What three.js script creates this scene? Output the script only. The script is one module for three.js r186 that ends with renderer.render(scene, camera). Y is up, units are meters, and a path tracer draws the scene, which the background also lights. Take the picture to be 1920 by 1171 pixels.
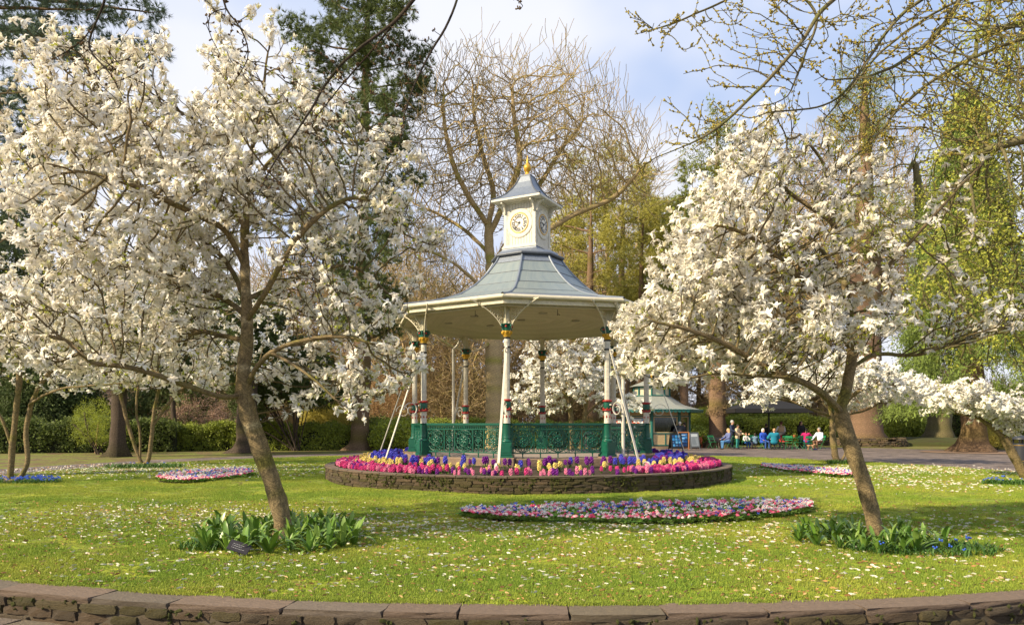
import * as THREE from 'three';
import { mergeGeometries } from 'three/addons/utils/BufferGeometryUtils.js';
import { createNoise2D, createNoise3D } from 'simplex-noise';

// ---------------------------------------------------------------- camera, sky, sun, exposure
const scene = new THREE.Scene();
const LENS = 1375, EYE = 1.65, HORIZON = 793;                       // in pixels of the 1920 x 1171 photograph
const camera = new THREE.PerspectiveCamera(2 * Math.atan(585.5 / LENS) * 180 / Math.PI, 1920 / 1171, 0.1, 900);
camera.position.set(0, EYE, 0);
camera.setViewOffset(1920, 1171, 0, 585.5 - HORIZON, 1920, 1171);   // upright lens shift
const renderer = new THREE.WebGLRenderer({ antialias: true });
renderer.toneMapping = THREE.LinearToneMapping;
renderer.toneMappingExposure = 1.56;
renderer.shadowMap.enabled = true;
const SUN = new THREE.Vector3(-0.80, 0.60, 0.42).normalize();
const sun = new THREE.DirectionalLight(new THREE.Color(1.0, 0.84, 0.58), 5.0);
sun.name = 'sun'; sun.position.set(0.5 + SUN.x * 90, SUN.y * 90, -23 + SUN.z * 90);
sun.target.position.set(0.5, 0, -23); sun.castShadow = true; sun.shadow.radius = 3;
Object.assign(sun.shadow.camera, { left: -60, right: 60, top: 60, bottom: -60, near: 1, far: 240 });
sun.shadow.mapSize.set(4096, 4096);
scene.add(sun, sun.target);
function makeSky() {                                               // pale spring blue with soft cloud, even all the way round
  const w = 1024, h = 512, data = new Float32Array(w * h * 4), r = mulberry(11), n3 = createNoise3D(r);
  for (let j = 0; j < h; j++) for (let i = 0; i < w; i++) {
    const up = ((j + .5) / h - .5) * Math.PI, a = ((i + .5) / w - .5) * 2 * Math.PI, y = Math.sin(up), x = Math.cos(up) * Math.cos(a), z = Math.cos(up) * Math.sin(a);
    const k = 1 / (Math.max(y, 0) + 0.35), cx = x * k, cz = z * k;
    let f = 0, amp = .5, s = .9; for (let o = 0; o < 5; o++) { f += amp * n3(cx * s + 3.1, y * s * .8, cz * s + 1.7); amp *= .52; s *= 2.1; }
    const c = THREE.MathUtils.smoothstep(f, -.46, .36), t = Math.pow(Math.max(y, 0), .55);
    const clear = [.56 - .25 * t, .66 - .20 * t, .88 - .10 * t], cl = [.89, .89, .94];
    const hz = Math.exp(-Math.max(y, 0) * 5) * .5, o = (j * w + i) * 4;
    for (let q = 0; q < 3; q++) { let v = clear[q] * (1 - c * .86) + cl[q] * c * .86; v = v * (1 - hz) + [.84, .83, .82][q] * hz; data[o + q] = (y < 0 ? [.20, .22, .16][q] : v) * .74; }
    data[o + 3] = 1;
  }
  const t = new THREE.DataTexture(data, w, h, THREE.RGBAFormat, THREE.FloatType);
  t.mapping = THREE.EquirectangularReflectionMapping; t.magFilter = t.minFilter = THREE.LinearFilter; t.needsUpdate = true;
  return t;
}
scene.background = scene.environment = makeSky();

// ---------------------------------------------------------------- helpers
function mulberry(a) { return () => { a |= 0; a = (a + 0x6d2b79f5) | 0; let t = Math.imul(a ^ (a >>> 15), 1 | a); t = (t + Math.imul(t ^ (t >>> 7), 61 | t)) ^ t; return ((t ^ (t >>> 14)) >>> 0) / 4294967296; }; }
const V = (x, y, z) => new THREE.Vector3(x, y, z), R = (d) => d * Math.PI / 180;
const rng = mulberry(2024), rnd = (a = 0, b = 1, r = rng) => a + (b - a) * r(), pick = (a, r = rng) => a[Math.floor(r() * a.length)];
const noise3 = createNoise3D(mulberry(5)), noise2 = createNoise2D(mulberry(6));
const { smoothstep, clamp, lerp } = THREE.MathUtils;
const at = (px, py, d) => V((px - 960) / LENS * d, EYE - (py - HORIZON) / LENS * d, -d);   // a pixel of the photograph at a distance
const onGround = (px, py) => at(px, py, LENS * EYE / (py - HORIZON));
const taken = {};
function numbered(name) { const n = (taken[name] = (taken[name] ?? -1) + 1); return n ? `${name}_${String(n).padStart(3, '0')}` : name; }
function tag(o, label, category, group, kind) { if (label) o.userData.label = label; if (category) o.userData.category = category; if (group) o.userData.group = group; if (kind) o.userData.kind = kind; return o; }
function thing(name, label, category, p = [0, 0, 0], turn = 0, group) {
  const o = new THREE.Group(); o.name = numbered(name); o.position.set(...(p.isVector3 ? p.toArray() : p)); o.rotation.y = turn; scene.add(o); return tag(o, label, category, group, 'thing');
}
function mesh(name, geo, mat, parent = scene) {
  const m = new THREE.Mesh(Array.isArray(geo) ? join(geo) : geo, mat); m.name = parent === scene ? numbered(name) : name; m.castShadow = m.receiveShadow = true; parent.add(m); return m;
}
function copyOf(o, label, p, turn, scale) { const c = o.clone(); c.name = numbered(o.name.replace(/_\d{3}$/, '')); if (label) c.userData.label = label; if (p) c.position.set(...(p.isVector3 ? p.toArray() : p)); if (turn !== undefined) c.rotation.y = turn; if (scale) c.scale.multiplyScalar(scale); scene.add(c); return c; }
function struct(name, geo, mat) { return tag(mesh(name, geo, mat), null, null, null, 'structure'); }
function scatter(name, geo, mat, mats, parent, colors) {            // uncountable copies: one stuff object
  const m = new THREE.InstancedMesh(geo, mat, mats.length); m.name = parent === scene ? numbered(name) : name; m.castShadow = m.receiveShadow = true;
  mats.forEach((q, i) => m.setMatrixAt(i, q)); if (colors) colors.forEach((c, i) => m.setColorAt(i, c)); m.userData.kind = 'stuff'; parent.add(m); return m;
}
function clean(g) { const i = g.index ? g : g.clone().setIndex([...Array(g.attributes.position.count).keys()]); for (const k of Object.keys(i.attributes)) if (!['position', 'normal', 'uv', 'color'].includes(k)) i.deleteAttribute(k);
  if (!i.attributes.normal) i.computeVertexNormals(); const n = i.attributes.position.count; if (!i.attributes.uv) i.setAttribute('uv', new THREE.BufferAttribute(new Float32Array(n * 2), 2));
  if (!i.attributes.color) i.setAttribute('color', new THREE.BufferAttribute(new Float32Array(n * 3).fill(1), 3)); i.morphAttributes = {}; return i; }
const join = (list) => { const g = mergeGeometries(list.map(clean), false); return g; };
function tint(g, c) { const n = g.attributes.position.count, a = new Float32Array(n * 3); for (let i = 0; i < n; i++) a.set(c, i * 3); g.setAttribute('color', new THREE.BufferAttribute(a, 3)); return g; }
const place = (g, x = 0, y = 0, z = 0, rx = 0, ry = 0, rz = 0) => { if (rx) g.rotateX(rx); if (rz) g.rotateZ(rz); if (ry) g.rotateY(ry); return g.translate(x, y, z); };
const box = (w, h, d, x, y, z, rx, ry, rz) => place(new THREE.BoxGeometry(w, h, d), x, y, z, rx, ry, rz);
const cyl = (r0, r1, h, n, x, y, z, rx, ry, rz) => place(new THREE.CylinderGeometry(r0, r1, h, n), x, y, z, rx, ry, rz);   // top radius first
const ball = (r, x, y, z, n = 10) => place(new THREE.SphereGeometry(r, n, Math.max(4, n - 3)), x, y, z);
const ring = (r, t, x, y, z, rx, ry, arc = Math.PI * 2, m = 4, n = 18) => place(new THREE.TorusGeometry(r, t, m, n, arc), x, y, z, rx, ry);
const lathe = (p, n = 16) => new THREE.LatheGeometry(p.map(([x, y]) => new THREE.Vector2(x, y)), n);
function tube(pts, rad, sides = 6, close = false) { return new THREE.TubeGeometry(new THREE.CatmullRomCurve3(pts, close), Math.max(2, (pts.length - 1) * 3), rad, sides, close); }
function rod(a, b, r0, r1 = r0, n = 6) { const d = b.clone().sub(a), g = new THREE.CylinderGeometry(r1, r0, d.length(), n); g.applyQuaternion(new THREE.Quaternion().setFromUnitVectors(V(0, 1, 0), d.clone().normalize())); const m = a.clone().add(b).multiplyScalar(.5); return g.translate(m.x, m.y, m.z); }
function chamferBox(w, h, d, c = .01) { const s = new THREE.Shape(); s.moveTo(-w / 2 + c, -h / 2 + c); s.lineTo(w / 2 - c, -h / 2 + c); s.lineTo(w / 2 - c, h / 2 - c); s.lineTo(-w / 2 + c, h / 2 - c); s.closePath(); return new THREE.ExtrudeGeometry(s, { depth: d - 2 * c, bevelEnabled: true, bevelSize: c, bevelThickness: c, bevelSegments: 1 }).translate(0, 0, -d / 2 + c); }
function extrude(pts, depth, holes = [], bevel = 0) { const s = new THREE.Shape(pts.map(([x, y]) => new THREE.Vector2(x, y))); for (const h of holes) s.holes.push(h); return new THREE.ExtrudeGeometry(s, { depth, bevelEnabled: bevel > 0, bevelSize: bevel, bevelThickness: bevel, bevelSegments: 1, curveSegments: 10 }); }
const M4 = (p, q, s) => new THREE.Matrix4().compose(p, q, s.isVector3 ? s : V(s, s, s));
const randQ = (r) => new THREE.Quaternion().setFromEuler(new THREE.Euler(r() * 6.28, r() * 6.28, r() * 6.28));
const facing = (dir, spin = 0) => new THREE.Quaternion().setFromUnitVectors(V(0, 1, 0), dir).multiply(new THREE.Quaternion().setFromAxisAngle(V(0, 1, 0), spin));

// ---------------------------------------------------------------- textures and materials
function noiseTexture(size, f, srgb = true) {                       // f(u, v, wrapped noise) -> [r, g, b] 0..1
  const d = new Uint8Array(size * size * 4);
  const wn = (u, v, s, z = 0) => { const a = u * 6.2832, b = v * 6.2832, k = s / 6.2832; return noise3(Math.cos(a) * k + z, Math.sin(a) * k + Math.cos(b) * k * 1.3, Math.sin(b) * k * 1.3 - z); };
  for (let j = 0; j < size; j++) for (let i = 0; i < size; i++) { const c = f((i + .5) / size, (j + .5) / size, wn), o = (j * size + i) * 4; for (let k = 0; k < 3; k++) d[o + k] = clamp(c[k], 0, 1) * 255; d[o + 3] = 255; }
  const t = new THREE.DataTexture(d, size, size); t.wrapS = t.wrapT = THREE.RepeatWrapping; t.magFilter = THREE.LinearFilter; t.minFilter = THREE.LinearMipmapLinearFilter; t.generateMipmaps = true; if (srgb) t.colorSpace = THREE.SRGBColorSpace; t.needsUpdate = true; return t;
}
function canvasTexture(w, h, draw) { const c = document.createElement('canvas'); c.width = w; c.height = h; draw(c.getContext('2d'), w, h); const t = new THREE.CanvasTexture(c); t.colorSpace = THREE.SRGBColorSpace; t.anisotropy = 8; return t; }
const grey = (f) => (u, v, n) => { const g = f(u, v, n); return [g, g, g]; };
const T = {
  grain: noiseTexture(256, grey((u, v, n) => .91 + .045 * n(u, v, 9) + .04 * n(u, v, 24, 3) + .05 * n(u, v, 60, 7))),
  rough: noiseTexture(256, grey((u, v, n) => .5 + .25 * n(u, v, 7) + .18 * n(u, v, 19, 2) + .16 * n(u, v, 48, 5)), false),
  bark: noiseTexture(256, grey((u, v, n) => .76 + .16 * n(u, v, 14, 1) + .14 * n(u, v, 40, 4) + .10 * n(u, v, 5, 8))),
  ridged: noiseTexture(256, grey((u, v, n) => .62 + .30 * Math.abs(n(u, v * .0 + .1, 26, 1) + .35 * n(u, v, 9, 2)) + .12 * n(u, v, 40, 6) - .12), false),
  streak: noiseTexture(256, (u, v, n) => { const s = n(u, .3, 14, 2) * .6 + n(u, .7, 34, 6) * .35 + n(u, v, 3, 3) * .25; return [.88 + .08 * s, .90 + .06 * s, .88 + .03 * s]; }),
};
const mat = (c, o = {}) => new THREE.MeshStandardMaterial({ color: new THREE.Color().setRGB(...c), roughness: .8, ...o });
const phys = (c, o = {}) => new THREE.MeshPhysicalMaterial({ color: new THREE.Color().setRGB(...c), roughness: .8, ...o });
const leafMat = (c, tr = .35, o = {}) => phys(c, { transmission: tr, thickness: 0, roughness: .9, side: THREE.DoubleSide, ior: 1.3, ...o });
const VC = { vertexColors: true };
const rep = (t, x, y = x) => { const c = t.clone(); c.repeat.set(x, y); c.needsUpdate = true; return c; };
const M = {
  cream: mat([.72, .66, .50], { roughness: .55, map: T.grain, bumpMap: T.rough, bumpScale: .0008 }),
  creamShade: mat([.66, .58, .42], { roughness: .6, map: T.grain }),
  white: mat([.74, .70, .60], { roughness: .5, map: T.grain }),
  green: mat([.008, .11, .07], { roughness: .32, map: T.grain }),
  red: mat([.33, .025, .02], { roughness: .4 }),
  gold: mat([.62, .36, .04], { roughness: .38, metalness: .35 }),
  black: mat([.014, .015, .016], { roughness: .55 }),
  lead: mat([.24, .275, .33], { roughness: .42, metalness: .3, map: T.grain }),
  leadPale: mat([.32, .355, .365], { roughness: .42, metalness: .25, map: T.streak }),
  leadDark: mat([.13, .145, .175], { roughness: .5, metalness: .3, map: T.grain }),
  sandstone: mat([.27, .19, .13], { roughness: .95, map: T.grain, bumpMap: T.rough, bumpScale: .006 }),
  stone: mat([.20, .155, .105], { roughness: .97, map: T.grain, bumpMap: T.rough, bumpScale: .035, ...VC }),
  coping: mat([.185, .145, .11], { roughness: .95, map: T.grain, bumpMap: T.rough, bumpScale: .012, ...VC }),
  mortar: mat([.085, .068, .045], { roughness: 1 }),
  soil: mat([.055, .036, .022], { roughness: 1, map: T.grain, bumpMap: T.rough, bumpScale: .03 }),
  glass: phys([.6, .66, .68], { transmission: 1, thickness: 0, roughness: .05 }),
};
// ---------------------------------------------------------------- ground, path, lawn, walls
const CX = 0.49, CZ = -23.3, LAWN_R = 16.65;
// polar places round the bandstand: 0 degrees is towards the camera, positive to the right
const polar = (deg, r, y = 0) => V(CX + Math.sin(R(deg)) * r, y, CZ + Math.cos(R(deg)) * r);
const groundY = (z) => -0.03 - 0.25 * (1 - smoothstep(-z, 9, 24));
function sheet(r0, r1f, rings, dy, name, material, power = 1, uvScale = 1) {
  const N = 200, pos = [], uv = [], idx = [];
  for (let i = 0; i <= N; i++) for (let j = 0; j <= rings; j++) { const a = i / N * 360 - 180, r = r0 + (r1f(a) - r0) * Math.pow(j / rings, power), p = polar(a, r); pos.push(p.x, groundY(p.z) + dy, p.z); uv.push(p.x * uvScale, p.z * uvScale); }
  for (let i = 0; i < N; i++) for (let j = 0; j < rings; j++) { const a = i * (rings + 1) + j, b = a + rings + 1; idx.push(a, a + 1, b, b, a + 1, b + 1); }
  const g = new THREE.BufferGeometry(); g.setAttribute('position', new THREE.Float32BufferAttribute(pos, 3)); g.setAttribute('uv', new THREE.Float32BufferAttribute(uv, 2)); g.setIndex(idx); g.computeVertexNormals();
  return struct(name, g, material);
}
const groundTex = noiseTexture(512, (u, v, n) => { const d = smoothstep(n(u, v, 6, 2) + .5 * n(u, v, 17, 4), -.1, .5), f = .85 + .2 * n(u, v, 50, 1) + .15 * n(u, v, 90, 6); return [(.62 * (1 - d) + .60 * d) * f, (.66 * (1 - d) + .50 * d) * f, (.20 * (1 - d) + .32 * d) * f]; });
sheet(17.3, () => 420, 26, -0.02, 'ground', mat([.55, .52, .5], { map: rep(groundTex, .12), roughness: 1 }), 2.2);
function plazaR(a) { a = a < -180 ? a + 360 : a; let t; if (a <= -38 && a > -180) { const s = [[-180, 22], [-165, 20.6], [-140, 19.8], [-100, 19.6], [-60, 22], [-38, 28]]; t = s; } else t = [[-38, 28], [0, 32], [40, 30], [75, 27], [100, 29], [120, 33], [138, 36], [152, 33], [166, 27], [174, 23], [180, 22]];
  for (let i = 1; i < t.length; i++) if (a <= t[i][0]) { const k = (a - t[i - 1][0]) / (t[i][0] - t[i - 1][0]); return lerp(t[i - 1][1], t[i][1], k) + .35 * noise2(a * .06, 3) * (a > 60 ? 1.6 : .5); } return 22; }
const tarTex = noiseTexture(512, (u, v, n) => { const s = .62 + .10 * n(u, v, 4, 2) + .08 * n(u, v, 12, 5) + .10 * n(u, v, 60, 1) + .10 * n(u, v, 110, 8); return [s, s * .93, s * .90]; });
sheet(16.7, plazaR, 22, 0, 'path', mat([.40, .365, .345], { map: rep(tarTex, .22), bumpMap: rep(T.rough, .9), bumpScale: .004, roughness: .93 }));
// lawn: a disc with a soft edge, bare and mossy patches in its colour
const lawnTex = noiseTexture(1024, (u, v, n) => {
  const b = smoothstep(n(u, v, 9, 2) * .8 + .5 * n(u, v, 26, 3), .15, .75), y = n(u, v, 5, 9), f = .80 + .16 * n(u, v, 60, 1) + .22 * n(u, v, 130, 6);
  return [lerp(.66 + .08 * y, .58, b) * f, lerp(.73 + .03 * y, .55, b) * f, lerp(.15, .22, b) * f]; });
{
  const pos = [0, 0, 0], uv = [0, 0], idx = [], N = 220, K = 40;
  pos[0] = CX; pos[2] = CZ;
  for (let j = 1; j <= K; j++) for (let i = 0; i < N; i++) { const r = LAWN_R * j / K + (j === K ? .05 * noise2(i * .5, 1) : 0), p = polar(i / N * 360, r); const y = j === K ? -.04 : .03 * noise2(p.x * .25, p.z * .25) * smoothstep(LAWN_R - r, 0, 2.5); pos.push(p.x, y, p.z); }
  for (let i = 0; i < pos.length / 3; i++) { uv[i * 2] = pos[i * 3] / 7; uv[i * 2 + 1] = pos[i * 3 + 2] / 7; }
  for (let i = 0; i < N; i++) idx.push(0, 1 + i, 1 + (i + 1) % N);
  for (let j = 0; j < K - 1; j++) for (let i = 0; i < N; i++) { const a = 1 + j * N + i, b = 1 + j * N + (i + 1) % N; idx.push(a, a + N, b, b, a + N, b + N); }
  const g = new THREE.BufferGeometry(); g.setAttribute('position', new THREE.Float32BufferAttribute(pos, 3)); g.setAttribute('uv', new THREE.Float32BufferAttribute(uv, 2)); g.setIndex(idx); g.computeVertexNormals();
  struct('lawn', g, mat([.80, .80, .8], { map: lawnTex, bumpMap: rep(T.rough, 9), bumpScale: .02, roughness: 1 }));
}
const lawnY = (x, z) => .03 * noise2(x * .25, z * .25) * smoothstep(LAWN_R - Math.hypot(x - CX, z - CZ), 0, 2.5);

// rough stones: a few shared shapes, each stone its own piece
function roughBox(seed, rough = .09, seg = 2, soft = .05) {
  const g = new THREE.BoxGeometry(1, 1, 1, seg + 2, seg, seg), p = g.attributes.position, n = createNoise3D(mulberry(seed));
  for (let i = 0; i < p.count; i++) { const v = V(p.getX(i), p.getY(i), p.getZ(i)), e = [v.x, v.y, v.z].filter((q) => Math.abs(q) > .49).length; const k = 1 - (e > 1 ? soft * (e - 1) : 0);
    p.setXYZ(i, v.x * k + Math.min(.03, soft) * n(v.x * 2, v.y * 2, v.z * 2), v.y * k + soft * n(v.y * 2 + 4, v.x * 2, v.z), v.z * k + rough * n(v.x * 1.7 + 8, v.y * 1.7, v.z * 1.7) + rough * .8 * n(v.x * 6, v.y * 4 + 5, v.z)); }
  g.computeVertexNormals(); return g;
}
const stoneShapes = []; for (let i = 0; i < 8; i++) { const g = roughBox(40 + i); const t = [[1, .97, .9], [.82, .8, .76], [1.12, 1, .86], [.72, .68, .6], [.9, .9, .62], [.62, .66, .34], [1, .9, .8], [.8, .84, .55]][i]; stoneShapes.push(clean(tint(g, t))); }
const slabShapes = []; for (let i = 0; i < 5; i++) slabShapes.push(clean(tint(roughBox(70 + i, .045, 3, .012), [[1, 1, 1], [.86, .88, .86], [1.1, 1.0, .95], [.92, .93, .8], [1.05, .95, .9]][i])));
function ringStone(parent, name, shape, material, deg, r, y, w, h, d) { const m = mesh(name, shape, material, parent); m.position.copy(polar(deg, r, y)).sub(parent.position); m.rotation.y = R(deg); m.scale.set(w, h, d); return m; }
function arcPrism(r0, r1, y0, y1, a0, a1, n) { const pos = [], idx = []; for (let i = 0; i <= n; i++) { const a = lerp(a0, a1, i / n); for (const [r, y] of [[r0, y0], [r1, y0], [r1, y1], [r0, y1]]) { const p = polar(a, r, y); pos.push(p.x, p.y, p.z); } } for (let i = 0; i < n; i++) for (let k = 0; k < 4; k++) { const a = i * 4 + k, b = i * 4 + (k + 1) % 4; idx.push(a, b, a + 4, b, b + 4, a + 4); } const g = new THREE.BufferGeometry(); g.setAttribute('position', new THREE.Float32BufferAttribute(pos, 3)); g.setIndex(idx); const q = g.toNonIndexed(); q.computeVertexNormals(); return q; }
const mossGeo = (() => { const g = new THREE.IcosahedronGeometry(1, 1), p = g.attributes.position; for (let i = 0; i < p.count; i++) { const k = 1 + .3 * noise3(p.getX(i) * 2, p.getY(i) * 2, p.getZ(i) * 2); p.setXYZ(i, p.getX(i) * k, p.getY(i) * k, p.getZ(i) * k); } g.computeVertexNormals(); return g; })();
const mossMat = mat([.10, .11, .02], { roughness: 1, bumpMap: rep(T.rough, 3), bumpScale: .02 });
{ // the low wall that holds the lawn, seen from the path in front
  const w = thing('retaining_wall', 'low curved rubble stone wall with flat coping along the front edge of the lawn', 'wall', polar(0, 16.8, 0));
  const core = arcPrism(16.66, 16.975, -.45, -.055, -62, 62, 70); core.translate(-w.position.x, -w.position.y, -w.position.z); mesh('core', core, M.mortar, w);
  const r = mulberry(77);
  for (let a = -40; a < 40;) { const L = rnd(.65, 1.3, r), da = L / 16.8 * 57.3; ringStone(w, 'coping_stone', pick(slabShapes, r), M.coping, a + da / 2, 16.8 + rnd(-.012, .012, r), -.03 + rnd(-.006, .006, r), L - .004, .066, .36); a += da; }
  for (let row = 0; row < 4; row++) for (let a = -34 + rnd(0, 1, r); a < 34;) { const L = rnd(.22, .6, r), da = L / 16.95 * 57.3, h = .082; ringStone(w, 'stone', pick(stoneShapes, r), M.stone, a + da / 2, 16.9 + rnd(-.02, .025, r), -.093 - row * .088 + rnd(-.006, .006, r), L - .003, h * rnd(.98, 1.08, r), .2); a += da; }
  const ms = []; for (let i = 0; i < 420; i++) { const a = rnd(-30, 30, r); if (noise2(a * .55, 4) < .05) continue; const p = polar(a, 17.0 + rnd(-.02, .012, r), -.05 - r() * r() * .16).sub(w.position); ms.push(M4(p, randQ(r), V(rnd(.01, .035, r), rnd(.01, .03, r), rnd(.006, .014, r)))); }
  scatter('moss', mossGeo, mossMat, ms, w);
}
{ // pavement slabs at the foot of that wall
  const p = thing('pavement', null, null, polar(-18, 17.9, 0)); p.userData.kind = 'structure'; const r = mulberry(15);
  for (let k = 0; k < 5; k++) for (let a = -32 + k * .4; a < 30;) { const L = rnd(.35, .7, r), da = L / (17.2 + k * .34) * 57.3, q = polar(a + da / 2, 17.22 + k * .34); const m = mesh('paving_stone', pick(slabShapes, r), M.coping, p); m.position.set(q.x, groundY(q.z) + .012 + rnd(-.006, .006, r), q.z).sub(p.position); m.rotation.y = R(a + da / 2) + rnd(-.06, .06, r); m.scale.set(L - .03, .05, .31); a += da; }
}
const BED_R = 6.2, BED_TOP = .40;
const bedWall = thing('flower_bed_wall', 'round low mossy stone wall of the raised flower bed below the bandstand', 'wall', [CX, 0, CZ]);
{
  const r = mulberry(31), a0 = -104, a1 = 104; let n = 0;
  const core = arcPrism(BED_R - .24, BED_R - .012, -.05, BED_TOP - .05, -180, 180, 120); core.translate(-CX, 0, -CZ); mesh('core', core, M.mortar, bedWall);
  const far = [];
  for (let row = 0; row < 5; row++) for (let a = -180 + rnd(0, 4, r); a < 178;) { const front = a > a0 && a < a1, L = front ? rnd(.26, .52, r) : .5, da = L / BED_R * 57.3, h = .074, y = .03 + row * .073 + rnd(-.006, .006, r), rr = BED_R - .06 + rnd(-.018, .012, r);
    const hash = Math.abs(a) < 62 ? pick(stoneShapes, r) : stoneShapes[Math.floor(r() * 5)];
    if (front && n < 299) { ringStone(bedWall, 'stone', hash, M.stone, a + da / 2, rr, y, L - .004, h * rnd(.94, 1.04, r), .17); n++; }
    else { const q = polar(a + da / 2, rr, y).sub(bedWall.position); far.push(M4(q, new THREE.Quaternion().setFromAxisAngle(V(0, 1, 0), R(a + da / 2)), V(L - .012, h * .95, .17))); } a += da; }
  scatter('stones', stoneShapes[0], M.stone, far, bedWall);
  for (let a = -180; a < 179;) { const L = rnd(.5, .8, r), da = Math.min(L / BED_R * 57.3, 180 - a); ringStone(bedWall, 'coping_stone', pick(slabShapes, r), M.coping, a + da / 2, BED_R - .10, BED_TOP - .015 + rnd(-.004, .004, r), da / 57.3 * BED_R - .008, .045, .28); a += da; }
  const ms = []; for (let i = 0; i < 1500; i++) { const a = rnd(-50, 75, r), m = noise2(a * .12, 8); if (m < .0) continue; const y = BED_TOP - .02 - Math.pow(r(), 1.6) * .36 * clamp(m * 2.6, .2, 1); ms.push(M4(polar(a, BED_R + .022 + rnd(-.015, .004, r), y).sub(bedWall.position), randQ(r), V(rnd(.015, .05, r), rnd(.015, .04, r), rnd(.008, .016, r)))); }
  scatter('moss', mossGeo, mossMat, ms, bedWall);
}
{ const s = new THREE.Mesh(new THREE.CylinderGeometry(BED_R - .2, BED_R - .2, .1, 80), M.soil); s.position.set(CX, BED_TOP - .09, CZ); s.name = 'flower_bed_soil'; s.receiveShadow = true; s.userData.kind = 'structure'; scene.add(s); }
// ---------------------------------------------------------------- the bandstand
const bandstand = thing('bandstand', 'octagonal white bandstand with green iron railings and clock tower on its grey lead roof', 'bandstand', [CX, 0, CZ]);
const pol = (deg, r, y = 0) => V(Math.sin(R(deg)) * r, y, Math.cos(R(deg)) * r);
const COLS = [...Array(8).keys()].map((k) => -9.7 + 45 * k), COL_R = 3.72, FLOOR = .73, RAIL = 1.65, EAVE = 5.0;
const octa = (r, y, off = 0) => COLS.map((d) => pol(d + off, r, y));
function octPrism(r0, r1, y0, y1) { return place(new THREE.CylinderGeometry(r1, r0, y1 - y0, 8), 0, (y0 + y1) / 2, 0, 0, R(-9.7)); }
function quad(a, b, c, d, t = .02) {                                  // a slab with thickness from four corners, outside first
  const n = b.clone().sub(a).cross(d.clone().sub(a)).normalize().multiplyScalar(-t), P = [a, b, c, d], Q = P.map((p) => p.clone().add(n)), all = [...P, ...Q], f = [[0, 1, 2, 3], [7, 6, 5, 4], [0, 4, 5, 1], [1, 5, 6, 2], [2, 6, 7, 3], [3, 7, 4, 0]], pos = [], uv = [];
  const w = a.distanceTo(b), h = a.distanceTo(d);
  for (const [i, j, k, l] of f) { for (const q of [i, j, k, i, k, l]) pos.push(all[q].x, all[q].y, all[q].z); uv.push(0, 0, w, 0, w, h, 0, 0, w, h, 0, h); }
  const g = new THREE.BufferGeometry(); g.setAttribute('position', new THREE.Float32BufferAttribute(pos, 3)); g.setAttribute('uv', new THREE.Float32BufferAttribute(uv, 2)); g.computeVertexNormals(); return clean(g);
}
{ // stone base: plinth blocks, a pier under each column, the floor
  const base = new THREE.Group(); base.name = 'stone_base'; bandstand.add(base);
  mesh('floor', octPrism(3.80, 3.80, .35, FLOOR - .035), mat([.36, .30, .26], { map: rep(T.grain, 6), roughness: .9 }), base);
  COLS.forEach((d, k) => {
    const a = pol(d, 3.96), b = pol(d + 45, 3.96), L = a.distanceTo(b), nb = 3;
    for (let i = 0; i < nb; i++) { const l = (L - .5) / nb, m = mesh('plinth_block', chamferBox(l - .012, .34, .22, .022), M.sandstone, base); const t = (.25 + l * (i + .5)) / L; m.position.copy(a.clone().lerp(b, t)).setY(.535); m.rotation.y = R(d + 22.5); }
    const p = mesh('pier', chamferBox(.5, .36, .5, .015), M.sandstone, base); p.position.copy(pol(d, COL_R + .09, .55)); p.rotation.y = R(d);
  });
}
function flutedShaft(r, h) { const pts = []; for (let i = 0; i < 72; i++) { const a = i / 72 * 6.2832, k = Math.abs(Math.sin(a * 6)); pts.push([Math.cos(a) * r * (.84 + .16 * Math.pow(k, .6)), Math.sin(a) * r * (.84 + .16 * Math.pow(k, .6))]); } return place(extrude(pts, h), 0, 0, 0, -Math.PI / 2); }
const lozenge = () => { const g = new THREE.OctahedronGeometry(.03); g.scale(.7, 1.7, .5); return g; };
const filigree = (() => {                                            // a curved triangle of iron rings between column and eave
  const parts = [], w = .98, h = .92, edge = (t) => [w * (1 - Math.pow(1 - t, 2.3)), h * (1 - t)];       // from the column at the top... measured from the corner
  const curve = []; for (let i = 0; i <= 14; i++) { const t = i / 14; curve.push(V(w * Math.pow(t, 1.9), -h * Math.pow(1 - t, 1.08), 0)); }
  const pts = curve.map((p) => V(.085 + p.x * .93, p.y, 0));
  parts.push(tube(pts, .018, 5));
  parts.push(box(w, .03, .035, w / 2, -.012, 0), box(.022, h, .03, .075, -h / 2, 0));
  const low = (x) => { for (let i = 1; i < pts.length; i++) if (x <= pts[i].x) { const k = (x - pts[i - 1].x) / (pts[i].x - pts[i - 1].x + 1e-6); return lerp(pts[i - 1].y, pts[i].y, k); } return 0; };
  for (let x = .125; x < w; x += .098) for (let y = -.07, k = 0; y > low(x) + .03; y -= .092, k++) { parts.push(ring(.036, .0085, x + (k % 2) * .04, y, 0, 0, 0, 6.283, 3, 7)); parts.push(box(.016, .05, .012, x + .033, y - .03, 0, 0, 0, .7)); }
  return join(parts);
})();
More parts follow.
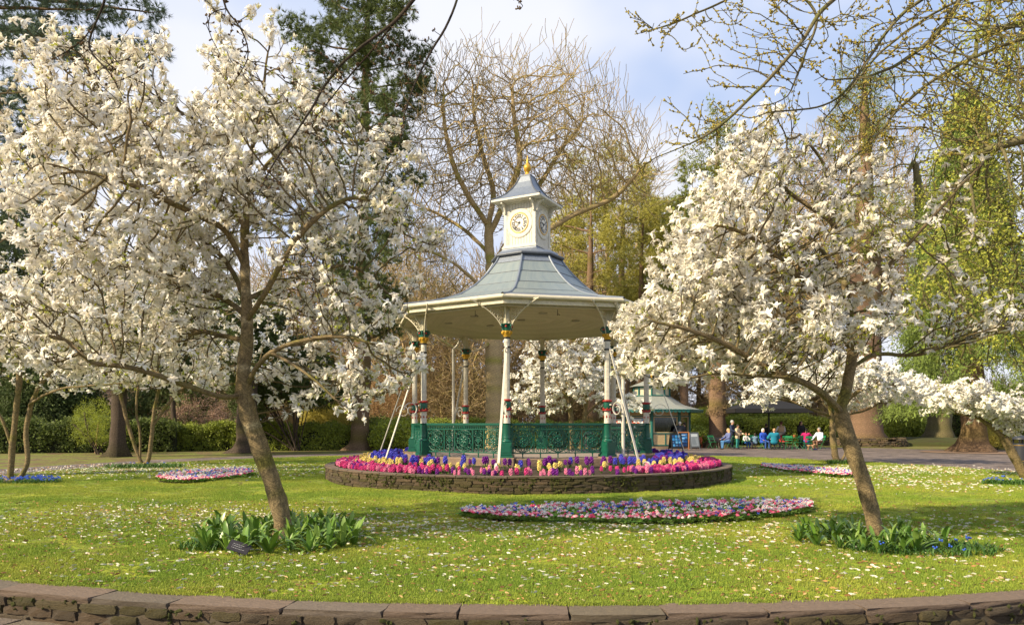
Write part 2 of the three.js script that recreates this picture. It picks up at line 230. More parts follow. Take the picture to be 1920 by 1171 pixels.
const scrollGeo = (R0, turns, w, t, n = 34) => {                      // a flat iron bar wound into a spiral
  const P = []; for (let i = 0; i <= n; i++) { const k = i / n, a = k * turns * 6.2832, r = R0 * (1 - .68 * k); P.push([Math.cos(a) * r, Math.sin(a) * r, Math.cos(a) * (r - t), Math.sin(a) * (r - t)]); }
  const pos = [], idx = []; for (const [x, y, u, v] of P) pos.push(x, y, -w / 2, x, y, w / 2, u, v, w / 2, u, v, -w / 2);
  for (let i = 0; i < n; i++) for (let k = 0; k < 4; k++) { const a = i * 4 + k, b = i * 4 + (k + 1) % 4; idx.push(a, b, a + 4, b, b + 4, a + 4); }
  const g = new THREE.BufferGeometry(); g.setAttribute('position', new THREE.Float32BufferAttribute(pos, 3)); g.setIndex(idx); const q = g.toNonIndexed(); q.computeVertexNormals(); return clean(q);
};
const flatBar = (a, b, w, t) => { const d = b.clone().sub(a), g = new THREE.BoxGeometry(t, d.length(), w); g.rotateZ(Math.atan2(-(d.x), d.y)); const m = a.clone().add(b).multiplyScalar(.5); return g.translate(m.x, m.y, m.z); };
const colGeo = {
  pedestal: join([box(.36, .07, .36, 0, .035, 0), place(chamferBox(.32, .34, .32, .012), 0, .24, 0), box(.25, .2, .012, 0, .24, .163), box(.012, .2, .25, .163, .24, 0), box(.012, .2, .25, -.163, .24, 0),
    lathe([[.155, .41], [.17, .43], [.155, .455], [.12, .475], [.115, .5], [.128, .52], [.118, .54], [.112, .6], [.108, .88], [.125, .9], [.125, .92]], 20)]),
  band: join([lathe([[.1, .92], [.102, .925], [.092, .94], [.09, 1.24], [.1, 1.25]], 20)]),
  ringLow: join([lathe([[.095, 1.25], [.135, 1.262], [.142, 1.28], [.135, 1.30], [.1, 1.312]], 20), lathe([[.1, 1.5], [.13, 1.512], [.142, 1.535], [.13, 1.555], [.1, 1.565]], 20), ...[0, 1, 2, 3, 4, 5, 6, 7].map((i) => ball(.022, Math.sin(i * .785) * .125, 1.325, Math.cos(i * .785) * .125, 6)), ...[0, 1, 2, 3, 4, 5].map((i) => place(lozenge(), Math.sin(i * 1.047) * .094, 1.1, Math.cos(i * 1.047) * .094, 0, i * 1.047)), ...[0, 1, 2, 3, 4, 5].map((i) => box(.05, .012, .012, Math.sin(i * 1.047) * .093, 1.1, Math.cos(i * 1.047) * .093, 0, i * 1.047))]),
  greenBand: lathe([[.095, 1.312], [.112, 1.33], [.105, 1.4], [.112, 1.48], [.1, 1.5]], 20),
  shaft: place(flutedShaft(.080, 1.55), 0, 1.565, 0),
  collar: join([lathe([[.09, 2.93], [.098, 2.94], [.098, 2.97], [.09, 2.975]], 18), lathe([[.085, 3.18], [.1, 3.19], [.1, 3.215], [.085, 3.22]], 18)]),
  neck: join([lathe([[.084, 3.1], [.078, 3.12], [.078, 3.24]], 16)]),
  gold: join([lathe([[.08, 3.22], [.09, 3.23], [.1, 3.28], [.135, 3.36], [.15, 3.365], [.15, 3.38], [.1, 3.385]], 16), ...[0, 1, 2, 3, 4, 5, 6, 7].map((i) => { const g = new THREE.SphereGeometry(.03, 7, 5); g.scale(.9, 1.6, .7); return place(g, Math.sin(i * .785) * .128, 3.33, Math.cos(i * .785) * .128, .35, i * .785); })]),
  cap: join([lathe([[.1, 3.385], [.12, 3.40], [.11, 3.46], [.13, 3.54], [.17, 3.555], [.17, 3.575], [.1, 3.58]], 8), ...[0, 1, 2, 3].flatMap((i) => { const a = i * 1.5708 + .785; return [place(ring(.038, .02, 0, 0, 0, 0, 0, 6.283, 5, 10), Math.sin(a) * .145, 3.51, Math.cos(a) * .145, 0, a + 1.57), box(.06, .13, .05, Math.sin(a) * .12, 3.47, Math.cos(a) * .12, 0, a)]; })]),
  rose: join([0, 1, 2, 3].map((i) => ball(.032, Math.sin(i * 1.5708) * .142, 3.5, Math.cos(i * 1.5708) * .142, 7))),
  post: join([box(.13, .72, .13, 0, 3.94, 0), box(.16, .05, .16, 0, 3.605, 0)]),
};
const column0 = (() => {
  const g = new THREE.Group(); g.name = 'column';
  mesh('pedestal', colGeo.pedestal, M.green, g); mesh('band', colGeo.band, M.white, g); mesh('red_moulding', colGeo.ringLow, M.red, g); mesh('green_band', colGeo.greenBand, M.green, g); mesh('shaft', colGeo.shaft, M.white, g); mesh('collar', colGeo.collar, M.black, g); mesh('neck', colGeo.neck, M.white, g); mesh('gilt_capital', colGeo.gold, M.gold, g); mesh('capital', colGeo.cap, M.green, g); mesh('rosette', colGeo.rose, M.red, g); mesh('post', colGeo.post, M.cream, g);
  for (const s of [1, -1]) { const f = mesh('bracket', filigree, M.cream, g); f.rotation.y = s > 0 ? -R(22.5) * 1 : Math.PI + R(22.5); f.position.y = 4.2; }
  { const f = mesh('bracket', filigree.clone().scale(.56, .9, 1), M.cream, g); f.rotation.y = -Math.PI / 2; f.position.y = 4.2; }
  return g;
})();
COLS.forEach((d, k) => { const c = k ? column0.clone() : column0; c.position.copy(pol(d, COL_R, FLOOR)); c.rotation.y = R(d); bandstand.add(c); });
// raking struts with scroll rings, one to each column (local x runs outward)
const strutGeo = (() => {
  const top = V(.10, 3.72, 0), foot = V(1.30, .38, 0);
  const s1 = place(scrollGeo(.235, 1.35, .05, .014), .40, 2.03, 0), s2 = place(scrollGeo(.15, 1.2, .06, .016), 1.47, .53, 0), s3 = ring(.06, .02, .17, 3.6, 0, 0, 0, 6.283, 4, 12);
  return { bar: join([flatBar(top, foot, .065, .022), flatBar(foot, V(1.34, .30, 0), .065, .022)]), big: s1, small: s2, eye: join([s3, flatBar(V(.09, 2.16, 0), V(.17, 2.16, 0), .04, .03)]) };
})();
COLS.forEach((d) => { const g = new THREE.Group(); g.name = 'strut'; g.position.copy(pol(d, COL_R)); g.rotation.y = R(d - 90); bandstand.add(g); mesh('bar', strutGeo.bar, M.white, g); mesh('scroll', strutGeo.big, M.white, g); mesh('foot_scroll', strutGeo.small, M.white, g); mesh('clamp', strutGeo.eye, M.white, g); });
// cast-iron railing: eight bays
const bay0 = (() => {
  const g = new THREE.Group(); g.name = 'railing'; const L = 2 * COL_R * Math.sin(R(22.5)) - .24, h0 = .86, h1 = 1.47;
  mesh('top_rail', [box(L, .045, .075, 0, RAIL - .022, 0), box(L, .025, .045, 0, RAIL - .06, 0), box(L, .026, .03, 0, h1 + .013, 0), box(L, .03, .035, 0, h0 - .015, 0)], M.green, g);
  const bal = []; for (let x = -L / 2 + .04; x < L / 2; x += .062) { bal.push(box(.016, .09, .014, x, 1.533, 0)); bal.push(ring(.022, .006, x + .031, 1.567, 0, 0, 0, 3.1416, 3, 5)); } mesh('arcade', bal, M.green, g);
  const wide = (L - .02) / 3 * .665 * 1.1, nar = (L - wide * 3) / 2, xs = [-L / 2 + wide / 2, 0, L / 2 - wide / 2], ns = [-(wide + nar) / 2, (wide + nar) / 2], cy = (h0 + h1) / 2;
  const up = []; for (const x of [-L / 2 + .012, -wide / 2 - nar, -wide / 2, wide / 2, wide / 2 + nar, L / 2 - .012]) up.push(box(.024, h1 - h0, .026, x, cy, 0)); for (const x of [...xs, ...ns]) up.push(box(.026, .13, .026, x, h0 - .09, 0), ball(.024, x, h0 - .04, 0, 6)); mesh('uprights', up, M.green, g);
  const ros = []; ros.push(ring(.145, .015, 0, 0, 0, 0, 0, 6.283, 4, 24), ring(.112, .009, 0, 0, 0, 0, 0, 6.283, 4, 20), ball(.028, 0, 0, 0, 8)); for (let i = 0; i < 20; i++) ros.push(ball(.011, Math.sin(i * .314) * .128, Math.cos(i * .314) * .128, .004, 5)); for (let i = 0; i < 6; i++) { const p = new THREE.SphereGeometry(.03, 8, 6); p.scale(.95, 1.7, .55); p.translate(0, .065, 0); p.rotateZ(i * 1.0472); ros.push(p); }
  const rosette = join(ros);
  const scr = []; scr.push(ring(wide / 2 - .018, .013, 0, 0, 0, 0, 0, 6.283, 4, 28)); for (const [sx, sy] of [[1, 1], [1, -1], [-1, 1], [-1, -1]]) { scr.push(ring(.062, .010, sx * .19, sy * .125, 0, 0, 0, 6.283, 4, 14), ring(.038, .009, sx * .15, sy * .215, 0, 0, 0, 6.283, 4, 10), ring(.05, .009, sx * .235, sy * .25, 0, 0, 0, 6.283, 4, 10), ring(.034, .009, sx * .065, sy * .235, 0, 0, 0, 6.283, 4, 10)); scr.push(ball(.022, sx * .2, sy * .04, 0, 6), box(.014, .12, .012, sx * .1, sy * .19, 0, 0, 0, -sx * sy * .8)); } scr.push(box(.05, .05, .014, .215, 0, 0, 0, 0, .785), box(.05, .05, .014, -.215, 0, 0, 0, 0, .785), ring(.05, .011, 0, .21, 0, 0, 0, 6.283, 4, 12), ring(.05, .011, 0, -.22, 0, 0, 0, 6.283, 4, 12));
  const scroll = join(scr);
  const pal = []; pal.push(ring(.115, .011, 0, -.01, 0, 0, 0, 6.283, 4, 20)); for (let i = -2; i <= 2; i++) { const p = new THREE.SphereGeometry(.02, 6, 5); p.scale(.8, 3.2, .6); p.translate(0, .075, 0); p.rotateZ(-i * .42); p.translate(0, -.06, 0); pal.push(p); const q = tube([V(0, -.03, 0), V(i * .03, .12, 0), V(i * .055, .28, 0)], .008, 4); pal.push(q); } for (const s of [1, -1]) pal.push(ring(.04, .009, s * .07, -.17, 0, 0, 0, 6.283, 4, 10), ring(.034, .009, s * .085, -.25, 0, 0, 0, 6.283, 4, 10), ring(.032, .009, s * .085, .24, 0, 0, 0, 6.283, 4, 10), ring(.03, .009, s * .1, .15, 0, 0, 0, 6.283, 4, 10)); pal.push(box(.022, .24, .018, 0, -.2, 0), ball(.03, 0, -.06, 0, 7));
  const palm = join(pal);
  for (const x of xs) { mesh('rosette', rosette, M.green, g).position.set(x, cy - .01, .012); mesh('scrollwork', scroll, M.green, g).position.set(x, cy, 0); }
  for (const x of ns) mesh('palmette', palm, M.green, g).position.set(x, cy, 0);
  return g;
})();
COLS.forEach((d, k) => { const b = k ? bay0.clone() : bay0; b.position.copy(pol(d + 22.5, COL_R * Math.cos(R(22.5)), 0)); b.rotation.y = R(d + 22.5); bandstand.add(b); });
// ceiling boards, fascia, gutter
const boardMats = [0, 1, 2].map((i) => mat([[.60, .53, .38], [.64, .56, .41], [.57, .50, .36]][i], { roughness: .6, map: T.grain }));
COLS.forEach((d, k) => {
  for (let i = 0; i < 14; i++) { const r1 = 4.14 - i * .295, r0 = Math.max(.02, r1 - .288), y = EAVE - .25 + (i < 2 ? 0 : 0) + (4.14 - r1) * .05; mesh('ceiling_board', quad(pol(d, r1, y), pol(d + 45, r1, y), pol(d + 45, r0, y + .012), pol(d, r0, y + .012), .02), boardMats[(i * 5 + k * 3) % 3], bandstand); }
  const fascia = new THREE.Group(); fascia.name = 'eaves'; bandstand.add(fascia);
  mesh('fascia', [quad(pol(d, 4.26, 4.78), pol(d + 45, 4.26, 4.78), pol(d + 45, 4.26, 4.97), pol(d, 4.26, 4.97), .05), quad(pol(d, 4.12, 4.76), pol(d + 45, 4.12, 4.76), pol(d + 45, 4.12, 4.84), pol(d, 4.12, 4.84), .06), quad(pol(d, 4.255, 4.785), pol(d + 45, 4.255, 4.785), pol(d + 45, 4.06, 4.785), pol(d, 4.06, 4.785), -.02)], M.cream, fascia);
  const a = pol(d, 4.32, 4.96), b = pol(d + 45, 4.32, 4.96); mesh('gutter', [rod(a, b, .06, .06, 10), rod(pol(d, 4.33, 5.0), pol(d + 45, 4.33, 5.0), .018, .018, 6), ball(.066, a.x, a.y, a.z, 8)], M.cream, fascia);
});
for (const [x, z] of [[-1.6, 1.6], [.4, 2.3], [1.5, .4], [-1.2, -.8], [2.3, 1.5], [-.2, .1], [-2.5, .2]]) { const l = mesh('ceiling_light', [ring(.12, .018, 0, 0, 0, Math.PI / 2), cyl(.115, .115, .012, 16, 0, 0, 0)], mat([.3, .27, .22], { roughness: .4 }), bandstand); l.position.set(x, EAVE - .275 + (4.14 - Math.hypot(x, z)) * .045, z); }
for (const [x, z] of [[-1.5, 3.2], [.75, 3.35]]) { const h = mesh('hook', [rod(V(0, .16, 0), V(0, 0, 0), .008), ring(.03, .008, .03, 0, 0, 0, 0, 3.14)], M.black, bandstand); h.position.set(x, EAVE - .42, z); }
// lead roof: five rows of sheets in each of eight bays, rolled hips between
const PROFILE = [[4.36, 5.0], [3.35, 5.2], [2.52, 5.46], [1.99, 5.78], [1.54, 6.18], [1.22, 6.55], [1.06, 6.80]];
COLS.forEach((d) => {
  for (let i = 0; i < PROFILE.length - 1; i++) { const [r0, y0] = PROFILE[i], [r1, y1] = PROFILE[i + 1], lift = .012; const n = i === 5 ? 2 : i === 0 ? 3 : 1;
    for (let j = 0; j < n; j++) { const A = (r, y, t) => pol(d, r, y).lerp(pol(d + 45, r, y), t); const t0 = j / n + .002, t1 = (j + 1) / n - .002; mesh('lead_sheet', quad(A(r0 + .004, y0 + lift * .2, t0), A(r0 + .004, y0 + lift * .2, t1), A(r1, y1 + lift * 1.6, t1), A(r1, y1 + lift * 1.6, t0), .02), i === 5 || i === 0 ? M.lead : M.leadPale, bandstand); } }
  for (let i = 1; i < PROFILE.length - 1; i++) { const [r0, y0] = PROFILE[i]; mesh('seam', rod(pol(d, r0 + .01, y0 + .014), pol(d + 45, r0 + .01, y0 + .014), .013, .013, 5), M.leadDark, bandstand); }
  const hip = PROFILE.map(([r, y]) => pol(d, r + .01, y + .018)); mesh('hip_roll', tube(hip, .036, 7), M.lead, bandstand);
});
mesh('roof_collar', [place(new THREE.CylinderGeometry(1.02, 1.1, .05, 8), 0, 6.835, 0, 0, R(-9.7)), ...COLS.map((d) => rod(pol(d, 1.13, 6.83), pol(d + 45, 1.13, 6.83), .05, .05, 8)), ...COLS.map((d) => { const p = pol(d, 1.13, 6.83); return ball(.05, p.x, p.y, p.z, 7); })], M.leadDark, bandstand);
// clock tower
const tower = new THREE.Group(); tower.name = 'clock_tower'; tower.rotation.y = R(17.0 - 45); bandstand.add(tower);   // its faces look along +z, +x, -z, -x
const TS = 1.10, TB = 7.15, TT = 8.52;
mesh('flared_base', (() => { const rings = [[1.06, 6.86, 8], [.96, 6.98, 8], [.84, 7.06, 4], [.80, 7.13, 4]], pos = [], g = [];
  const P = (i, a) => { const [r, y, n] = rings[i]; if (n === 8) return V(Math.sin(a) * r, y, Math.cos(a) * r); const m = Math.max(Math.abs(Math.sin(a)), Math.abs(Math.cos(a))); return V(Math.sin(a) / m * r * .72, y, Math.cos(a) / m * r * .72); };
  for (let i = 0; i < 3; i++) for (let k = 0; k < 32; k++) { const a = k / 32 * 6.2832, b = (k + 1) / 32 * 6.2832; for (const p of [P(i, a), P(i, b), P(i + 1, b), P(i, a), P(i + 1, b), P(i + 1, a)]) pos.push(p.x, p.y, p.z); }
  const q = new THREE.BufferGeometry(); q.setAttribute('position', new THREE.Float32BufferAttribute(pos, 3)); q.computeVertexNormals(); return clean(q); })(), M.lead, tower);
mesh('base_moulding', [box(TS + .10, .05, TS + .10, 0, TB - .01, 0), box(TS + .05, .05, TS + .05, 0, TB + .04, 0)], M.white, tower);
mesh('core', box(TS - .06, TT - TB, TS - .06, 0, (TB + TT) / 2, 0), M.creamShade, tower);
mesh('corner_post', [[1, 1], [1, -1], [-1, 1], [-1, -1]].map(([a, b]) => box(.10, TT - TB - .06, .10, a * (TS / 2 - .05), (TB + TT) / 2 + .03, b * (TS / 2 - .05))), M.white, tower);
const dialTex = canvasTexture(512, 512, (g, w) => {
  g.fillStyle = '#f4f0e6'; g.fillRect(0, 0, w, w); g.translate(w / 2, w / 2); g.lineWidth = 10; g.strokeStyle = '#c8901c'; g.beginPath(); g.arc(0, 0, 240, 0, 7); g.stroke(); g.lineWidth = 5; g.beginPath(); g.arc(0, 0, 128, 0, 7); g.stroke(); g.strokeStyle = '#1a1a1e'; g.lineWidth = 4; g.beginPath(); g.arc(0, 0, 222, 0, 7); g.stroke();
  g.fillStyle = '#14161a'; g.textAlign = 'center'; g.textBaseline = 'middle'; g.font = 'bold 96px serif'; g.lineWidth = 13; g.strokeStyle = '#14161a';
  ['XII', 'I', 'II', 'III', 'IV', 'V', 'VI', 'VII', 'VIII', 'IX', 'X', 'XI'].forEach((s, i) => { g.save(); g.rotate(i * Math.PI / 6); g.translate(0, -174); if (i > 3 && i < 9) g.rotate(Math.PI * 0); g.scale(s.length > 3 ? .56 : .78, 1.05); g.fillText(s, 0, 0); g.strokeText(s, 0, 0); g.restore(); });
  for (let i = 0; i < 60; i++) { g.save(); g.rotate(i * Math.PI / 30); g.fillRect(-2, -222, 4, 10); g.restore(); }
});
const dialMat = mat([.78, .78, .78], { map: dialTex, roughness: .45 });
for (let f = 0; f < 4; f++) {
  const face = new THREE.Group(); face.name = 'clock_face'; face.rotation.y = f * Math.PI / 2; tower.add(face); const z = TS / 2 - .03;
  const boards = 9, bw = (TS - .2) / boards; for (let i = 0; i < boards; i++) mesh('board', box(bw - .012, TT - TB - .08, .02, -TS / 2 + .1 + bw * (i + .5), (TB + TT) / 2 + .03, z + .004), M.white, face);
  const arch = (r, y) => { const s = new THREE.Shape(); s.absarc(0, 0, r, 0, Math.PI * 2); return s; };
  mesh('surround', [place(new THREE.CylinderGeometry(.44, .45, .035, 40), 0, 7.88, z + .022, Math.PI / 2), box(.016, .36, .03, -.41, 7.42, z + .012), box(.016, .36, .03, .41, 7.42, z + .012), box(.016, .3, .03, -.41, 8.3, z + .012), box(.016, .3, .03, .41, 8.3, z + .012), ring(.455, .014, 0, 7.88, z + .02, 0, 0, 6.283, 4, 40)], M.white, face);
  const d = mesh('dial', new THREE.CircleGeometry(.30, 40), dialMat, face); d.position.set(0, 7.88, z + .0445);
  mesh('dial_ring', [ring(.31, .016, 0, 7.88, z + .042, 0, 0, 6.283, 5, 40)], mat([.6, .36, .06], { roughness: .35, metalness: .4 }), face);
  const hand = (deg, l, w) => { const g = extrude([[-w, -l * .22], [w, -l * .22], [w * .7, l * .7], [w * 1.9, l * .74], [0, l], [-w * 1.9, l * .74], [-w * .7, l * .7]], .008); g.rotateZ(-R(deg)); return g; };
  const hh = mesh('hour_hand', hand(288.5, .15, .014), M.black, face); hh.position.set(0, 7.88, z + .052); const mh = mesh('minute_hand', [hand(222, .24, .010), ball(.024, 0, 0, .004, 8)], M.black, face); mh.position.set(0, 7.88, z + .064);
  for (const s of [-1, 1]) { const c = mesh('bracket', (() => { const g = extrude([[0, 0], [0, -.30], [.05, -.30], [.06, -.2], [.11, -.1], [.2, -.04], [.26, -.03], [.26, 0]], .05, [], .004); return clean(g); })(), M.white, face); c.rotation.y = -Math.PI / 2; c.position.set(s * (TS / 2 - .05) + .025, TT - .01, TS / 2); }
}
{ // tower roof: four concave lead slopes
  const P = [[1.2, 8.62], [.92, 8.735], [.70, 8.87], [.50, 9.05], [.35, 9.25], [.24, 9.46]], c = (r, y, k) => V((k === 0 || k === 3 ? -1 : 1) * r * .7071, y, (k < 2 ? 1 : -1) * r * .7071);
  for (let k = 0; k < 4; k++) { const s = []; for (let i = 0; i < P.length - 1; i++) s.push(quad(c(...P[i], k), c(...P[i], (k + 1) % 4), c(...P[i + 1], (k + 1) % 4), c(...P[i + 1], k), .02)); mesh('roof_slope', s, M.lead, tower); mesh('hip_roll', tube(P.map(([r, y]) => c(r + .005, y + .012, k)), .022, 6), M.leadDark, tower); }
  mesh('soffit', [box(1.66, .03, 1.66, 0, 8.555, 0), box(1.68, .06, .03, 0, 8.585, .84), box(1.68, .06, .03, 0, 8.585, -.84), box(.03, .06, 1.62, .84, 8.585, 0), box(.03, .06, 1.62, -.84, 8.585, 0), box(1.2, .04, 1.2, 0, 8.525, 0)], M.white, tower);
  mesh('roof_cap', [box(.36, .05, .36, 0, 9.47, 0)], M.leadDark, tower);
  mesh('finial', lathe([[.0, 9.48], [.13, 9.49], [.10, 9.52], [.065, 9.58], [.055, 9.62], [.1, 9.66], [.125, 9.74], [.115, 9.81], [.07, 9.86], [.04, 9.89], [.035, 9.93], [.018, 10.05], [.0, 10.18]], 20), M.gold, tower);
}
// rainwater pipes
{ const pipe = (d, r, r2) => { const o = mesh('rainwater_pipe', [tube([pol(d - 9, 4.28, 4.9), pol(d - 6, 4.15, 4.68), pol(d - 3, r + .1, 4.42), pol(d, r, 4.3)], .04, 8), rod(pol(d, r, 4.31), pol(d, r, .42), .05, .05, 10), ...[4.2, 2.6, 1.4].map((y) => { const p = pol(d, r, y); return cyl(.062, .062, .06, 10, p.x, y, p.z); })], M.white, bandstand); return o; }; pipe(41.5, 3.92); pipe(-139, 3.95); }
// ---------------------------------------------------------------- growing trees
const bark = (c, ridged, s = 1) => mat(c, { map: T.bark, bumpMap: ridged ? T.ridged : T.rough, bumpScale: ridged ? .03 : .008, roughness: .96, ...VC });
const BARK = { magnolia: bark([.33, .25, .135]), twig: bark([.22, .17, .085]), plane: bark([.74, .55, .29]), redwood: bark([.40, .25, .155], true), pine: bark([.36, .23, .14], true), bare: bark([.68, .49, .27]), dark: bark([.14, .10, .07], true), green: bark([.30, .25, .12]) };
// A skeleton: limbs are drawn first, then grown towards attraction points until these are used up.
function grow({ limbs, attractors, step, kill, r, max = 9000, rounds = 90, jitter = .25, up = 0, reach = 1e9 }) {
  const P = [], parent = [], kids = [];
  const add = (p, q) => { P.push(p); parent.push(q); kids.push([]); if (q >= 0) kids[q].push(P.length - 1); return P.length - 1; };
  const nearest = (p) => { let b = 0, bd = 1e9; for (let i = 0; i < P.length; i++) { const d = P[i].distanceToSquared(p); if (d < bd) { bd = d; b = i; } } return b; };
  limbs.forEach((pts, k) => {
    const c = new THREE.CatmullRomCurve3(pts, false, 'centripetal'), n = Math.max(2, Math.round(c.getLength() / step)), s = c.getSpacedPoints(n);
    let last = k === 0 ? add(s[0].clone(), -1) : nearest(s[0]);
    for (let i = 1; i < s.length; i++) { const w = i < s.length - 1 ? step * .10 : 0; last = add(s[i].clone().add(V(rnd(-w, w, r), rnd(-w, w, r), rnd(-w, w, r))), last); }
  });
  const A = attractors, near = new Int32Array(A.length), dist = new Float64Array(A.length).fill(1e18), live = new Uint8Array(A.length).fill(1);
  const update = (from) => { for (let a = 0; a < A.length; a++) if (live[a]) for (let i = from; i < P.length; i++) { const p = P[i], q = A[a], x = p.x - q.x, y = p.y - q.y, z = p.z - q.z, d = x * x + y * y + z * z; if (d < dist[a]) { dist[a] = d; near[a] = i; } } };
  update(0);
  for (let round = 0; round < rounds && P.length < max; round++) {
    const pull = new Map(); let any = false;
    for (let a = 0; a < A.length; a++) { if (!live[a]) continue; if (dist[a] < kill * kill) { live[a] = 0; continue; } if (dist[a] > reach * reach) continue; any = true; const i = near[a], d = A[a].clone().sub(P[i]).normalize(); const q = pull.get(i); if (q) q.add(d); else pull.set(i, d); }
    if (!any) break;
    const from = P.length;
    for (const [i, d] of pull) { d.normalize(); d.x += rnd(-jitter, jitter, r); d.y += rnd(-jitter, jitter, r) + up; d.z += rnd(-jitter, jitter, r); d.normalize().multiplyScalar(step); const p = P[i].clone().add(d); let dup = false; for (const k of kids[i]) if (P[k].distanceToSquared(p) < step * step * .09) dup = true; if (dup) { for (let a = 0; a < A.length; a++) if (near[a] === i && live[a] && r() < .5) live[a] = 0; continue; } add(p, i); }
    update(from);
  }
  return { P, parent, kids };
}
function sprout(t, r, per, len, levels, up = .15, most = 5) {                 // fine forked twigs on everything thin
  const n0 = t.P.length, tips = new Int32Array(n0); for (let i = n0 - 1; i >= 0; i--) { if (!t.kids[i].length) tips[i] = 1; if (t.parent[i] >= 0) tips[t.parent[i]] += tips[i]; }
  const add = (p, q) => { t.P.push(p); t.parent.push(q); t.kids.push([]); t.kids[q].push(t.P.length - 1); return t.P.length - 1; };
  const shoot = (i, d, l, lev) => { let q = i; const dir = d.clone(); for (let k = 0; k < 3; k++) { dir.add(V(rnd(-.22, .22, r), rnd(-.18, .18, r) + up * .3, rnd(-.22, .22, r))).normalize(); q = add(t.P[q].clone().addScaledVector(dir, l / 3), q); if (lev > 0 && (k === 2 || r() < .55)) shoot(q, dir.clone().add(V(rnd(-.8, .8, r), rnd(-.5, .8, r), rnd(-.8, .8, r))).normalize(), l * .62, lev - 1); } };
  for (let i = 5; i < n0; i++) if (tips[i] <= most && r() < per * (t.kids[i].length ? 1 : 1.6)) shoot(i, tipDir(t, i).add(V(rnd(-.9, .9, r), rnd(-.5, .8, r) + up, rnd(-.9, .9, r))).normalize(), len * rnd(.6, 1.3, r), levels);
  return t;
}
function thicken(t, tip, base, boost = 1) {                          // pipe model: every branch carries what grows on it
  const n = t.P.length, tips = new Float64Array(n); for (let i = n - 1; i >= 0; i--) { if (!t.kids[i].length) tips[i] = 1; if (t.parent[i] >= 0) tips[t.parent[i]] += tips[i]; }
  const e = Math.log(base / tip) / Math.log(tips[0]); t.tips = tips; t.rad = tips.map((k) => tip * Math.pow(k, e) * (boost > 1 ? 1 + (boost - 1) * smoothstep(k / tips[0], .80, .98) : 1)); return t;
}
function smoothTree(t, times = 1) { for (let k = 0; k < times; k++) { const Q = t.P.map((p) => p.clone()); t.P.forEach((p, i) => { const b = t.parent[i]; if (b < 0 || !t.kids[i].length) return; let c = t.kids[i][0]; for (const q of t.kids[i]) if (t.tips[q] > t.tips[c]) c = q; Q[i].copy(t.P[b]).add(t.P[c]).multiplyScalar(.25).addScaledVector(p, .5); }); t.P = Q; } return t; }
function skin(t, { flare = 0, tone = () => [1, 1, 1], sides = (r) => (r > .12 ? 12 : r > .05 ? 8 : r > .016 ? 5 : 3), bump = .1, minR = 0 } = {}) {
  const pos = [], nor = [], uv = [], col = [], idx = [], root = t.P[0];
  const strand = (chain) => {
    const s = sides(Math.max(t.rad[chain[1]], t.rad[chain[0]] * .6)), n = chain.length, first = pos.length / 3; let N = null, len = 0;
    for (let k = 0; k < n; k++) {
      const i = chain[k], p = t.P[i], d = t.P[chain[Math.min(n - 1, k + 1)]].clone().sub(t.P[chain[Math.max(0, k - 1)]]).normalize();
      if (!N) N = Math.abs(d.y) < .9 ? V(0, 1, 0).cross(d).normalize() : V(1, 0, 0).cross(d).normalize(); N = N.sub(d.clone().multiplyScalar(N.dot(d))).normalize(); const B = d.clone().cross(N);
      let r = k === 0 && t.parent[i] >= 0 ? Math.min(t.rad[i], t.rad[chain[1]] * 1.15) : t.rad[i]; if (k === n - 1) r *= .55; r = Math.max(r, minR); if (k) len += p.distanceTo(t.P[chain[k - 1]]);
      const h = p.y - root.y; const fl = flare && h < flare * 4 ? 1 + Math.exp(-h / flare) * .9 : 1;
      for (let j = 0; j <= s; j++) { const a = j / s * 6.2832, c = Math.cos(a), q = Math.sin(a); let nx = N.x * c + B.x * q, ny = N.y * c + B.y * q, nz = N.z * c + B.z * q, rr = r * fl; if (s >= 8) { rr *= 1 + bump * noise3(p.x * 2.2 + nx, p.y * 2.2 + ny * 1, p.z * 2.2 + nz) + bump * .6 * noise3(p.x * 6 + nx * 2, p.y * 5, p.z * 6 + nz * 2); if (fl > 1.02) rr *= 1 + (fl - 1) * .35 * Math.sin(a * 5 + noise3(h, 1, 2)); }
        pos.push(p.x + nx * rr, p.y + ny * rr, p.z + nz * rr); nor.push(nx, ny, nz); uv.push(j / s * Math.max(1, Math.round(6.28 * r / .4)), len / .5); col.push(...tone(r, p, ny)); }
      if (k) for (let j = 0; j < s; j++) { const a = first + (k - 1) * (s + 1) + j, b = a + s + 1; idx.push(a, a + 1, b, b, a + 1, b + 1); }
    }
  };
  const begin = [[0, -1]]; 
  while (begin.length) { let [i, p] = begin.pop(); const chain = p >= 0 ? [p, i] : [i]; for (;;) { const k = t.kids[i]; if (!k.length) break; let b = k[0]; for (const q of k) if (t.tips[q] > t.tips[b]) b = q; for (const q of k) if (q !== b) begin.push([q, i]); chain.push(b); i = b; } if (chain.length > 1) strand(chain); }
  const g = new THREE.BufferGeometry(); g.setAttribute('position', new THREE.Float32BufferAttribute(pos, 3)); g.setAttribute('normal', new THREE.Float32BufferAttribute(nor, 3)); g.setAttribute('uv', new THREE.Float32BufferAttribute(uv, 2)); g.setAttribute('color', new THREE.Float32BufferAttribute(col, 3)); g.setIndex(idx); return g;
}
const tipDir = (t, i) => (t.parent[i] >= 0 ? t.P[i].clone().sub(t.P[t.parent[i]]).normalize() : V(0, 1, 0));
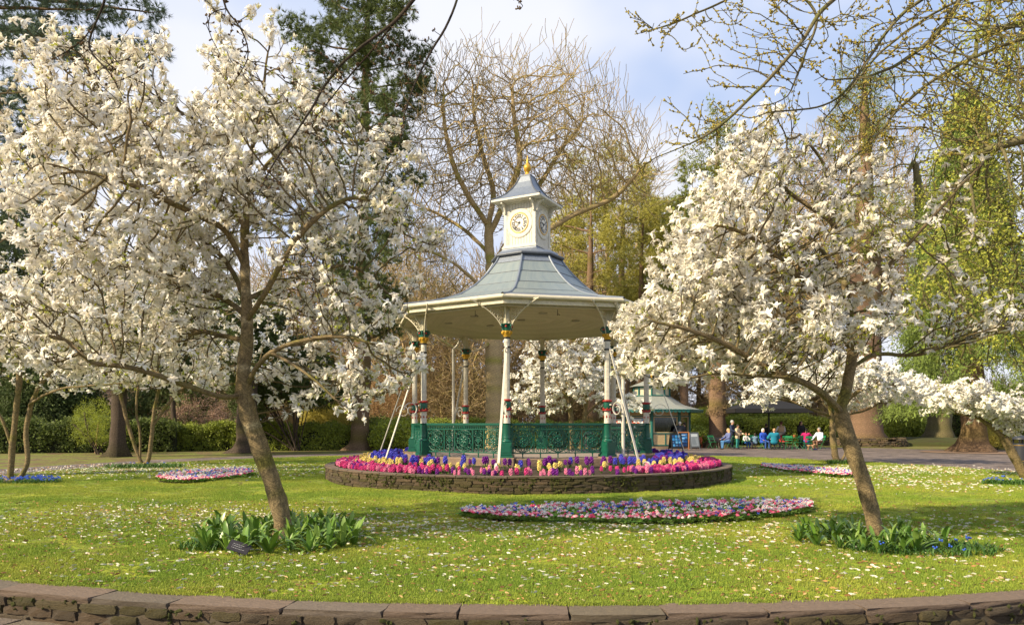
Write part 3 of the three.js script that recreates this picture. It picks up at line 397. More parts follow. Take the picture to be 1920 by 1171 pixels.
function inEllipsoids(list, n, r, shell = 0, dens = null) { const out = []; const tot = list.reduce((s, e) => s + e.r[0] * e.r[1] * e.r[2] * (e.w ?? 1), 0); let guard = 0; while (out.length < n && guard++ < n * 40) { let k = r() * tot, e = list[0]; for (e of list) { k -= e.r[0] * e.r[1] * e.r[2] * (e.w ?? 1); if (k < 0) break; } const p = V(rnd(-1, 1, r), rnd(-1, 1, r), rnd(-1, 1, r)), l = p.length(); if (l > 1 || l < shell) continue; p.set(e.c.x + p.x * e.r[0], e.c.y + p.y * e.r[1], e.c.z + p.z * e.r[2]); if (dens && r() > dens(p)) continue; out.push(p); } return out; }
const mossy = (c = [1, 1, 1], lichen = .35) => (r, p, ny) => { const m = smoothstep(noise3(p.x * 3, p.y * 2, p.z * 3) + .35 * ny, .1, .8), w = r > .05 && noise3(p.x * 9, p.y * 9, p.z * 9) > 1 - lichen ? 1 : 0; const k = r < .012 ? .82 : 1; return [(lerp(c[0], c[0] * .72, m) + w * .7) * k, (lerp(c[1], c[1] * .86, m) + w * .85) * k, (lerp(c[2], c[2] * .38, m) + w * 1.1) * k]; };

// ---------------------------------------------------------------- blossom, leaves, needles
function petal(len, wid, curl, cup, roll = 0) { const n = 4, pos = [], idx = [], uv = []; for (let i = 0; i <= n; i++) { const t = i / n, w = wid * Math.pow(Math.sin(Math.PI * (.10 + .86 * t)), .75) * .5, a = cup + curl * t, y = len * t * Math.cos(a * .75) , x = len * t * Math.sin(a * .75); for (const s of [-1, 0, 1]) { pos.push(x - (s ? 0 : .10 * wid) * Math.cos(a), y + (s ? 0 : .10 * wid) * Math.sin(a), s * w + roll * t * len * .2); uv.push((s + 1) / 2, t); } } for (let i = 0; i < n; i++) for (let j = 0; j < 2; j++) { const a = i * 3 + j; idx.push(a, a + 1, a + 3, a + 3, a + 1, a + 4); } const g = new THREE.BufferGeometry(); g.setAttribute('position', new THREE.Float32BufferAttribute(pos, 3)); g.setAttribute('uv', new THREE.Float32BufferAttribute(uv, 2)); g.setIndex(idx); g.computeVertexNormals(); return g; }
function blossomGeo(seed, n, open, len, wid) { const r = mulberry(seed), parts = []; for (let k = 0; k < n; k++) { const g = petal(len * rnd(.85, 1.12, r), wid * rnd(.85, 1.15, r), rnd(.2, 1.3, r) * open * 1.25, open * rnd(.5, 1.15, r), rnd(-1, 1, r)); g.rotateX(rnd(-.2, .2, r)); g.rotateY(k * 2.4 + rnd(-.25, .25, r)); const e = rnd(.92, 1.03, r); parts.push(tint(g, seed === 5 ? [e, e * .95, e * .86] : seed === 4 ? [e * .98, e * .96, e * .84] : [e, e * .99, e * .965])); } parts.push(tint(ball(len * .10, 0, len * .08, 0, 5), [.62, .60, .30])); return join(parts); }
const BLOSSOM = [blossomGeo(1, 9, 1.15, .105, .045), blossomGeo(2, 9, .75, .11, .05), blossomGeo(3, 8, 1.6, .11, .042), blossomGeo(4, 7, .42, .10, .055), blossomGeo(5, 10, 1.35, .10, .04)];
const BLOSSOM_FAR = [blossomGeo(11, 6, 1.1, .11, .06), blossomGeo(12, 6, .7, .12, .065)];
const petalMat = phys([.92, .90, .85], { transmission: .36, thickness: 0, roughness: .75, side: THREE.DoubleSide, ior: 1.3, ...VC });
const petalMatFar = phys([.88, .86, .81], { transmission: .25, thickness: 0, roughness: .8, side: THREE.DoubleSide, ior: 1.3, ...VC });
function leafGeo(len, wid, fold = .25) { const pos = [0, 0, 0, len * .45, fold * wid * .5, wid * .5, len * .5, -.02 * len, 0, len * .45, fold * wid * .5, -wid * .5, len, -.12 * len, 0], idx = [0, 1, 2, 0, 2, 3, 1, 4, 2, 2, 4, 3]; const g = new THREE.BufferGeometry(); g.setAttribute('position', new THREE.Float32BufferAttribute(pos, 3)); g.setIndex(idx); g.computeVertexNormals(); g.rotateZ(Math.PI / 2); return clean(g); }
const clump = (seed, n, spread, len, wid) => { const r = mulberry(seed), parts = []; for (let i = 0; i < n; i++) { const g = leafGeo(len * rnd(.7, 1.2, r), wid * rnd(.7, 1.2, r)); g.applyQuaternion(facing(V(rnd(-1, 1, r), rnd(-.6, 1, r), rnd(-1, 1, r)).normalize(), r() * 6)); g.translate(rnd(-spread, spread, r), rnd(-spread, spread, r), rnd(-spread, spread, r)); const e = rnd(.75, 1.2, r); parts.push(tint(g, [e, e, e * .9])); } return join(parts); };
const BUD = join([tint(leafGeo(.05, .022), [1, 1, 1]), tint(leafGeo(.04, .02).rotateZ(.9), [.9, 1, .8]), tint(leafGeo(.045, .02).rotateZ(-.8).rotateY(1), [1.1, 1, .8])]);
const needleTuft = (seed, n, len, w, spread) => { const r = mulberry(seed), parts = []; for (let i = 0; i < n; i++) { const g = new THREE.BufferGeometry(); g.setAttribute('position', new THREE.Float32BufferAttribute([-w, 0, 0, w, 0, 0, 0, len * rnd(.7, 1.15, r), 0], 3)); g.setIndex([0, 1, 2]); g.computeVertexNormals(); const d = V(rnd(-1, 1, r), rnd(-.2, 1, r) + spread, rnd(-1, 1, r)).normalize(); g.applyQuaternion(facing(d, r() * 6)); const e = rnd(.7, 1.25, r); parts.push(tint(clean(g), [e, e, e])); } return join(parts); };
const LEAFM = { bud: leafMat([.42, .44, .08], .35, VC), fresh: leafMat([.33, .38, .045], .4, VC), orange: leafMat([.36, .27, .05], .35, VC), pine: leafMat([.14, .18, .06], .15, VC), pineWarm: leafMat([.22, .25, .05], .2, VC), pineGold: leafMat([.47, .44, .10], .25, VC), blue: leafMat([.13, .18, .12], .15, VC), yew: leafMat([.075, .105, .03], .15, VC), cedar: leafMat([.19, .26, .06], .25, VC), hedge: leafMat([.26, .31, .045], .3, VC), hedgeDark: leafMat([.13, .17, .04], .25, VC), pink: leafMat([.52, .35, .29], .3, VC), gold: leafMat([.50, .43, .10], .3, VC), rust: leafMat([.33, .19, .09], .3, VC), brown: leafMat([.27, .19, .10], .3, VC) };
const OPEN = M4(V(0, 0, 0), new THREE.Quaternion(), 1);

// A flowering magnolia: trunk (with its limbs and twigs), blossoms, young leaves
function magnolia({ name = 'magnolia_tree', label, limbs, envelope, n, step = .085, kill = .15, base, tip = .0052, seed, near = 0, flowers, size = 1, leaves = 1500, shell = .35, dens = null, blossomAt = null, jitter = .32 }) {
  const r = mulberry(seed), root = limbs[0][0], o = thing(name, label, 'tree', root);
  const t = thicken(sprout(smoothTree(thicken(grow({ limbs, attractors: inEllipsoids(envelope, n, r, shell, dens), step, kill, r, max: 14000, jitter, rounds: 110 }), tip, base)), r, near ? .30 : .12, near ? .24 : .4, near ? 1 : 0, .2, 4), tip, base, 1.35);
  const g = skin(t, { flare: .07, tone: mossy([1, .97, .9], near ? .34 : .0), sides: near ? undefined : (q) => (q > .08 ? 8 : q > .03 ? 5 : 3) }); g.translate(-root.x, -root.y, -root.z); mesh('trunk', g, BARK.magnolia, o);
  const spots = []; t.P.forEach((p, i) => { if (t.rad[i] < tip * 2.2 && i > 20) { const w = (t.kids[i].length ? .35 : 1) * (blossomAt ? blossomAt(p) : 1); if (w > 0) spots.push([p, tipDir(t, i), r() / w]); } });
  spots.sort((a, b) => a[2] - b[2]); const use = [...spots]; for (let k = 0; use.length < flowers && spots.length; k++) { const [p, d] = spots[k % Math.min(spots.length, flowers)]; use.push([p.clone().add(V(rnd(-.10, .10, r), rnd(-.08, .10, r), rnd(-.10, .10, r))), d, 1]); } use.length = Math.min(use.length, flowers);
  const ms = use.map(([p, d]) => { const q = d.clone().multiplyScalar(.7).add(V(rnd(-.6, .6, r), rnd(-.15, 1.0, r), rnd(-.6, .6, r))).normalize(); return [M4(p.clone().addScaledVector(q, .01).sub(root), facing(q, r() * 6), size * rnd(.72, 1.22, r)), p]; });
  const shapes = near ? BLOSSOM : BLOSSOM_FAR; if (near) ms.sort((a, b) => b[1].z - a[1].z);
  const single = near ? Math.min(near, ms.length) : 0; for (let k = 0; k < single; k++) { const m = mesh('blossom', pick(shapes, r), petalMat, o); m.applyMatrix4(ms[k][0]); }
  const rest = ms.slice(single), by = shapes.map(() => []); rest.forEach(([m]) => by[Math.floor(r() * shapes.length)].push(m)); by.forEach((l, k) => l.length && scatter('blossoms', shapes[k], near ? petalMat : petalMatFar, l, o));
  const lv = []; for (let k = 0; k < leaves && spots.length; k++) { const [p, d] = pick(spots, r), q = d.clone().add(V(rnd(-.8, .8, r), rnd(-.2, .9, r), rnd(-.8, .8, r))).normalize(); lv.push(M4(p.clone().add(V(rnd(-.06, .06, r), rnd(-.06, .06, r), rnd(-.06, .06, r))).sub(root), facing(q, r() * 6), rnd(.7, 1.5, r) * (near ? 1 : 1.5))); } if (lv.length) scatter('young_leaves', BUD, LEAFM.bud, lv, o);
  return o;
}
const ell = (px, py, d, rx, ry, rz, w = 1) => ({ c: at(px, py, d), r: [rx * d / LENS, ry * d / LENS, rz], w });   // an ellipsoid, its half sizes across the picture in pixels
const path = (d, ...p) => p.map(([x, y, dz = 0]) => at(x, y, d + dz));
const px1 = (p) => 960 - p.x / p.z * LENS, py1 = (p) => HORIZON + (p.y - EYE) / p.z * LENS;
{ // the two big magnolias in front
  const d = 10.5;
  magnolia({ label: 'large leaning white magnolia in full bloom on the lawn to the left of the bandstand', seed: 101, near: 300, base: .092, n: 3300, flowers: 7400, size: .82, leaves: 3600,
    limbs: [[...path(d, [533, 1012], [524, 950], [505, 890], [480, 820], [462, 765], [455, 715], [462, 640], [462, 560], [458, 470], [462, 380], [470, 290, .1], [490, 200, .2], [500, 110, .2], [510, 55, .2])],
      path(d, [455, 740], [420, 745, -.3], [370, 730, -.6], [310, 710, -.9], [250, 690, -1.2], [170, 680, -1.3]), path(d, [462, 725], [480, 690, -.2], [510, 660, -.5], [560, 640, -.8], [640, 630, -1.0], [720, 650, -1.2]), path(d, [510, 662, -.5], [560, 690, -.9], [610, 730, -1.2], [650, 770, -1.3]),
      path(d, [460, 590], [420, 560, .3], [340, 530, .5], [250, 510, .8], [150, 520, .9], [60, 600, 1]), path(d, [462, 600], [490, 560, -.4], [530, 490, -.7], [580, 420, -1], [660, 370, -1.1], [750, 400, -1.2]), path(d, [460, 500], [420, 430, -.3], [360, 400, -.6], [280, 360, -1], [200, 330, -1.3]), path(d, [458, 560], [430, 500, .6], [380, 450, 1.1], [300, 420, 1.6], [180, 400, 1.9]),
      path(d, [465, 370], [500, 310, .3], [560, 260, .5], [630, 230, .7]), path(d, [465, 400], [430, 300, .2], [370, 230, .3], [320, 200, .4]), path(d, [460, 420], [350, 300, .4], [250, 210, .5], [150, 150, .7], [110, 100, .8]), path(d, [462, 560], [560, 520, 1], [660, 500, 1.6], [740, 560, 1.8]), path(d, [462, 640], [360, 620, 1], [240, 640, 1.8], [120, 650, 2.2])],
    envelope: [ell(455, 300, d, 215, 190, 2.2), ell(480, 160, d, 125, 92, 1.4), ell(235, 230, d, 185, 130, 1.6), ell(90, 270, d + .3, 120, 110, 1.2), ell(130, 180, d + .3, 110, 90, 1.2), ell(260, 420, d, 180, 150, 2.2), ell(230, 560, d, 175, 130, 2.4), ell(110, 640, d, 125, 70, 1.8), ell(60, 650, d, 70, 40, 1.2), ell(300, 690, d, 150, 55, 1.9), ell(620, 330, d, 160, 110, 1.8), ell(720, 430, d, 100, 80, 1.4), ell(640, 560, d, 140, 90, 2), ell(690, 700, d, 100, 60, 1.5), ell(590, 720, d, 90, 40, 1.5)],
    dens: (p) => { const n = noise3(p.x * .8, p.y * .8, p.z * .8), x = px1(p), y = py1(p); if (Math.hypot((x - 345) / 62, (y - 100) / 95) < 1 || Math.hypot((x - 690) / 90, (y - 500) / 42) < 1) return .02; return n > -.2 ? 1 : .05; }, blossomAt: (p) => { const x = px1(p), y = py1(p); return x > 540 && y > 480 ? .62 : x > 400 && y > 560 ? .6 : x < 480 && y < 560 ? 1.2 : .85; } });
  const e = 10.3;
  magnolia({ label: 'white magnolia in full bloom leaning left on the lawn in front of the kiosk', seed: 202, near: 300, base: .084, n: 2500, flowers: 4700, size: .82, leaves: 3200,
    limbs: [path(e, [1648, 1016], [1632, 950], [1612, 880], [1590, 820], [1578, 770], [1592, 710, .1], [1598, 640, .2], [1590, 560, .3], [1570, 470, .3], [1560, 380, .3], [1540, 300, .2], [1500, 250, 0]),
      path(e, [1578, 772], [1540, 735, -.4], [1490, 710, -.7], [1420, 705, -1], [1340, 700, -1.2], [1240, 715, -1.4], [1190, 690, -1.5]), path(e, [1490, 712, -.7], [1420, 680, -.8], [1350, 640, -1], [1280, 615, -1.2], [1210, 600, -1.3]), path(e, [1595, 650, .2], [1540, 560, -.4], [1480, 500, -.8], [1400, 440, -1.1], [1340, 420, -1.2]), path(e, [1598, 690, .2], [1640, 665, .5], [1720, 665, .9], [1800, 640, 1.1], [1880, 620, 1.2]), path(e, [1585, 540, .3], [1640, 520, -.2], [1720, 440, -.5], [1800, 350, -.6], [1850, 300, -.6]),
      path(e, [1595, 640, .2], [1560, 600, .9], [1480, 570, 1.4], [1380, 560, 1.7], [1290, 540, 1.8]), path(e, [1565, 420, .3], [1480, 360, .4], [1410, 310, .5], [1370, 270, .5]), path(e, [1560, 400, .3], [1610, 340, .6], [1660, 290, .8]), path(e, [1585, 520, .3], [1500, 430, 1], [1400, 380, 1.2], [1320, 400, 1.3])],
    envelope: [ell(1370, 500, e, 130, 110, 1.7), ell(1300, 580, e, 110, 110, 1.5), ell(1230, 640, e, 70, 80, 1.1), ell(1190, 660, e, 50, 55, .9), ell(1400, 390, e, 95, 90, 1.4), ell(1440, 270, e, 65, 60, .9), ell(1500, 330, e, 75, 80, 1.2, .7), ell(1530, 490, e, 115, 95, 1.8, .6), ell(1610, 575, e, 85, 45, 1.2, .9), ell(1460, 650, e, 150, 65, 1.9, .8), ell(1740, 440, e, 90, 70, 1.0, .16), ell(1860, 580, e, 80, 60, .9, .5), ell(1790, 330, e, 80, 40, .7, .16), ell(1630, 620, e, 60, 40, 1.2, .5), ell(1640, 330, e, 60, 40, .8, .2)],
    dens: (p) => { const n = noise3(p.x * .85 + 7, p.y * .85, p.z * .85); return n > -.22 ? 1 : .05; }, blossomAt: (p) => { const x = px1(p), y = py1(p); return x < 1440 ? 1.4 : x > 1690 ? .3 : y > 510 && y < 630 && x > 1510 ? 1 : .34; } });
}
// magnolias farther off
{
  let d = 20.3; magnolia({ label: 'white magnolia with two upright stems above blue flowers at the left edge', seed: 303, base: .1, n: 1100, step: .13, kill: .24, flowers: 1500, size: 1.0, leaves: 700, tip: .007,
    limbs: [path(d, [18, 908], [22, 840], [30, 760], [35, 690], [10, 600], [-10, 500]), path(d, [28, 906], [50, 870], [48, 810], [60, 750], [90, 700], [160, 640], [230, 600]), path(d, [22, 840], [0, 780], [-40, 740], [-90, 700]), path(d, [35, 690], [100, 620, 1], [190, 560, 1.5]), path(d, [48, 760], [110, 730, -1], [200, 720, -1.5], [290, 715, -1.6])], envelope: [ell(20, 590, d, 150, 120, 2.2), ell(140, 600, d, 150, 100, 2.2), ell(200, 690, d, 130, 50, 1.8), ell(-60, 650, d, 120, 90, 2)] });
  d = 28.7; magnolia({ label: 'white magnolia with three spreading stems behind the left pink flower bed', seed: 304, base: .11, n: 1300, step: .16, kill: .27, flowers: 2100, size: 1.15, leaves: 700, tip: .008,
    limbs: [path(d, [268, 876], [255, 845], [238, 790], [225, 740], [215, 680], [190, 600]), path(d, [262, 865], [262, 810], [255, 770], [262, 700], [270, 620]), path(d, [276, 874], [284, 820], [290, 760], [310, 700], [350, 640], [420, 590]), path(d, [284, 800], [340, 730, .5], [420, 690, .8], [500, 680, 1])], envelope: [ell(270, 620, d, 170, 100, 3), ell(420, 610, d, 130, 95, 2.6), ell(150, 650, d, 110, 80, 2.6), ell(480, 690, d, 80, 45, 2), ell(330, 700, d, 110, 40, 2)] });
  d = 36; magnolia({ label: 'white magnolia in bloom seen through the bandstand behind its back columns', seed: 305, base: .17, n: 1500, step: .18, kill: .29, flowers: 2900, size: 1.1, leaves: 700, tip: .009,
    limbs: [path(d, [1072, 858], [1072, 800], [1068, 760], [1050, 720], [1010, 690]), path(d, [1085, 858], [1095, 790], [1100, 740], [1090, 680], [1070, 640]), path(d, [1095, 780], [1130, 750], [1165, 740]), path(d, [1068, 760], [1120, 690, 1], [1170, 660, 1])], envelope: [ell(1065, 690, d, 95, 75, 2.4), ell(1010, 730, d, 62, 55, 2), ell(1115, 690, d, 65, 70, 2), ell(1060, 640, d, 80, 50, 2), ell(1170, 760, d, 60, 30, 1.6)] });
  d = 30.2; magnolia({ label: 'white magnolia with low spreading crown beside the path at the cafe tables', seed: 306, base: .13, n: 1400, step: .14, kill: .25, flowers: 2500, size: 1.1, leaves: 500, tip: .0075,
    limbs: [path(d, [1570, 868], [1563, 830], [1560, 790], [1552, 750], [1530, 715], [1480, 700]), path(d, [1578, 868], [1590, 830], [1575, 790], [1530, 770], [1480, 750]), path(d, [1563, 800], [1600, 740], [1660, 720], [1730, 730]), path(d, [1560, 780], [1620, 770, 1], [1680, 740, 1.5])], envelope: [ell(1480, 725, d, 70, 38, 2.2), ell(1420, 740, d, 30, 30, 1.2), ell(1570, 705, d, 90, 42, 2.4), ell(1660, 725, d, 85, 36, 2.2), ell(1715, 735, d, 50, 28, 1.6)] });
  d = 22; magnolia({ label: 'small white magnolia leaning left across the path at the right edge', seed: 307, base: .10, n: 900, step: .11, kill: .19, flowers: 1500, size: 1.0, leaves: 400, tip: .006,
    limbs: [path(d, [1928, 900], [1905, 860], [1885, 825], [1860, 800], [1830, 782], [1790, 775]), path(d, [1885, 825], [1890, 790, .5], [1920, 765, .6], [1960, 750, .8]), path(d, [1850, 795], [1800, 750, .4], [1760, 740, .5])], envelope: [ell(1800, 750, d, 65, 27, 1.3), ell(1860, 765, d, 70, 24, 1.2), ell(1930, 770, d, 60, 26, 1.2), ell(1810, 725, d, 40, 18, .9)] });
}
// ---------------------------------------------------------------- trees, shrubs and hedges round the lawn
const CL = { leaf: clump(1, 22, .16, .10, .05), leafB: clump(2, 22, .16, .10, .055), fine: clump(3, 26, .2, .07, .03), needle: needleTuft(4, 26, .22, .010, .1), needleB: needleTuft(5, 22, .26, .011, .4), spray: clump(6, 30, .14, .09, .03) };
CL.hang = CL.spray.clone().scale(.8, 1.7, .8);
const grounded = (o, t, r) => { t.P.forEach((p) => p.sub(r)); };
// a tree grown from limbs and an envelope; clumps of foliage sit on its twig ends
function woodTree({ name, label, category = 'tree', group, limbs, envelope, n = 800, step, kill, base, tip = .012, boost = 1, seed, barkMat = BARK.bare, flare = 0, shell = .2, clumps = 0, geos = [], leaf, size = [1, 1.5], spread = .3, up = 0, jitter = .3, dens, droop = 0, extra, minR = 0, tone, leafName = 'foliage', max = 16000, kind, sides, tips = 2.5, twigs = null }) {
  const r = mulberry(seed), root = limbs[0][0], o = thing(name, label, category, root, 0, group);
  let t = smoothTree(thicken(grow({ limbs, attractors: inEllipsoids(envelope, n, r, shell, dens), step, kill, r, max, jitter, up, rounds: 120 }), tip, base, boost)); if (twigs) t = thicken(sprout(t, r, ...twigs), tip, base, boost);
  const g = skin(t, { flare, minR, tone: tone ?? mossy([1, 1, 1], 0), sides: sides ?? ((q) => (q > .25 ? 14 : q > .08 ? 8 : q > .03 ? 5 : 3)) }); g.translate(-root.x, -root.y, -root.z); mesh('trunk', g, barkMat, o);
  if (clumps) { const ends = []; t.P.forEach((p, i) => { if (t.rad[i] < tip * tips && i > 10) ends.push(i); }); const by = geos.map(() => []);
    for (let k = 0; k < clumps; k++) { const i = pick(ends, r), d = tipDir(t, i).multiplyScalar(.6).add(V(rnd(-.7, .7, r), rnd(-.5, .8, r) - droop, rnd(-.7, .7, r))).normalize(), p = t.P[i].clone().add(V(rnd(-spread, spread, r), rnd(-spread, spread, r) * .8 - droop * spread * r(), rnd(-spread, spread, r))); by[k % geos.length].push(M4(p.sub(root), facing(d, r() * 6), rnd(...size, r))); }
    by.forEach((l, k) => scatter(leafName, geos[k], leaf, l, o)); }
  if (extra) extra(o, t, root, r); return o;
}
// a mass of leaf clumps on a few stems
function shrub({ name = 'shrub', label, category = 'shrub', group, base, blobs, count, geos = [CL.leaf, CL.leafB], leaf, size = [1, 1.6], stems = 6, stemMat = BARK.dark, seed, shell = .55 }) {
  const r = mulberry(seed), o = thing(name, label, category, base, 0, group), by = geos.map(() => []);
  const pts = inEllipsoids(blobs, count, r, shell, (p) => (p.y < .04 ? 0 : noise3(p.x * .9, p.y * .9, p.z * .9) > -.45 ? 1 : .15));
  pts.forEach((p, k) => by[k % geos.length].push(M4(p.clone().sub(base), facing(V(rnd(-1, 1, r), rnd(-.4, 1, r), rnd(-1, 1, r)).normalize(), r() * 6), rnd(...size, r)))); by.forEach((l, k) => l.length && scatter('foliage', geos[k], leaf, l, o));
  const st = []; for (let k = 0; k < stems; k++) { const e = pick(pts, r).clone().sub(base).multiplyScalar(.9), m = e.clone().multiplyScalar(.5).add(V(rnd(-.2, .2, r), .2, rnd(-.2, .2, r))); st.push(tube([V(rnd(-.2, .2, r), -.05, rnd(-.2, .2, r)), m, e], .03 + .02 * r(), 5)); } if (st.length) mesh('stems', st, stemMat, o); return o;
}
function hedge(label, pts, h, w, count, leaf, seed, name = 'hedge') {
  const r = mulberry(seed), base = pts[0].clone().setY(groundY(pts[0].z)), o = thing(name, label, 'hedge', base), c = new THREE.CatmullRomCurve3(pts), L = c.getLength(), by = [[], []], core = [];
  const up = V(0, 1, 0); for (let k = 0; k < count; k++) { const t = r(), p = c.getPointAt(t), d = c.getTangentAt(t), s = d.clone().cross(up).normalize(), H = h * (.9 + .14 * noise2(t * L * .6, seed)), f = r(); let a, y; if (f < .35) { a = rnd(-1, 1, r); y = H * rnd(.9, 1.04, r); } else { a = (r() < .8 ? -1 : 1) * rnd(.8, 1.05, r); y = H * r(); } const q = p.clone().addScaledVector(s, a * w / 2).setY(base.y + y).sub(base); by[k % 2].push(M4(q, facing(V(rnd(-1, 1, r), rnd(-.2, 1, r), rnd(-1, 1, r)).normalize(), r() * 6), rnd(.9, 1.7, r))); }
  by.forEach((l, k) => scatter('foliage', k ? CL.leafB : CL.leaf, leaf, l, o));
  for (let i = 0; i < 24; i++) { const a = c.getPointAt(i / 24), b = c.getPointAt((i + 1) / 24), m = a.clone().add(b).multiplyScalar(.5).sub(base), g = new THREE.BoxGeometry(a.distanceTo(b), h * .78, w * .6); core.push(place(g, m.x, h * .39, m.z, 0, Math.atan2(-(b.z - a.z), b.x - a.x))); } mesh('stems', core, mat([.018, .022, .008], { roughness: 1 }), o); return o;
}
const foot = (px, d) => { const p = at(px, 793, d); p.y = groundY(p.z) - .02; return p; };
// --- the great bare plane behind the bandstand
{ const d = 48; woodTree({ name: 'plane_tree', label: 'huge bare plane tree with pale bark spreading above the bandstand roof', seed: 401, barkMat: BARK.plane, base: .40, boost: 1.35, tip: .012, n: 4200, step: .36, kill: .5, jitter: .5, up: .06, minR: .016, max: 22000, twigs: [.42, 1.5, 1, .25, 5], shell: .1,
  limbs: [[foot(925, d), ...path(d, [926, 780], [925, 700], [924, 620], [922, 540], [918, 470], [915, 420])], path(d, [916, 425], [880, 370, -1], [850, 310, -1.5], [835, 240, -2], [830, 170, -2]), path(d, [916, 420], [925, 360, 1], [905, 290, 1.5], [890, 220, 2], [885, 150, 2]), path(d, [918, 440], [950, 370, -.5], [975, 300, -1], [965, 230, -1], [960, 160, -1]), path(d, [922, 480], [870, 430, 1.5], [820, 400, 2], [770, 380, 2.5]), path(d, [922, 500], [960, 440, 2], [1010, 350, 2.5], [1060, 270, 3], [1100, 220, 3]), path(d, [920, 520], [1000, 450, 0], [1080, 400, 0], [1150, 370, -.5], [1200, 320, -1]), path(d, [924, 560], [860, 500, -1.5], [800, 470, -2.5], [760, 480, -3]), path(d, [924, 600], [880, 560, 2], [820, 560, 3], [780, 590, 3]), path(d, [924, 640], [880, 660, -2], [830, 640, -3], [790, 600, -3.5])],
  envelope: [ell(900, 190, d, 110, 80, 5), ell(850, 280, d, 90, 130, 5), ell(1000, 200, d, 120, 80, 5), ell(1080, 280, d, 130, 100, 5), ell(1170, 330, d, 80, 80, 4), ell(940, 330, d, 130, 120, 5), ell(800, 440, d, 60, 100, 4), ell(820, 590, d, 70, 70, 4, .7)] }); }
// --- tall pine left of it
function pine(o) { return woodTree({ name: 'pine_tree', barkMat: BARK.pine, boost: 1.3, tip: .014, step: .36, kill: .55, jitter: .2, minR: .014, shell: .3, geos: [CL.needle, CL.needleB], leaf: LEAFM.pine, leafName: 'needles', flare: .3, ...o }); }
{ const d = 46; const r = mulberry(9), lim = [[foot(674, d), ...path(d, [676, 780], [678, 700], [678, 600], [680, 450], [683, 300], [685, 150], [690, 20], [692, -60])]], env = [];
  for (let y = -60; y < 640; y += 36) { const wide = y < 20 ? 85 + (y + 60) * .3 : y < 330 ? 135 : y < 480 ? 105 : 70; for (const s of [-1, 1]) { if (r() < .12) continue; const L = wide * rnd(.55, 1.05, r), dz = rnd(-3, 3, r), e = [683 + s * L, y - 18 + rnd(-14, 22, r), dz]; lim.push(path(d, [682, y + 12], [683 + s * L * .5, y + 2, dz * .5], e)); env.push(ell(e[0] - s * L * .2, e[1] - 6, d + dz, L * .42, 19, 1.7)); } env.push(ell(684 + rnd(-40, 40, r), y, d + rnd(-3.5, -1, r), 55, 17, 1.4)); }
  pine({ label: 'tall dark green pine rising out of the picture left of the bare plane tree', seed: 402, base: .42, n: 1500, limbs: lim, envelope: env, clumps: 8000, size: [.9, 1.9], spread: .45 }); }
// --- pines at the right behind the clock tower
[[1108, 62, 300, 75, 61], [1168, 66, 285, 72, 62], [1205, 60, 320, 60, 63], [1242, 68, 390, 55, 64], [1055, 70, 420, 60, 65]].forEach(([px, d, top, w, seed], k) => { const r = mulberry(seed), lim = [[foot(px, d), ...path(d, [px + 2, 700], [px - 2, 560], [px, 430], [px + 1, top])]], env = [];
  for (let y = top; y < 700; y += 40) { const wide = w * (y < top + 90 ? .62 : 1) * (y > 560 ? .5 : 1); for (const s of [-1, 1]) { if (r() < .3) continue; const L = wide * rnd(.6, 1.1, r), dz = rnd(-3, 3, r); lim.push(path(d, [px, y + 14], [px + s * L * .6, y + 4, dz * .6], [px + s * L, y - 4 + rnd(-12, 16, r), dz])); env.push(ell(px + s * L * .75, y - 2, d + dz, L * .45, 16, 1.8)); } }
  pine({ label: ['tall yellow green pine just right of the clock tower', 'yellow green pine with a straight trunk between clock tower and right magnolia', 'yellow green pine with a bushy rounded top over the right eave', 'lower yellow green pine nearest the right magnolia', 'short pine half hidden behind the clock tower'][k], seed, base: .36, n: 600, step: .5, kill: .8, limbs: lim, envelope: env, clumps: 2900, size: [.8, 1.6], spread: .8, leaf: LEAFM.pineGold }); });
// golden leafing trees that fill the gap between plane and pines
{ const d = 76, g0 = woodTree({ name: 'leafing_tree', label: 'golden green leafing tree behind the pines right of the clock tower', seed: 127, limbs: [[foot(1140, d), ...path(d, [1140, 740], [1138, 640], [1142, 540], [1140, 440])], path(d, [1140, 620], [1100, 520, 1], [1070, 420, 1]), path(d, [1140, 600], [1180, 500, -1], [1210, 410, -1]), path(d, [1140, 660], [1200, 600, 2], [1240, 540, 2]), path(d, [1140, 680], [1080, 610, -2], [1040, 560, -2]), path(d, [1140, 500], [1135, 400], [1140, 330])], envelope: [ell(1140, 430, d, 110, 130, 5), ell(1140, 570, d, 120, 90, 5)], n: 2000, step: .42, kill: .65, base: .3, boost: 1.3, tip: .014, minR: .022, up: .1, twigs: [.4, 1.6, 1, .3, 5], clumps: 1800, geos: [CL.fine], leaf: LEAFM.pineGold, size: [.7, 1.3], spread: .5 });
  [[1225, 80, .85, 2, 'golden green leafing tree nearest the right magnolia'], [1060, 84, 1.0, 4, 'golden green leafing tree straight behind the clock tower'], [790, 78, .8, 1, 'golden green leafing tree left of the great plane'], [1310, 86, .7, 3, 'golden green leafing tree above the kiosk']].forEach(([px, dd, s, turn, label]) => copyOf(g0, label, foot(px, dd), turn, s)); }
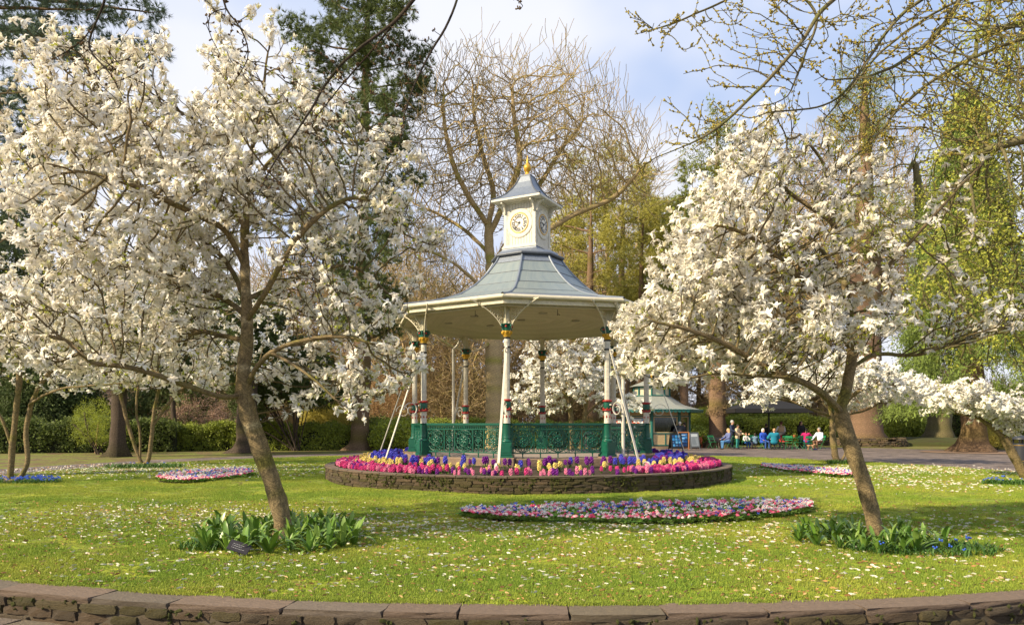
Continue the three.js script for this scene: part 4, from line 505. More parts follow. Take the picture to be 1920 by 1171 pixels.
// --- black pine reaching in from the left
{ const d = 21, r = mulberry(14), lim = [[foot(-330, d), ...path(d, [-325, 700], [-315, 500], [-310, 300], [-300, 100], [-295, -80], [-290, -200])]], env = [];
  for (const [y, L, dz, e] of [[-70, 560, -.5, -40], [10, 480, .5, 20], [-20, 600, 1.5, 25], [60, 440, -1, 90], [40, 600, 2.5, 105], [150, 400, 1, 180], [120, 330, -2, 200], [230, 420, 2, 260], [300, 400, 0, 300], [330, 380, 2, 380], [380, 380, -1, 370], [-140, 500, 1, -90], [440, 350, 1.5, 450]]) { lim.push(path(d, [-305, y + 40], [-305 + L * .35, y + 4, dz * .4], [-305 + L * .7, (y + e) / 2, dz * .8], [-305 + L, e, dz])); env.push(ell(-305 + L * .83, e - 6, d + dz, L * .23, 26, 1.3), ell(-305 + L * .58, (y + e) / 2, d + dz, L * .2, 22, 1.2)); }
  pine({ name: 'black_pine_tree', label: 'blue green pine reaching in at the top left corner behind the white magnolia', seed: 403, base: .3, n: 1300, step: .22, kill: .34, tip: .01, limbs: lim, envelope: env, clumps: 4300, size: [.6, 1.1], spread: .26, leaf: LEAFM.blue, minR: .009 }); }
// --- dark conifers and yews at the left
function cone(label, px, d, top, w, seed, leaf, count, name = 'conifer_tree', size = [1.6, 3.2], bottom = 800) { const r = mulberry(seed), b = foot(px, d), H = at(px, top, d).y - b.y, W = w * d / LENS, by = [[], []], o = thing(name, label, 'tree', b); mesh('trunk', [cyl(.05, .32, H * .97, 9, 0, H * .485, 0)], BARK.dark, o);
  const lim = []; for (let k = 0; k < 46; k++) { const t = Math.pow(r(), .9), y = H * (.08 + .88 * t), a = r() * 6.28, L = W * (1 - t) * .85 + .3; lim.push(rod(V(0, y, 0), V(Math.cos(a) * L, y - L * .22, Math.sin(a) * L), .06 * (1 - t) + .02, .012, 5)); } mesh('branches', lim, BARK.dark, o);
  for (let k = 0; k < count; k++) { const t = 1 - Math.pow(r(), .62), a = r() * 6.28, lump = 1 + .28 * noise3(Math.cos(a) * 1.6, t * H * .45, Math.sin(a) * 1.6 + seed), q = W * Math.pow(1 - t, .75) * lump * rnd(.6, 1.02, r), y = H * (.06 + .95 * t) - q * .15; by[k % 2].push(M4(V(Math.cos(a) * q, y, Math.sin(a) * q), facing(V(Math.cos(a) * .6, rnd(-.9, .2, r), Math.sin(a) * .6).normalize(), r() * 6), rnd(...size, r))); }
  by.forEach((l, k) => scatter('foliage', k ? CL.hang : CL.fine, leaf, l, o)); return o; }
cone('dark conical conifer behind the left edge magnolia', 30, 54, 365, 130, 71, LEAFM.yew, 3600);
cone('broad dark yew low behind the left edge magnolia', 95, 49, 600, 120, 72, LEAFM.yew, 3200, 'yew_tree');
cone('dark conifer behind the trunk of the large left magnolia', 330, 58, 480, 95, 74, LEAFM.pine, 2000);
shrub({ name: 'yew_tree', category: 'tree', label: 'round dark yew with bare stems beneath, right of the left magnolia trunk', base: foot(555, 45), blobs: [ell(530, 690, 45, 95, 62, 3), ell(590, 720, 45, 65, 45, 2.4), ell(470, 740, 45, 40, 60, 1.8)], count: 3200, leaf: LEAFM.yew, geos: [CL.fine, CL.spray], size: [1.3, 2.4], stems: 16, seed: 75 });
{ const mk = (label, px, d, w, top, lean, seed) => woodTree({ name: 'conifer_tree', label, barkMat: BARK.dark, limbs: [[foot(px, d), ...path(d, [px + lean * .2, 770], [px + lean * .5, 690], [px + lean, top])]], envelope: [ell(px + lean, top + 60, d, 75, 70, 2.6), ell(px + lean * .5, 680, d, 70, 30, 2.4, .5)], n: 420, step: .3, kill: .5, base: w * d / LENS / 2, flare: .35, tip: .014, seed, clumps: 1700, geos: [CL.fine, CL.spray], leaf: LEAFM.yew, size: [1.2, 2.2], spread: .4 });
  mk('dark conifer with thick brown trunk in the hedge behind the left magnolias', 220, 37, 26, 560, 12, 76); mk('dark stout tree trunk behind the trunk of the large left magnolia', 462, 42, 36, 560, 4, 77); mk('thin leaning dark trunk above the far left hedge', 330, 50, 9, 600, -28, 78); }
// --- hedges and shrubs along the far side
hedge('long dark green laurel hedge along the far left path', [foot(-120, 41), foot(60, 42), foot(200, 43), foot(330, 44)], 1.75, 1.3, 4200, LEAFM.hedgeDark, 81);
hedge('bright green clipped hedge between the two big left trunks', [foot(330, 45), foot(440, 46), foot(560, 46), foot(660, 47)], 1.55, 1.3, 4200, LEAFM.hedge, 82);
hedge('green hedge seen behind the bandstand railings', [foot(690, 49), foot(820, 50), foot(980, 51), foot(1160, 52)], 1.75, 1.3, 4600, LEAFM.hedge, 83);
hedge('clipped green hedge behind the cafe tables', [foot(1360, 58), foot(1450, 58), foot(1560, 58)], 2.1, 1.4, 2800, LEAFM.hedge, 84);
hedge('dark hedge in front of the black fence at the right', [foot(1560, 68), foot(1720, 66), foot(1860, 60), foot(2000, 56)], 3.2, 1.6, 3400, LEAFM.hedgeDark, 85);
const bush = (label, px, d, top, w, count, leaf, seed, name = 'shrub', size = [1.2, 2.2], rz = 1.6, geos) => shrub({ name, label, base: foot(px, d), blobs: [ell(px, (top + 835) / 2, d, w, (835 - top) / 2, rz), ell(px + w * .5, (top + 835) / 2 + 12, d, w * .6, (835 - top) / 2.4, rz), ell(px - w * .5, (top + 835) / 2 + 8, d, w * .6, (835 - top) / 2.3, rz)], count, leaf, seed, size, geos });
bush('yellow green willow like shrub left of the tall pine trunk', 625, 50, 742, 60, 1400, LEAFM.gold, 91, 'shrub', [.9, 1.6], 2, [CL.fine, CL.hang]);
bush('rust brown twiggy shrub right of the tall pine trunk', 735, 54, 690, 55, 1100, LEAFM.rust, 92, 'shrub', [.8, 1.5], 2, [CL.fine]);
bush('bright green bush beside the left pedestals of the bandstand', 745, 46, 792, 42, 900, LEAFM.fresh, 93);
bush('dark laurel bush at the foot of the tall pine', 705, 51, 785, 40, 800, LEAFM.hedgeDark, 94);
bush('pink blossom thicket behind the hedge left of the big magnolia trunk', 390, 56, 735, 95, 1000, LEAFM.pink, 95, 'blossom_shrub', [.9, 1.7], 2.4, [CL.fine]);
bush('pink blossom shrub behind the hedge at the far left', 165, 56, 740, 75, 600, LEAFM.pink, 96, 'blossom_shrub', [.9, 1.7], 2.4, [CL.fine]);
bush('lime green sapling by the wooden stake at the left hedge', 185, 40, 745, 46, 420, LEAFM.fresh, 97, 'sapling', [.7, 1.2], 1.2, [CL.fine]);
bush('pale green bamboo like shrub right of the kiosk', 1318, 60, 765, 42, 1300, LEAFM.fresh, 98, 'shrub', [1.0, 1.8], 2, [CL.fine, CL.hang]);
bush('green bush below the chimney right of the kiosk', 1300, 56, 802, 36, 800, LEAFM.hedge, 99);
bush('big glossy green bush behind the dark canopy', 1405, 64, 752, 70, 1700, LEAFM.hedge, 100, 'shrub', [1.3, 2.4], 2.4);
bush('bright green bush at the left of the redwood base', 1480, 63, 775, 55, 1100, LEAFM.fresh, 101);
bush('green bush between the redwood and the flared trunk', 1690, 62, 770, 42, 1000, LEAFM.hedge, 102);
bush('yellow flowering bush near the litter bin', 1868, 47, 795, 36, 900, LEAFM.gold, 103, 'shrub', [.7, 1.3], 1.2, [CL.fine]);
bush('dark evergreen shrub at the right edge behind the yellow bush', 1925, 52, 735, 60, 1200, LEAFM.hedgeDark, 104, 'shrub', [1.2, 2.2], 2);
// --- big trunks at the right
function trunkTree({ name = 'redwood_tree', label, px, d, w, top = 100, lean = 0, seed, flare = .8, barkMat = BARK.redwood, envelope = [], limbs = [], n = 300, clumps = 1200, leaf = LEAFM.pineWarm, geos = [CL.hang, CL.fine], boost = 1.25, step = .5, size = [1.3, 2.4], tone, ...more }) { return woodTree({ name, label, limbs: [[foot(px, d), ...path(d, [px, 780], [px + lean * .2, 700], [px + lean * .5, 500], [px + lean * .8, 300], [px + lean, top])], ...limbs], envelope, n, step, kill: .85, base: w * d / LENS / 2 / boost, boost, tip: .02, seed, barkMat, flare, clumps, leaf, geos, size, spread: .6, tone, ...more }); }
const ivy = (count, r0, h, lo = 0) => (o, t, root, r) => { const l = []; for (let k = 0; k < count; k++) { const y = lo + r() * h, a = r() * 6.28, q = r0 * rnd(.9, 1.25, r); if (noise3(Math.cos(a) * 1.2, y * .5, Math.sin(a)) < -.25) continue; l.push(M4(V(Math.cos(a) * q, y, Math.sin(a) * q), facing(V(Math.cos(a), .3, Math.sin(a)).normalize(), r() * 6), rnd(.5, 1, r))); } scatter('ivy', CL.leaf, LEAFM.brown, l, o); };
trunkTree({ label: 'tall brown trunk rising behind the kiosk roof', name: 'pine_tree', px: 1284, d: 60, w: 15, top: 330, seed: 111, flare: .3, envelope: [ell(1285, 420, 60, 60, 70, 3), ell(1270, 520, 60, 60, 40, 3)], clumps: 900, geos: [CL.needle, CL.needleB] });
trunkTree({ label: 'ivy wrapped redwood trunk beside the dark canopy', px: 1345, d: 50, w: 30, top: 200, seed: 112, flare: .4, envelope: [ell(1345, 330, 50, 60, 120, 3), ell(1340, 480, 50, 70, 50, 3)], clumps: 700, extra: ivy(900, .62, 6.5, 2.2) });
trunkTree({ label: 'giant redwood with flared base inside the ring of stacked stones', px: 1622, d: 55, w: 58, top: 60, seed: 113, flare: .55, envelope: [ell(1620, 200, 55, 60, 130, 3.5), ell(1625, 420, 55, 80, 80, 4)], clumps: 900 });
trunkTree({ label: 'mossy flared tree trunk on the grassy mound at the right', name: 'beech_tree', px: 1762, d: 58, w: 40, top: 330, lean: -60, seed: 114, flare: .6, barkMat: BARK.green, envelope: [ell(1690, 500, 58, 70, 120, 4), ell(1720, 330, 58, 80, 90, 4)], limbs: [path(58, [1755, 720], [1720, 620, 1], [1690, 520, 1]), path(58, [1752, 700], [1770, 600, -1], [1790, 500, -1])], clumps: 0, n: 700, step: .45, minR: .014 });
trunkTree({ label: 'brown conifer trunk on bare soil beside the path at the right', name: 'cedar_tree', px: 1826, d: 43, w: 42, top: 200, lean: -20, seed: 115, flare: .4, clumps: 0, envelope: [ell(1815, 400, 43, 40, 130, 2)], n: 120 });
// drooping bright green cedar foliage of that trunk
{ const d = 43, o = scene.children.find((c) => c.userData.label?.startsWith('brown conifer trunk')), r = mulberry(116), by = [[], []], b = o.position; const H = 21;
  for (let k = 0; k < 7600; k++) { const t = Math.pow(r(), 1.0), y = 3.2 + (H - 3.2) * t, a = r() * 6.28, lump = 1 + .35 * noise3(Math.cos(a) * 1.8, y * .38, Math.sin(a) * 1.8), q = (4.2 * Math.pow(1 - t, .8) + .25) * lump * rnd(.62, 1.03, r); if (y < 6 && noise3(Math.cos(a) * 1.5, 2, Math.sin(a) * 1.5) < 0) continue; by[k % 2].push(M4(V(Math.cos(a) * q - t * .5, y - q * .25, Math.sin(a) * q), facing(V(Math.cos(a) * .35, -1, Math.sin(a) * .35).normalize(), r() * 6), rnd(1.1, 2.3, r))); }
  by.forEach((l, k) => scatter('foliage', k ? CL.hang : CL.spray, LEAFM.cedar, l, o)); }
// bare trees, one of each shape and copies behind
const bareA = (() => { const d = 70, px = 1600; return woodTree({ name: 'bare_tree', label: 'bare brown crowned tree above the right magnolia', group: null, seed: 121, barkMat: BARK.bare, limbs: [[foot(px, d), ...path(d, [1600, 740], [1598, 650], [1602, 560], [1600, 470])], path(d, [1600, 600], [1560, 500, 1], [1530, 400, 1], [1510, 320, 1]), path(d, [1600, 570], [1640, 470, -1], [1670, 380, -1], [1680, 290, -1]), path(d, [1600, 640], [1650, 560, 2], [1700, 480, 2]), path(d, [1600, 650], [1540, 580, -2], [1480, 520, -2]), path(d, [1600, 480], [1590, 380], [1600, 280])], envelope: [ell(1600, 360, d, 130, 140, 6), ell(1600, 500, d, 140, 110, 6), ell(1560, 290, d, 70, 50, 3)], n: 3000, step: .4, kill: .6, twigs: [.45, 1.5, 1, .3, 5], base: .3, boost: 1.3, tip: .013, up: .12, minR: .02, max: 30000 }); })();
const bareB = (() => { const d = 66, px = 830; return woodTree({ name: 'bare_tree', label: 'bare branchy tree behind the left columns of the bandstand', seed: 122, barkMat: BARK.bare, limbs: [[foot(px, d), ...path(d, [830, 780], [826, 720], [830, 660])], path(d, [830, 740], [800, 690, 1], [770, 640, 1], [760, 580, 1]), path(d, [828, 720], [870, 670, -1], [900, 620, -1]), path(d, [830, 680], [840, 620, 1], [830, 560, 1]), path(d, [830, 760], [880, 730, 2], [930, 690, 2])], envelope: [ell(835, 640, d, 110, 110, 4), ell(830, 730, d, 110, 70, 4, .7)], n: 2200, step: .32, kill: .5, twigs: [.45, 1.3, 1, .25, 5], base: .2, boost: 1.3, tip: .012, minR: .018, jitter: .45, max: 26000 }); })();
[[760, 60, 1.0, 1], [1010, 64, 1.15, 2.3], [930, 72, 1.25, 4], [1120, 74, 1.1, 5.2], [1190, 78, 1.15, .5], [700, 70, 1.3, 2], [620, 74, 1.3, 3.3], [540, 76, 1.35, 4.5], [1400, 72, 1.2, 1.2], [1470, 80, 1.4, 5], [1330, 82, 1.3, 2.7], [420, 70, 1.1, 3], [250, 72, 1.2, .7], [120, 74, 1.3, 5.5], [1540, 76, 1.2, 3.7], [870, 58, .8, 5.6], [1065, 80, 1.35, 1.9]].forEach(([px, d, s, turn], k) => copyOf(bareB, ['bare twiggy tree right of the tall pine trunk', 'bare twiggy tree behind the right back columns', 'tall bare tree straight behind the plane trunk', 'bare twiggy tree behind the middle magnolia', 'bare tree behind the right front column', 'bare tree directly behind the tall pine', 'bare tree behind the yellow green willow shrub', 'bare tree behind the round dark yew', 'bare tree above the dark canopy', 'tall bare tree left of the giant redwood', 'bare tree between kiosk and ivy wrapped trunk', 'bare tree above the pink blossom thicket', 'bare tree above the far left hedge', 'bare tree at the far left behind the dark yew', 'bare tree just left of the redwood trunk', 'small bare tree seen between the left columns', 'bare tree behind the pines right of the clock tower'][k], foot(px, d), turn, s));
[[1480, 84, .95, 2], [1730, 80, .9, 4], [1420, 90, .8, 1]].forEach(([px, d, s, turn], k) => copyOf(bareA, ['tall bare tree left of the brown crowned one', 'tall bare tree behind the bright green cedar', 'tall bare tree behind the left part of the right magnolia'][k], foot(px, d), turn, s));
// trees overhead whose boughs hang into the picture
{ const d = 8.5; woodTree({ name: 'overhanging_tree', label: 'budding tree at the right whose bare boughs hang across the top right sky', seed: 131, barkMat: BARK.green, base: .05, boost: 4, tip: .0042, n: 2000, step: .085, kill: .17, jitter: .38, shell: 0, max: 20000, minR: .0036, twigs: [.13, .22, 1, .1, 4],
  limbs: [[foot(2420, d), ...path(d, [2420, 900], [2410, 600], [2390, 300], [2360, 60], [2300, -200])], path(d, [2360, 60], [2150, -140, .2], [1900, -130, 0], [1700, -70, -.3], [1560, 0, -.4], [1500, 80, -.5], [1420, 170, -.5], [1330, 250, -.5], [1230, 295, -.5]), path(d, [2390, 300], [2200, 60, .5], [2000, -60, .4], [1820, -40, .2], [1700, 20, 0], [1560, 190, -.2], [1440, 210, -.3]), path(d, [1900, -130, 0], [1700, -120, .5], [1480, -60, .6], [1360, 0, .6], [1270, 40, .6], [1190, 66, .6]), path(d, [2200, 60, .5], [1980, 60, 1], [1820, 110, 1.1], [1700, 190, 1], [1640, 260, .9], [1560, 330, .8]), path(d, [2000, -60, .4], [1800, 0, .8], [1660, 90, .8], [1600, 160, .7], [1540, 230, .6]), path(d, [1820, -40, .2], [1760, 60, .2], [1640, 140, 0], [1550, 150, 0]), path(d, [2390, 300], [2150, 200, 1.2], [1960, 220, 1.6], [1850, 300, 1.7]), path(d, [1400, -60, .6], [1530, 20, .5], [1510, 100, .4], [1480, 180, .3]) ],
  envelope: [ell(1560, 70, d, 220, 90, .9, 1), ell(1420, 160, d, 110, 110, .7, .7), ell(1720, 120, d, 150, 130, 1, 1.2), ell(1860, 140, d, 130, 150, 1.1, 1), ell(1650, 200, d, 110, 90, .8, .7), ell(1300, 250, d, 80, 40, .4, .5), ell(1240, 50, d, 60, 40, .4, .4), ell(1330, 60, d, 90, 60, .5, .5)], leafName: 'buds', clumps: 5200, tips: 2.0, geos: [join([tint(ball(.011, 0, .006, 0, 5).scale(.8, 1.5, .8), [.8, .75, .5])])], leaf: LEAFM.gold, size: [.6, 1.3], spread: .012 }); }
{ const d = 17; woodTree({ name: 'budding_tree', label: 'large tree in yellow green new leaf filling the right edge in front of the cedar', seed: 132, barkMat: BARK.green, base: .24, boost: 1.4, tip: .008, n: 3200, step: .18, kill: .27, jitter: .38, shell: 0, max: 18000, minR: .007, twigs: [.25, .5, 1, .1, 4],
  limbs: [[foot(2290, d), ...path(d, [2290, 800], [2270, 600], [2240, 400], [2220, 200], [2200, 0])], path(d, [2270, 560], [2120, 460, 1], [1980, 430, 1.5], [1850, 470, 2]), path(d, [2240, 420], [2080, 300, -.5], [1940, 260, -1], [1800, 300, -1]), path(d, [2220, 250], [2080, 100, .5], [1950, 40, .8], [1830, 70, 1]), path(d, [2280, 640], [2140, 560, 0], [2000, 560, 0], [1850, 620, 0], [1770, 660, 0]), path(d, [2200, 60], [2060, -60], [1940, -80], [1850, -60])],
  envelope: [ell(1880, 120, d, 110, 170, 2), ell(1850, 320, d, 120, 140, 2), ell(1850, 480, d, 130, 130, 2), ell(1800, 560, d, 80, 100, 1.6), ell(1970, 300, d, 100, 320, 2.4), ell(1880, 650, d, 80, 60, 1.4, .6)], leafName: 'young_leaves', clumps: 5200, tips: 2.4, geos: [BUD, clump(8, 6, .06, .06, .03)], leaf: LEAFM.bud, size: [1.0, 2.1], spread: .16, droop: .3 }); }
{ const d = 6.2; woodTree({ name: 'overhanging_tree', label: 'dark bare boughs hanging into the top left sky in front of the pine', seed: 133, barkMat: BARK.dark, base: .022, boost: 6, tip: .0033, n: 420, step: .07, kill: .13, jitter: .4, shell: 0, minR: .003,
  limbs: [[V(-1.6, -.28, 4.2), V(-1.6, 2.5, 4.1), V(-1.5, 5, 3.6), V(-1.3, 7.2, 2.2)], [V(-1.3, 7.2, 2.2), V(-1.2, 7.4, -1.5), at(880, -230, d), at(868, -60, d), at(850, 20, d), at(800, 110, d), at(765, 190, d), at(748, 282, d)], [V(-1.2, 7.4, -1.5), at(960, -260, d - .4), at(820, -60, d - .2), at(740, 40, d), at(640, 120, d), at(560, 240, d), at(510, 310, d), at(478, 375, d)], [at(740, 40, d), at(700, 90, d + .2), at(640, 160, d + .3), at(575, 240, d + .4)], [V(-1.2, 7.4, -1.5), at(560, -300, d), at(430, -90, d), at(420, 10, d), at(455, 60, d), at(465, 110, d), at(440, 150, d)], [V(-1.3, 7.2, 2.2), at(330, -330, d - .6), at(220, -80, d - .3), at(190, 20, d), at(165, 90, d), at(200, 130, d), at(230, 180, d)], [at(420, 10, d), at(390, 30, d), at(395, 75, d)], [at(190, 20, d), at(150, 80, d + .1), at(100, 110, d + .1)], [V(-1.2, 7.4, -1.5), at(1000, -200, d - .5), at(940, -30, d - .2), at(985, 10, d)]],
  envelope: [ell(430, 60, d, 60, 60, .3), ell(190, 110, d, 90, 60, .3), ell(760, 120, d, 70, 110, .3), ell(620, 170, d, 110, 110, .3), ell(965, 5, d, 30, 15, .2), ell(520, 320, d, 50, 50, .2)], leafName: 'buds', clumps: 900, tips: 2, geos: [join([tint(ball(.009, 0, .006, 0, 5).scale(.8, 1.6, .8), [.5, .42, .3])])], leaf: LEAFM.brown, size: [.6, 1.2], spread: .008 }); }

// brown brushwood far behind everything, too fine to count
{ const r = mulberry(140), q = mulberry(141), parts = []; for (let i = 0; i < 16; i++) { const h = rnd(.7, 1.6, q), a = V(rnd(-.4, .4, q), 0, rnd(-.4, .4, q)), b = a.clone().add(V(rnd(-.5, .5, q), h, rnd(-.5, .5, q))), w = rnd(.012, .03, q), e = rnd(.7, 1.25, q); parts.push(tint(rod(a, b, w, w * .4, 3), [e, e * .97, e * .9])); } const g = join(parts), l = [];
  for (let k = 0; k < 7000; k++) { const px = rnd(-250, 2150, r), d = rnd(84, 112, r), top = 6.5 + 3.4 * noise2(px * .004, 2) + 1.6 * noise2(px * .02, 5), y = Math.pow(r(), .8) * Math.max(2.5, px > 1270 && px < 1440 ? 2.2 : top), p = at(px, 793, d); l.push(M4(V(p.x, groundY(p.z) + y - .4, p.z), facing(V(rnd(-.5, .5, r), 1, rnd(-.5, .5, r)).normalize(), r() * 6), rnd(1.2, 2.2, r))); }
  const m = scatter('distant_woodland', g, mat([.36, .26, .15], VC), l, scene); tag(m, 'brown bare undergrowth and woodland far behind the park trees', null, null, 'stuff'); }
// ---------------------------------------------------------------- hyacinths in the raised bed
const soilY = (r) => .34 + .17 * smoothstep(5.95 - r, 0, 1.5);
const spikeGeo = (seed, h, w, n) => { const r = mulberry(seed), parts = []; for (let i = 0; i < n; i++) { const t = i / n, a = i * 2.4, q = w * (.55 + .45 * Math.sin(Math.PI * clamp(t * .9 + .12, 0, 1))) * rnd(.8, 1.15, r), g = new THREE.ConeGeometry(.022 * rnd(.85, 1.2, r), .024, 5, 1, true); g.rotateX(Math.PI); const e = rnd(.7, 1.2, r); g.applyQuaternion(facing(V(Math.cos(a), .25 + t * .5, Math.sin(a)).normalize(), r() * 6)); g.translate(Math.cos(a) * q, .12 + h * t, Math.sin(a) * q); parts.push(tint(g, [e, e, e])); } parts.push(tint(cyl(w * .5, w * .6, h, 7, 0, .12 + h / 2, 0), [.6, .6, .6])); return join(parts); };
const SPIKES = [spikeGeo(1, .16, .042, 30), spikeGeo(2, .14, .046, 28), spikeGeo(3, .18, .038, 30)];
const strap = (len, wid, bend, rise, cup = .3) => { const n = 6, pos = [], idx = [], uv = []; for (let i = 0; i <= n; i++) { const t = i / n, w = wid * .5 * Math.pow(Math.sin(Math.PI * clamp(.14 + t * .86, 0, 1)), .7), a = rise - bend * t * t, x = len * t * Math.cos(rise) + len * .0, y = len * (t * Math.sin(rise) - bend * .35 * t * t * t); for (const s of [-1, 0, 1]) { pos.push(x + len * .12 * bend * t * t, y + (s ? w * cup : 0), s * w); uv.push((s + 1) / 2, t); } } for (let i = 0; i < n; i++) for (let j = 0; j < 2; j++) { const a = i * 3 + j; idx.push(a, a + 3, a + 1, a + 1, a + 3, a + 4); } const g = new THREE.BufferGeometry(); g.setAttribute('position', new THREE.Float32BufferAttribute(pos, 3)); g.setAttribute('uv', new THREE.Float32BufferAttribute(uv, 2)); g.setIndex(idx); g.computeVertexNormals(); return clean(g); };
const HYLEAF = [1, 2].map((s) => { const r = mulberry(s + 50), parts = []; for (let i = 0; i < 6; i++) { const g = strap(rnd(.13, .2, r), .026, rnd(.2, .7, r), rnd(1.0, 1.35, r)); g.rotateY(i * 1.05 + r()); parts.push(g); } return join(parts); });
const HYLEAFM = leafMat([.09, .19, .035], .2, { roughness: .5 });
{
  const kinds = { pink: ['bright pink hyacinth in the outer rows of the raised bandstand flower bed', phys([.70, .06, .27], VC), 'pink hyacinths in the raised bed'], light: ['pale pink hyacinth among bright pink ones in the raised bandstand bed', phys([.80, .26, .42], VC), 'pale pink hyacinths in the raised bed'], yellow: ['pale yellow hyacinth between the pink and blue rows of the raised bandstand bed', phys([.82, .66, .22], VC), 'yellow hyacinths in the raised bed'], blue: ['deep blue hyacinth in the inner rows of the raised bandstand bed', phys([.085, .085, .60], VC), 'blue hyacinths in the raised bed'], purple: ['dark purple hyacinth close to the stone base in the raised bandstand bed', phys([.22, .02, .30], VC), 'purple hyacinths in the raised bed'] };
  const r = mulberry(61), all = []; const put = (k, deg, rr, s = 1) => all.push({ k, p: polar(deg, rr, soilY(rr) - .03), s: s * rnd(.8, 1.15, r), turn: r() * 6, tilt: rnd(-.14, .14, r), i: Math.floor(r() * 3) });
  for (const [rr, gap, off] of [[5.86, .10, 0], [5.76, .11, 1.1], [5.64, .12, .5], [5.50, .16, .8], [5.36, .26, .2]]) for (let a = -116 + off; a < 116; a += gap / rr * 57.3 * rnd(.6, 1.4, r)) if (noise2(a * .35, rr * 2) > -.85) put(noise2(a * .08, rr) > -.1 && r() < .75 ? 'pink' : r() < .2 ? 'purple' : r() < .6 ? 'light' : 'pink', a, rr + rnd(-.04, .04, r), .84);
  for (const [rr, gap] of [[5.30, .22], [5.14, .26], [4.98, .3]]) for (let a = -120; a < 120; a += gap / rr * 57.3 * rnd(.6, 1.5, r)) if (noise2(a * .09 + 4, 2) > -.35) put('yellow', a, rr + rnd(-.07, .07, r), .95);
  for (const [rr, gap] of [[4.86, .2], [4.70, .19], [4.52, .21], [4.35, .3]]) for (let a = -125; a < 125; a += gap / rr * 57.3 * rnd(.6, 1.5, r)) if (noise2(a * .07 + 9, 1) > -.3 || Math.abs(a) > 55) if (Math.abs(a) > 48 || r() < .5) put(r() < .12 ? 'purple' : 'blue', a, rr + rnd(-.07, .07, r), 1.05);
  for (let i = 0; i < 80; i++) put('purple', rnd(-110, 110, r), rnd(4.3, 4.75, r), .95);
  all.sort((a, b) => b.p.z - a.p.z + (b.k === 'blue' || b.k === 'yellow' ? .9 : 0) - (a.k === 'blue' || a.k === 'yellow' ? .9 : 0));
  const first = {}, q = new THREE.Quaternion(), rest = all.slice(296); 
  for (const h of all.slice(0, 296)) { const key = h.k + h.i; let o = first[key]; if (o) o = copyOf(o, null, h.p, h.turn); else { o = first[key] = thing('hyacinth', kinds[h.k][0], 'hyacinth', h.p, h.turn, kinds[h.k][2]); mesh('flower_spike', SPIKES[h.i], kinds[h.k][1], o); mesh('leaves', HYLEAF[h.i % 2], HYLEAFM, o); } o.scale.setScalar(h.s); o.rotation.x = h.tilt; }
  const g = thing('hyacinths', 'mass of pink, yellow, blue and purple hyacinths behind the front rows of the raised bed', null, [0, 0, 0]); g.userData.kind = 'stuff';
  const ms = rest.map((h) => M4(h.p, new THREE.Quaternion().setFromEuler(new THREE.Euler(h.tilt, h.turn, 0)), h.s)); scatter('flower_spikes', SPIKES[0], phys([1, 1, 1], VC), ms, g, rest.map((h) => kinds[h.k][1].color)); scatter('leaves', HYLEAF[0], HYLEAFM, ms, g);
}
{ const g = lathe([[0, .3], [3.5, .52], [4.4, .505], [4.9, .465], [5.3, .41], [5.7, .355], [5.95, .335], [5.97, .2]], 90); const m = mesh('flower_bed_mound', g, M.soil); m.position.set(CX, -.005, CZ); m.userData.kind = 'structure'; }
// ---------------------------------------------------------------- flat beds of daisies cut into the lawn
const daisy = (() => { const parts = [tint(new THREE.SphereGeometry(.028, 7, 4, 0, 6.283, 0, 1.75).scale(1, .8, 1).translate(0, .055, 0), [1, 1, 1]), tint(ball(.010, 0, .076, 0, 5), [1.1, .8, .6]), tint(cyl(.003, .003, .06, 4, 0, .025, 0), [.2, .5, .15])]; return join(parts); })();
const tinyFlower = join([0, 1, 2, 3, 4].map((i) => tint(new THREE.SphereGeometry(.0085, 5, 4).translate(Math.cos(i * 1.256) * .016, .09 + .012 * (i % 2), Math.sin(i * 1.256) * .016), [1, 1, 1])));
const rosetteLeaf = (() => { const r = mulberry(8), parts = []; for (let i = 0; i < 9; i++) { const g = strap(rnd(.07, .1, r), .035, rnd(.3, .8, r), rnd(.35, .8, r)); g.rotateY(i * .7 + r() * .3); const e = rnd(.8, 1.25, r); parts.push(tint(g, [e, e, e])); } return join(parts); })();
const colour = (c) => new THREE.Color().setRGB(...c);
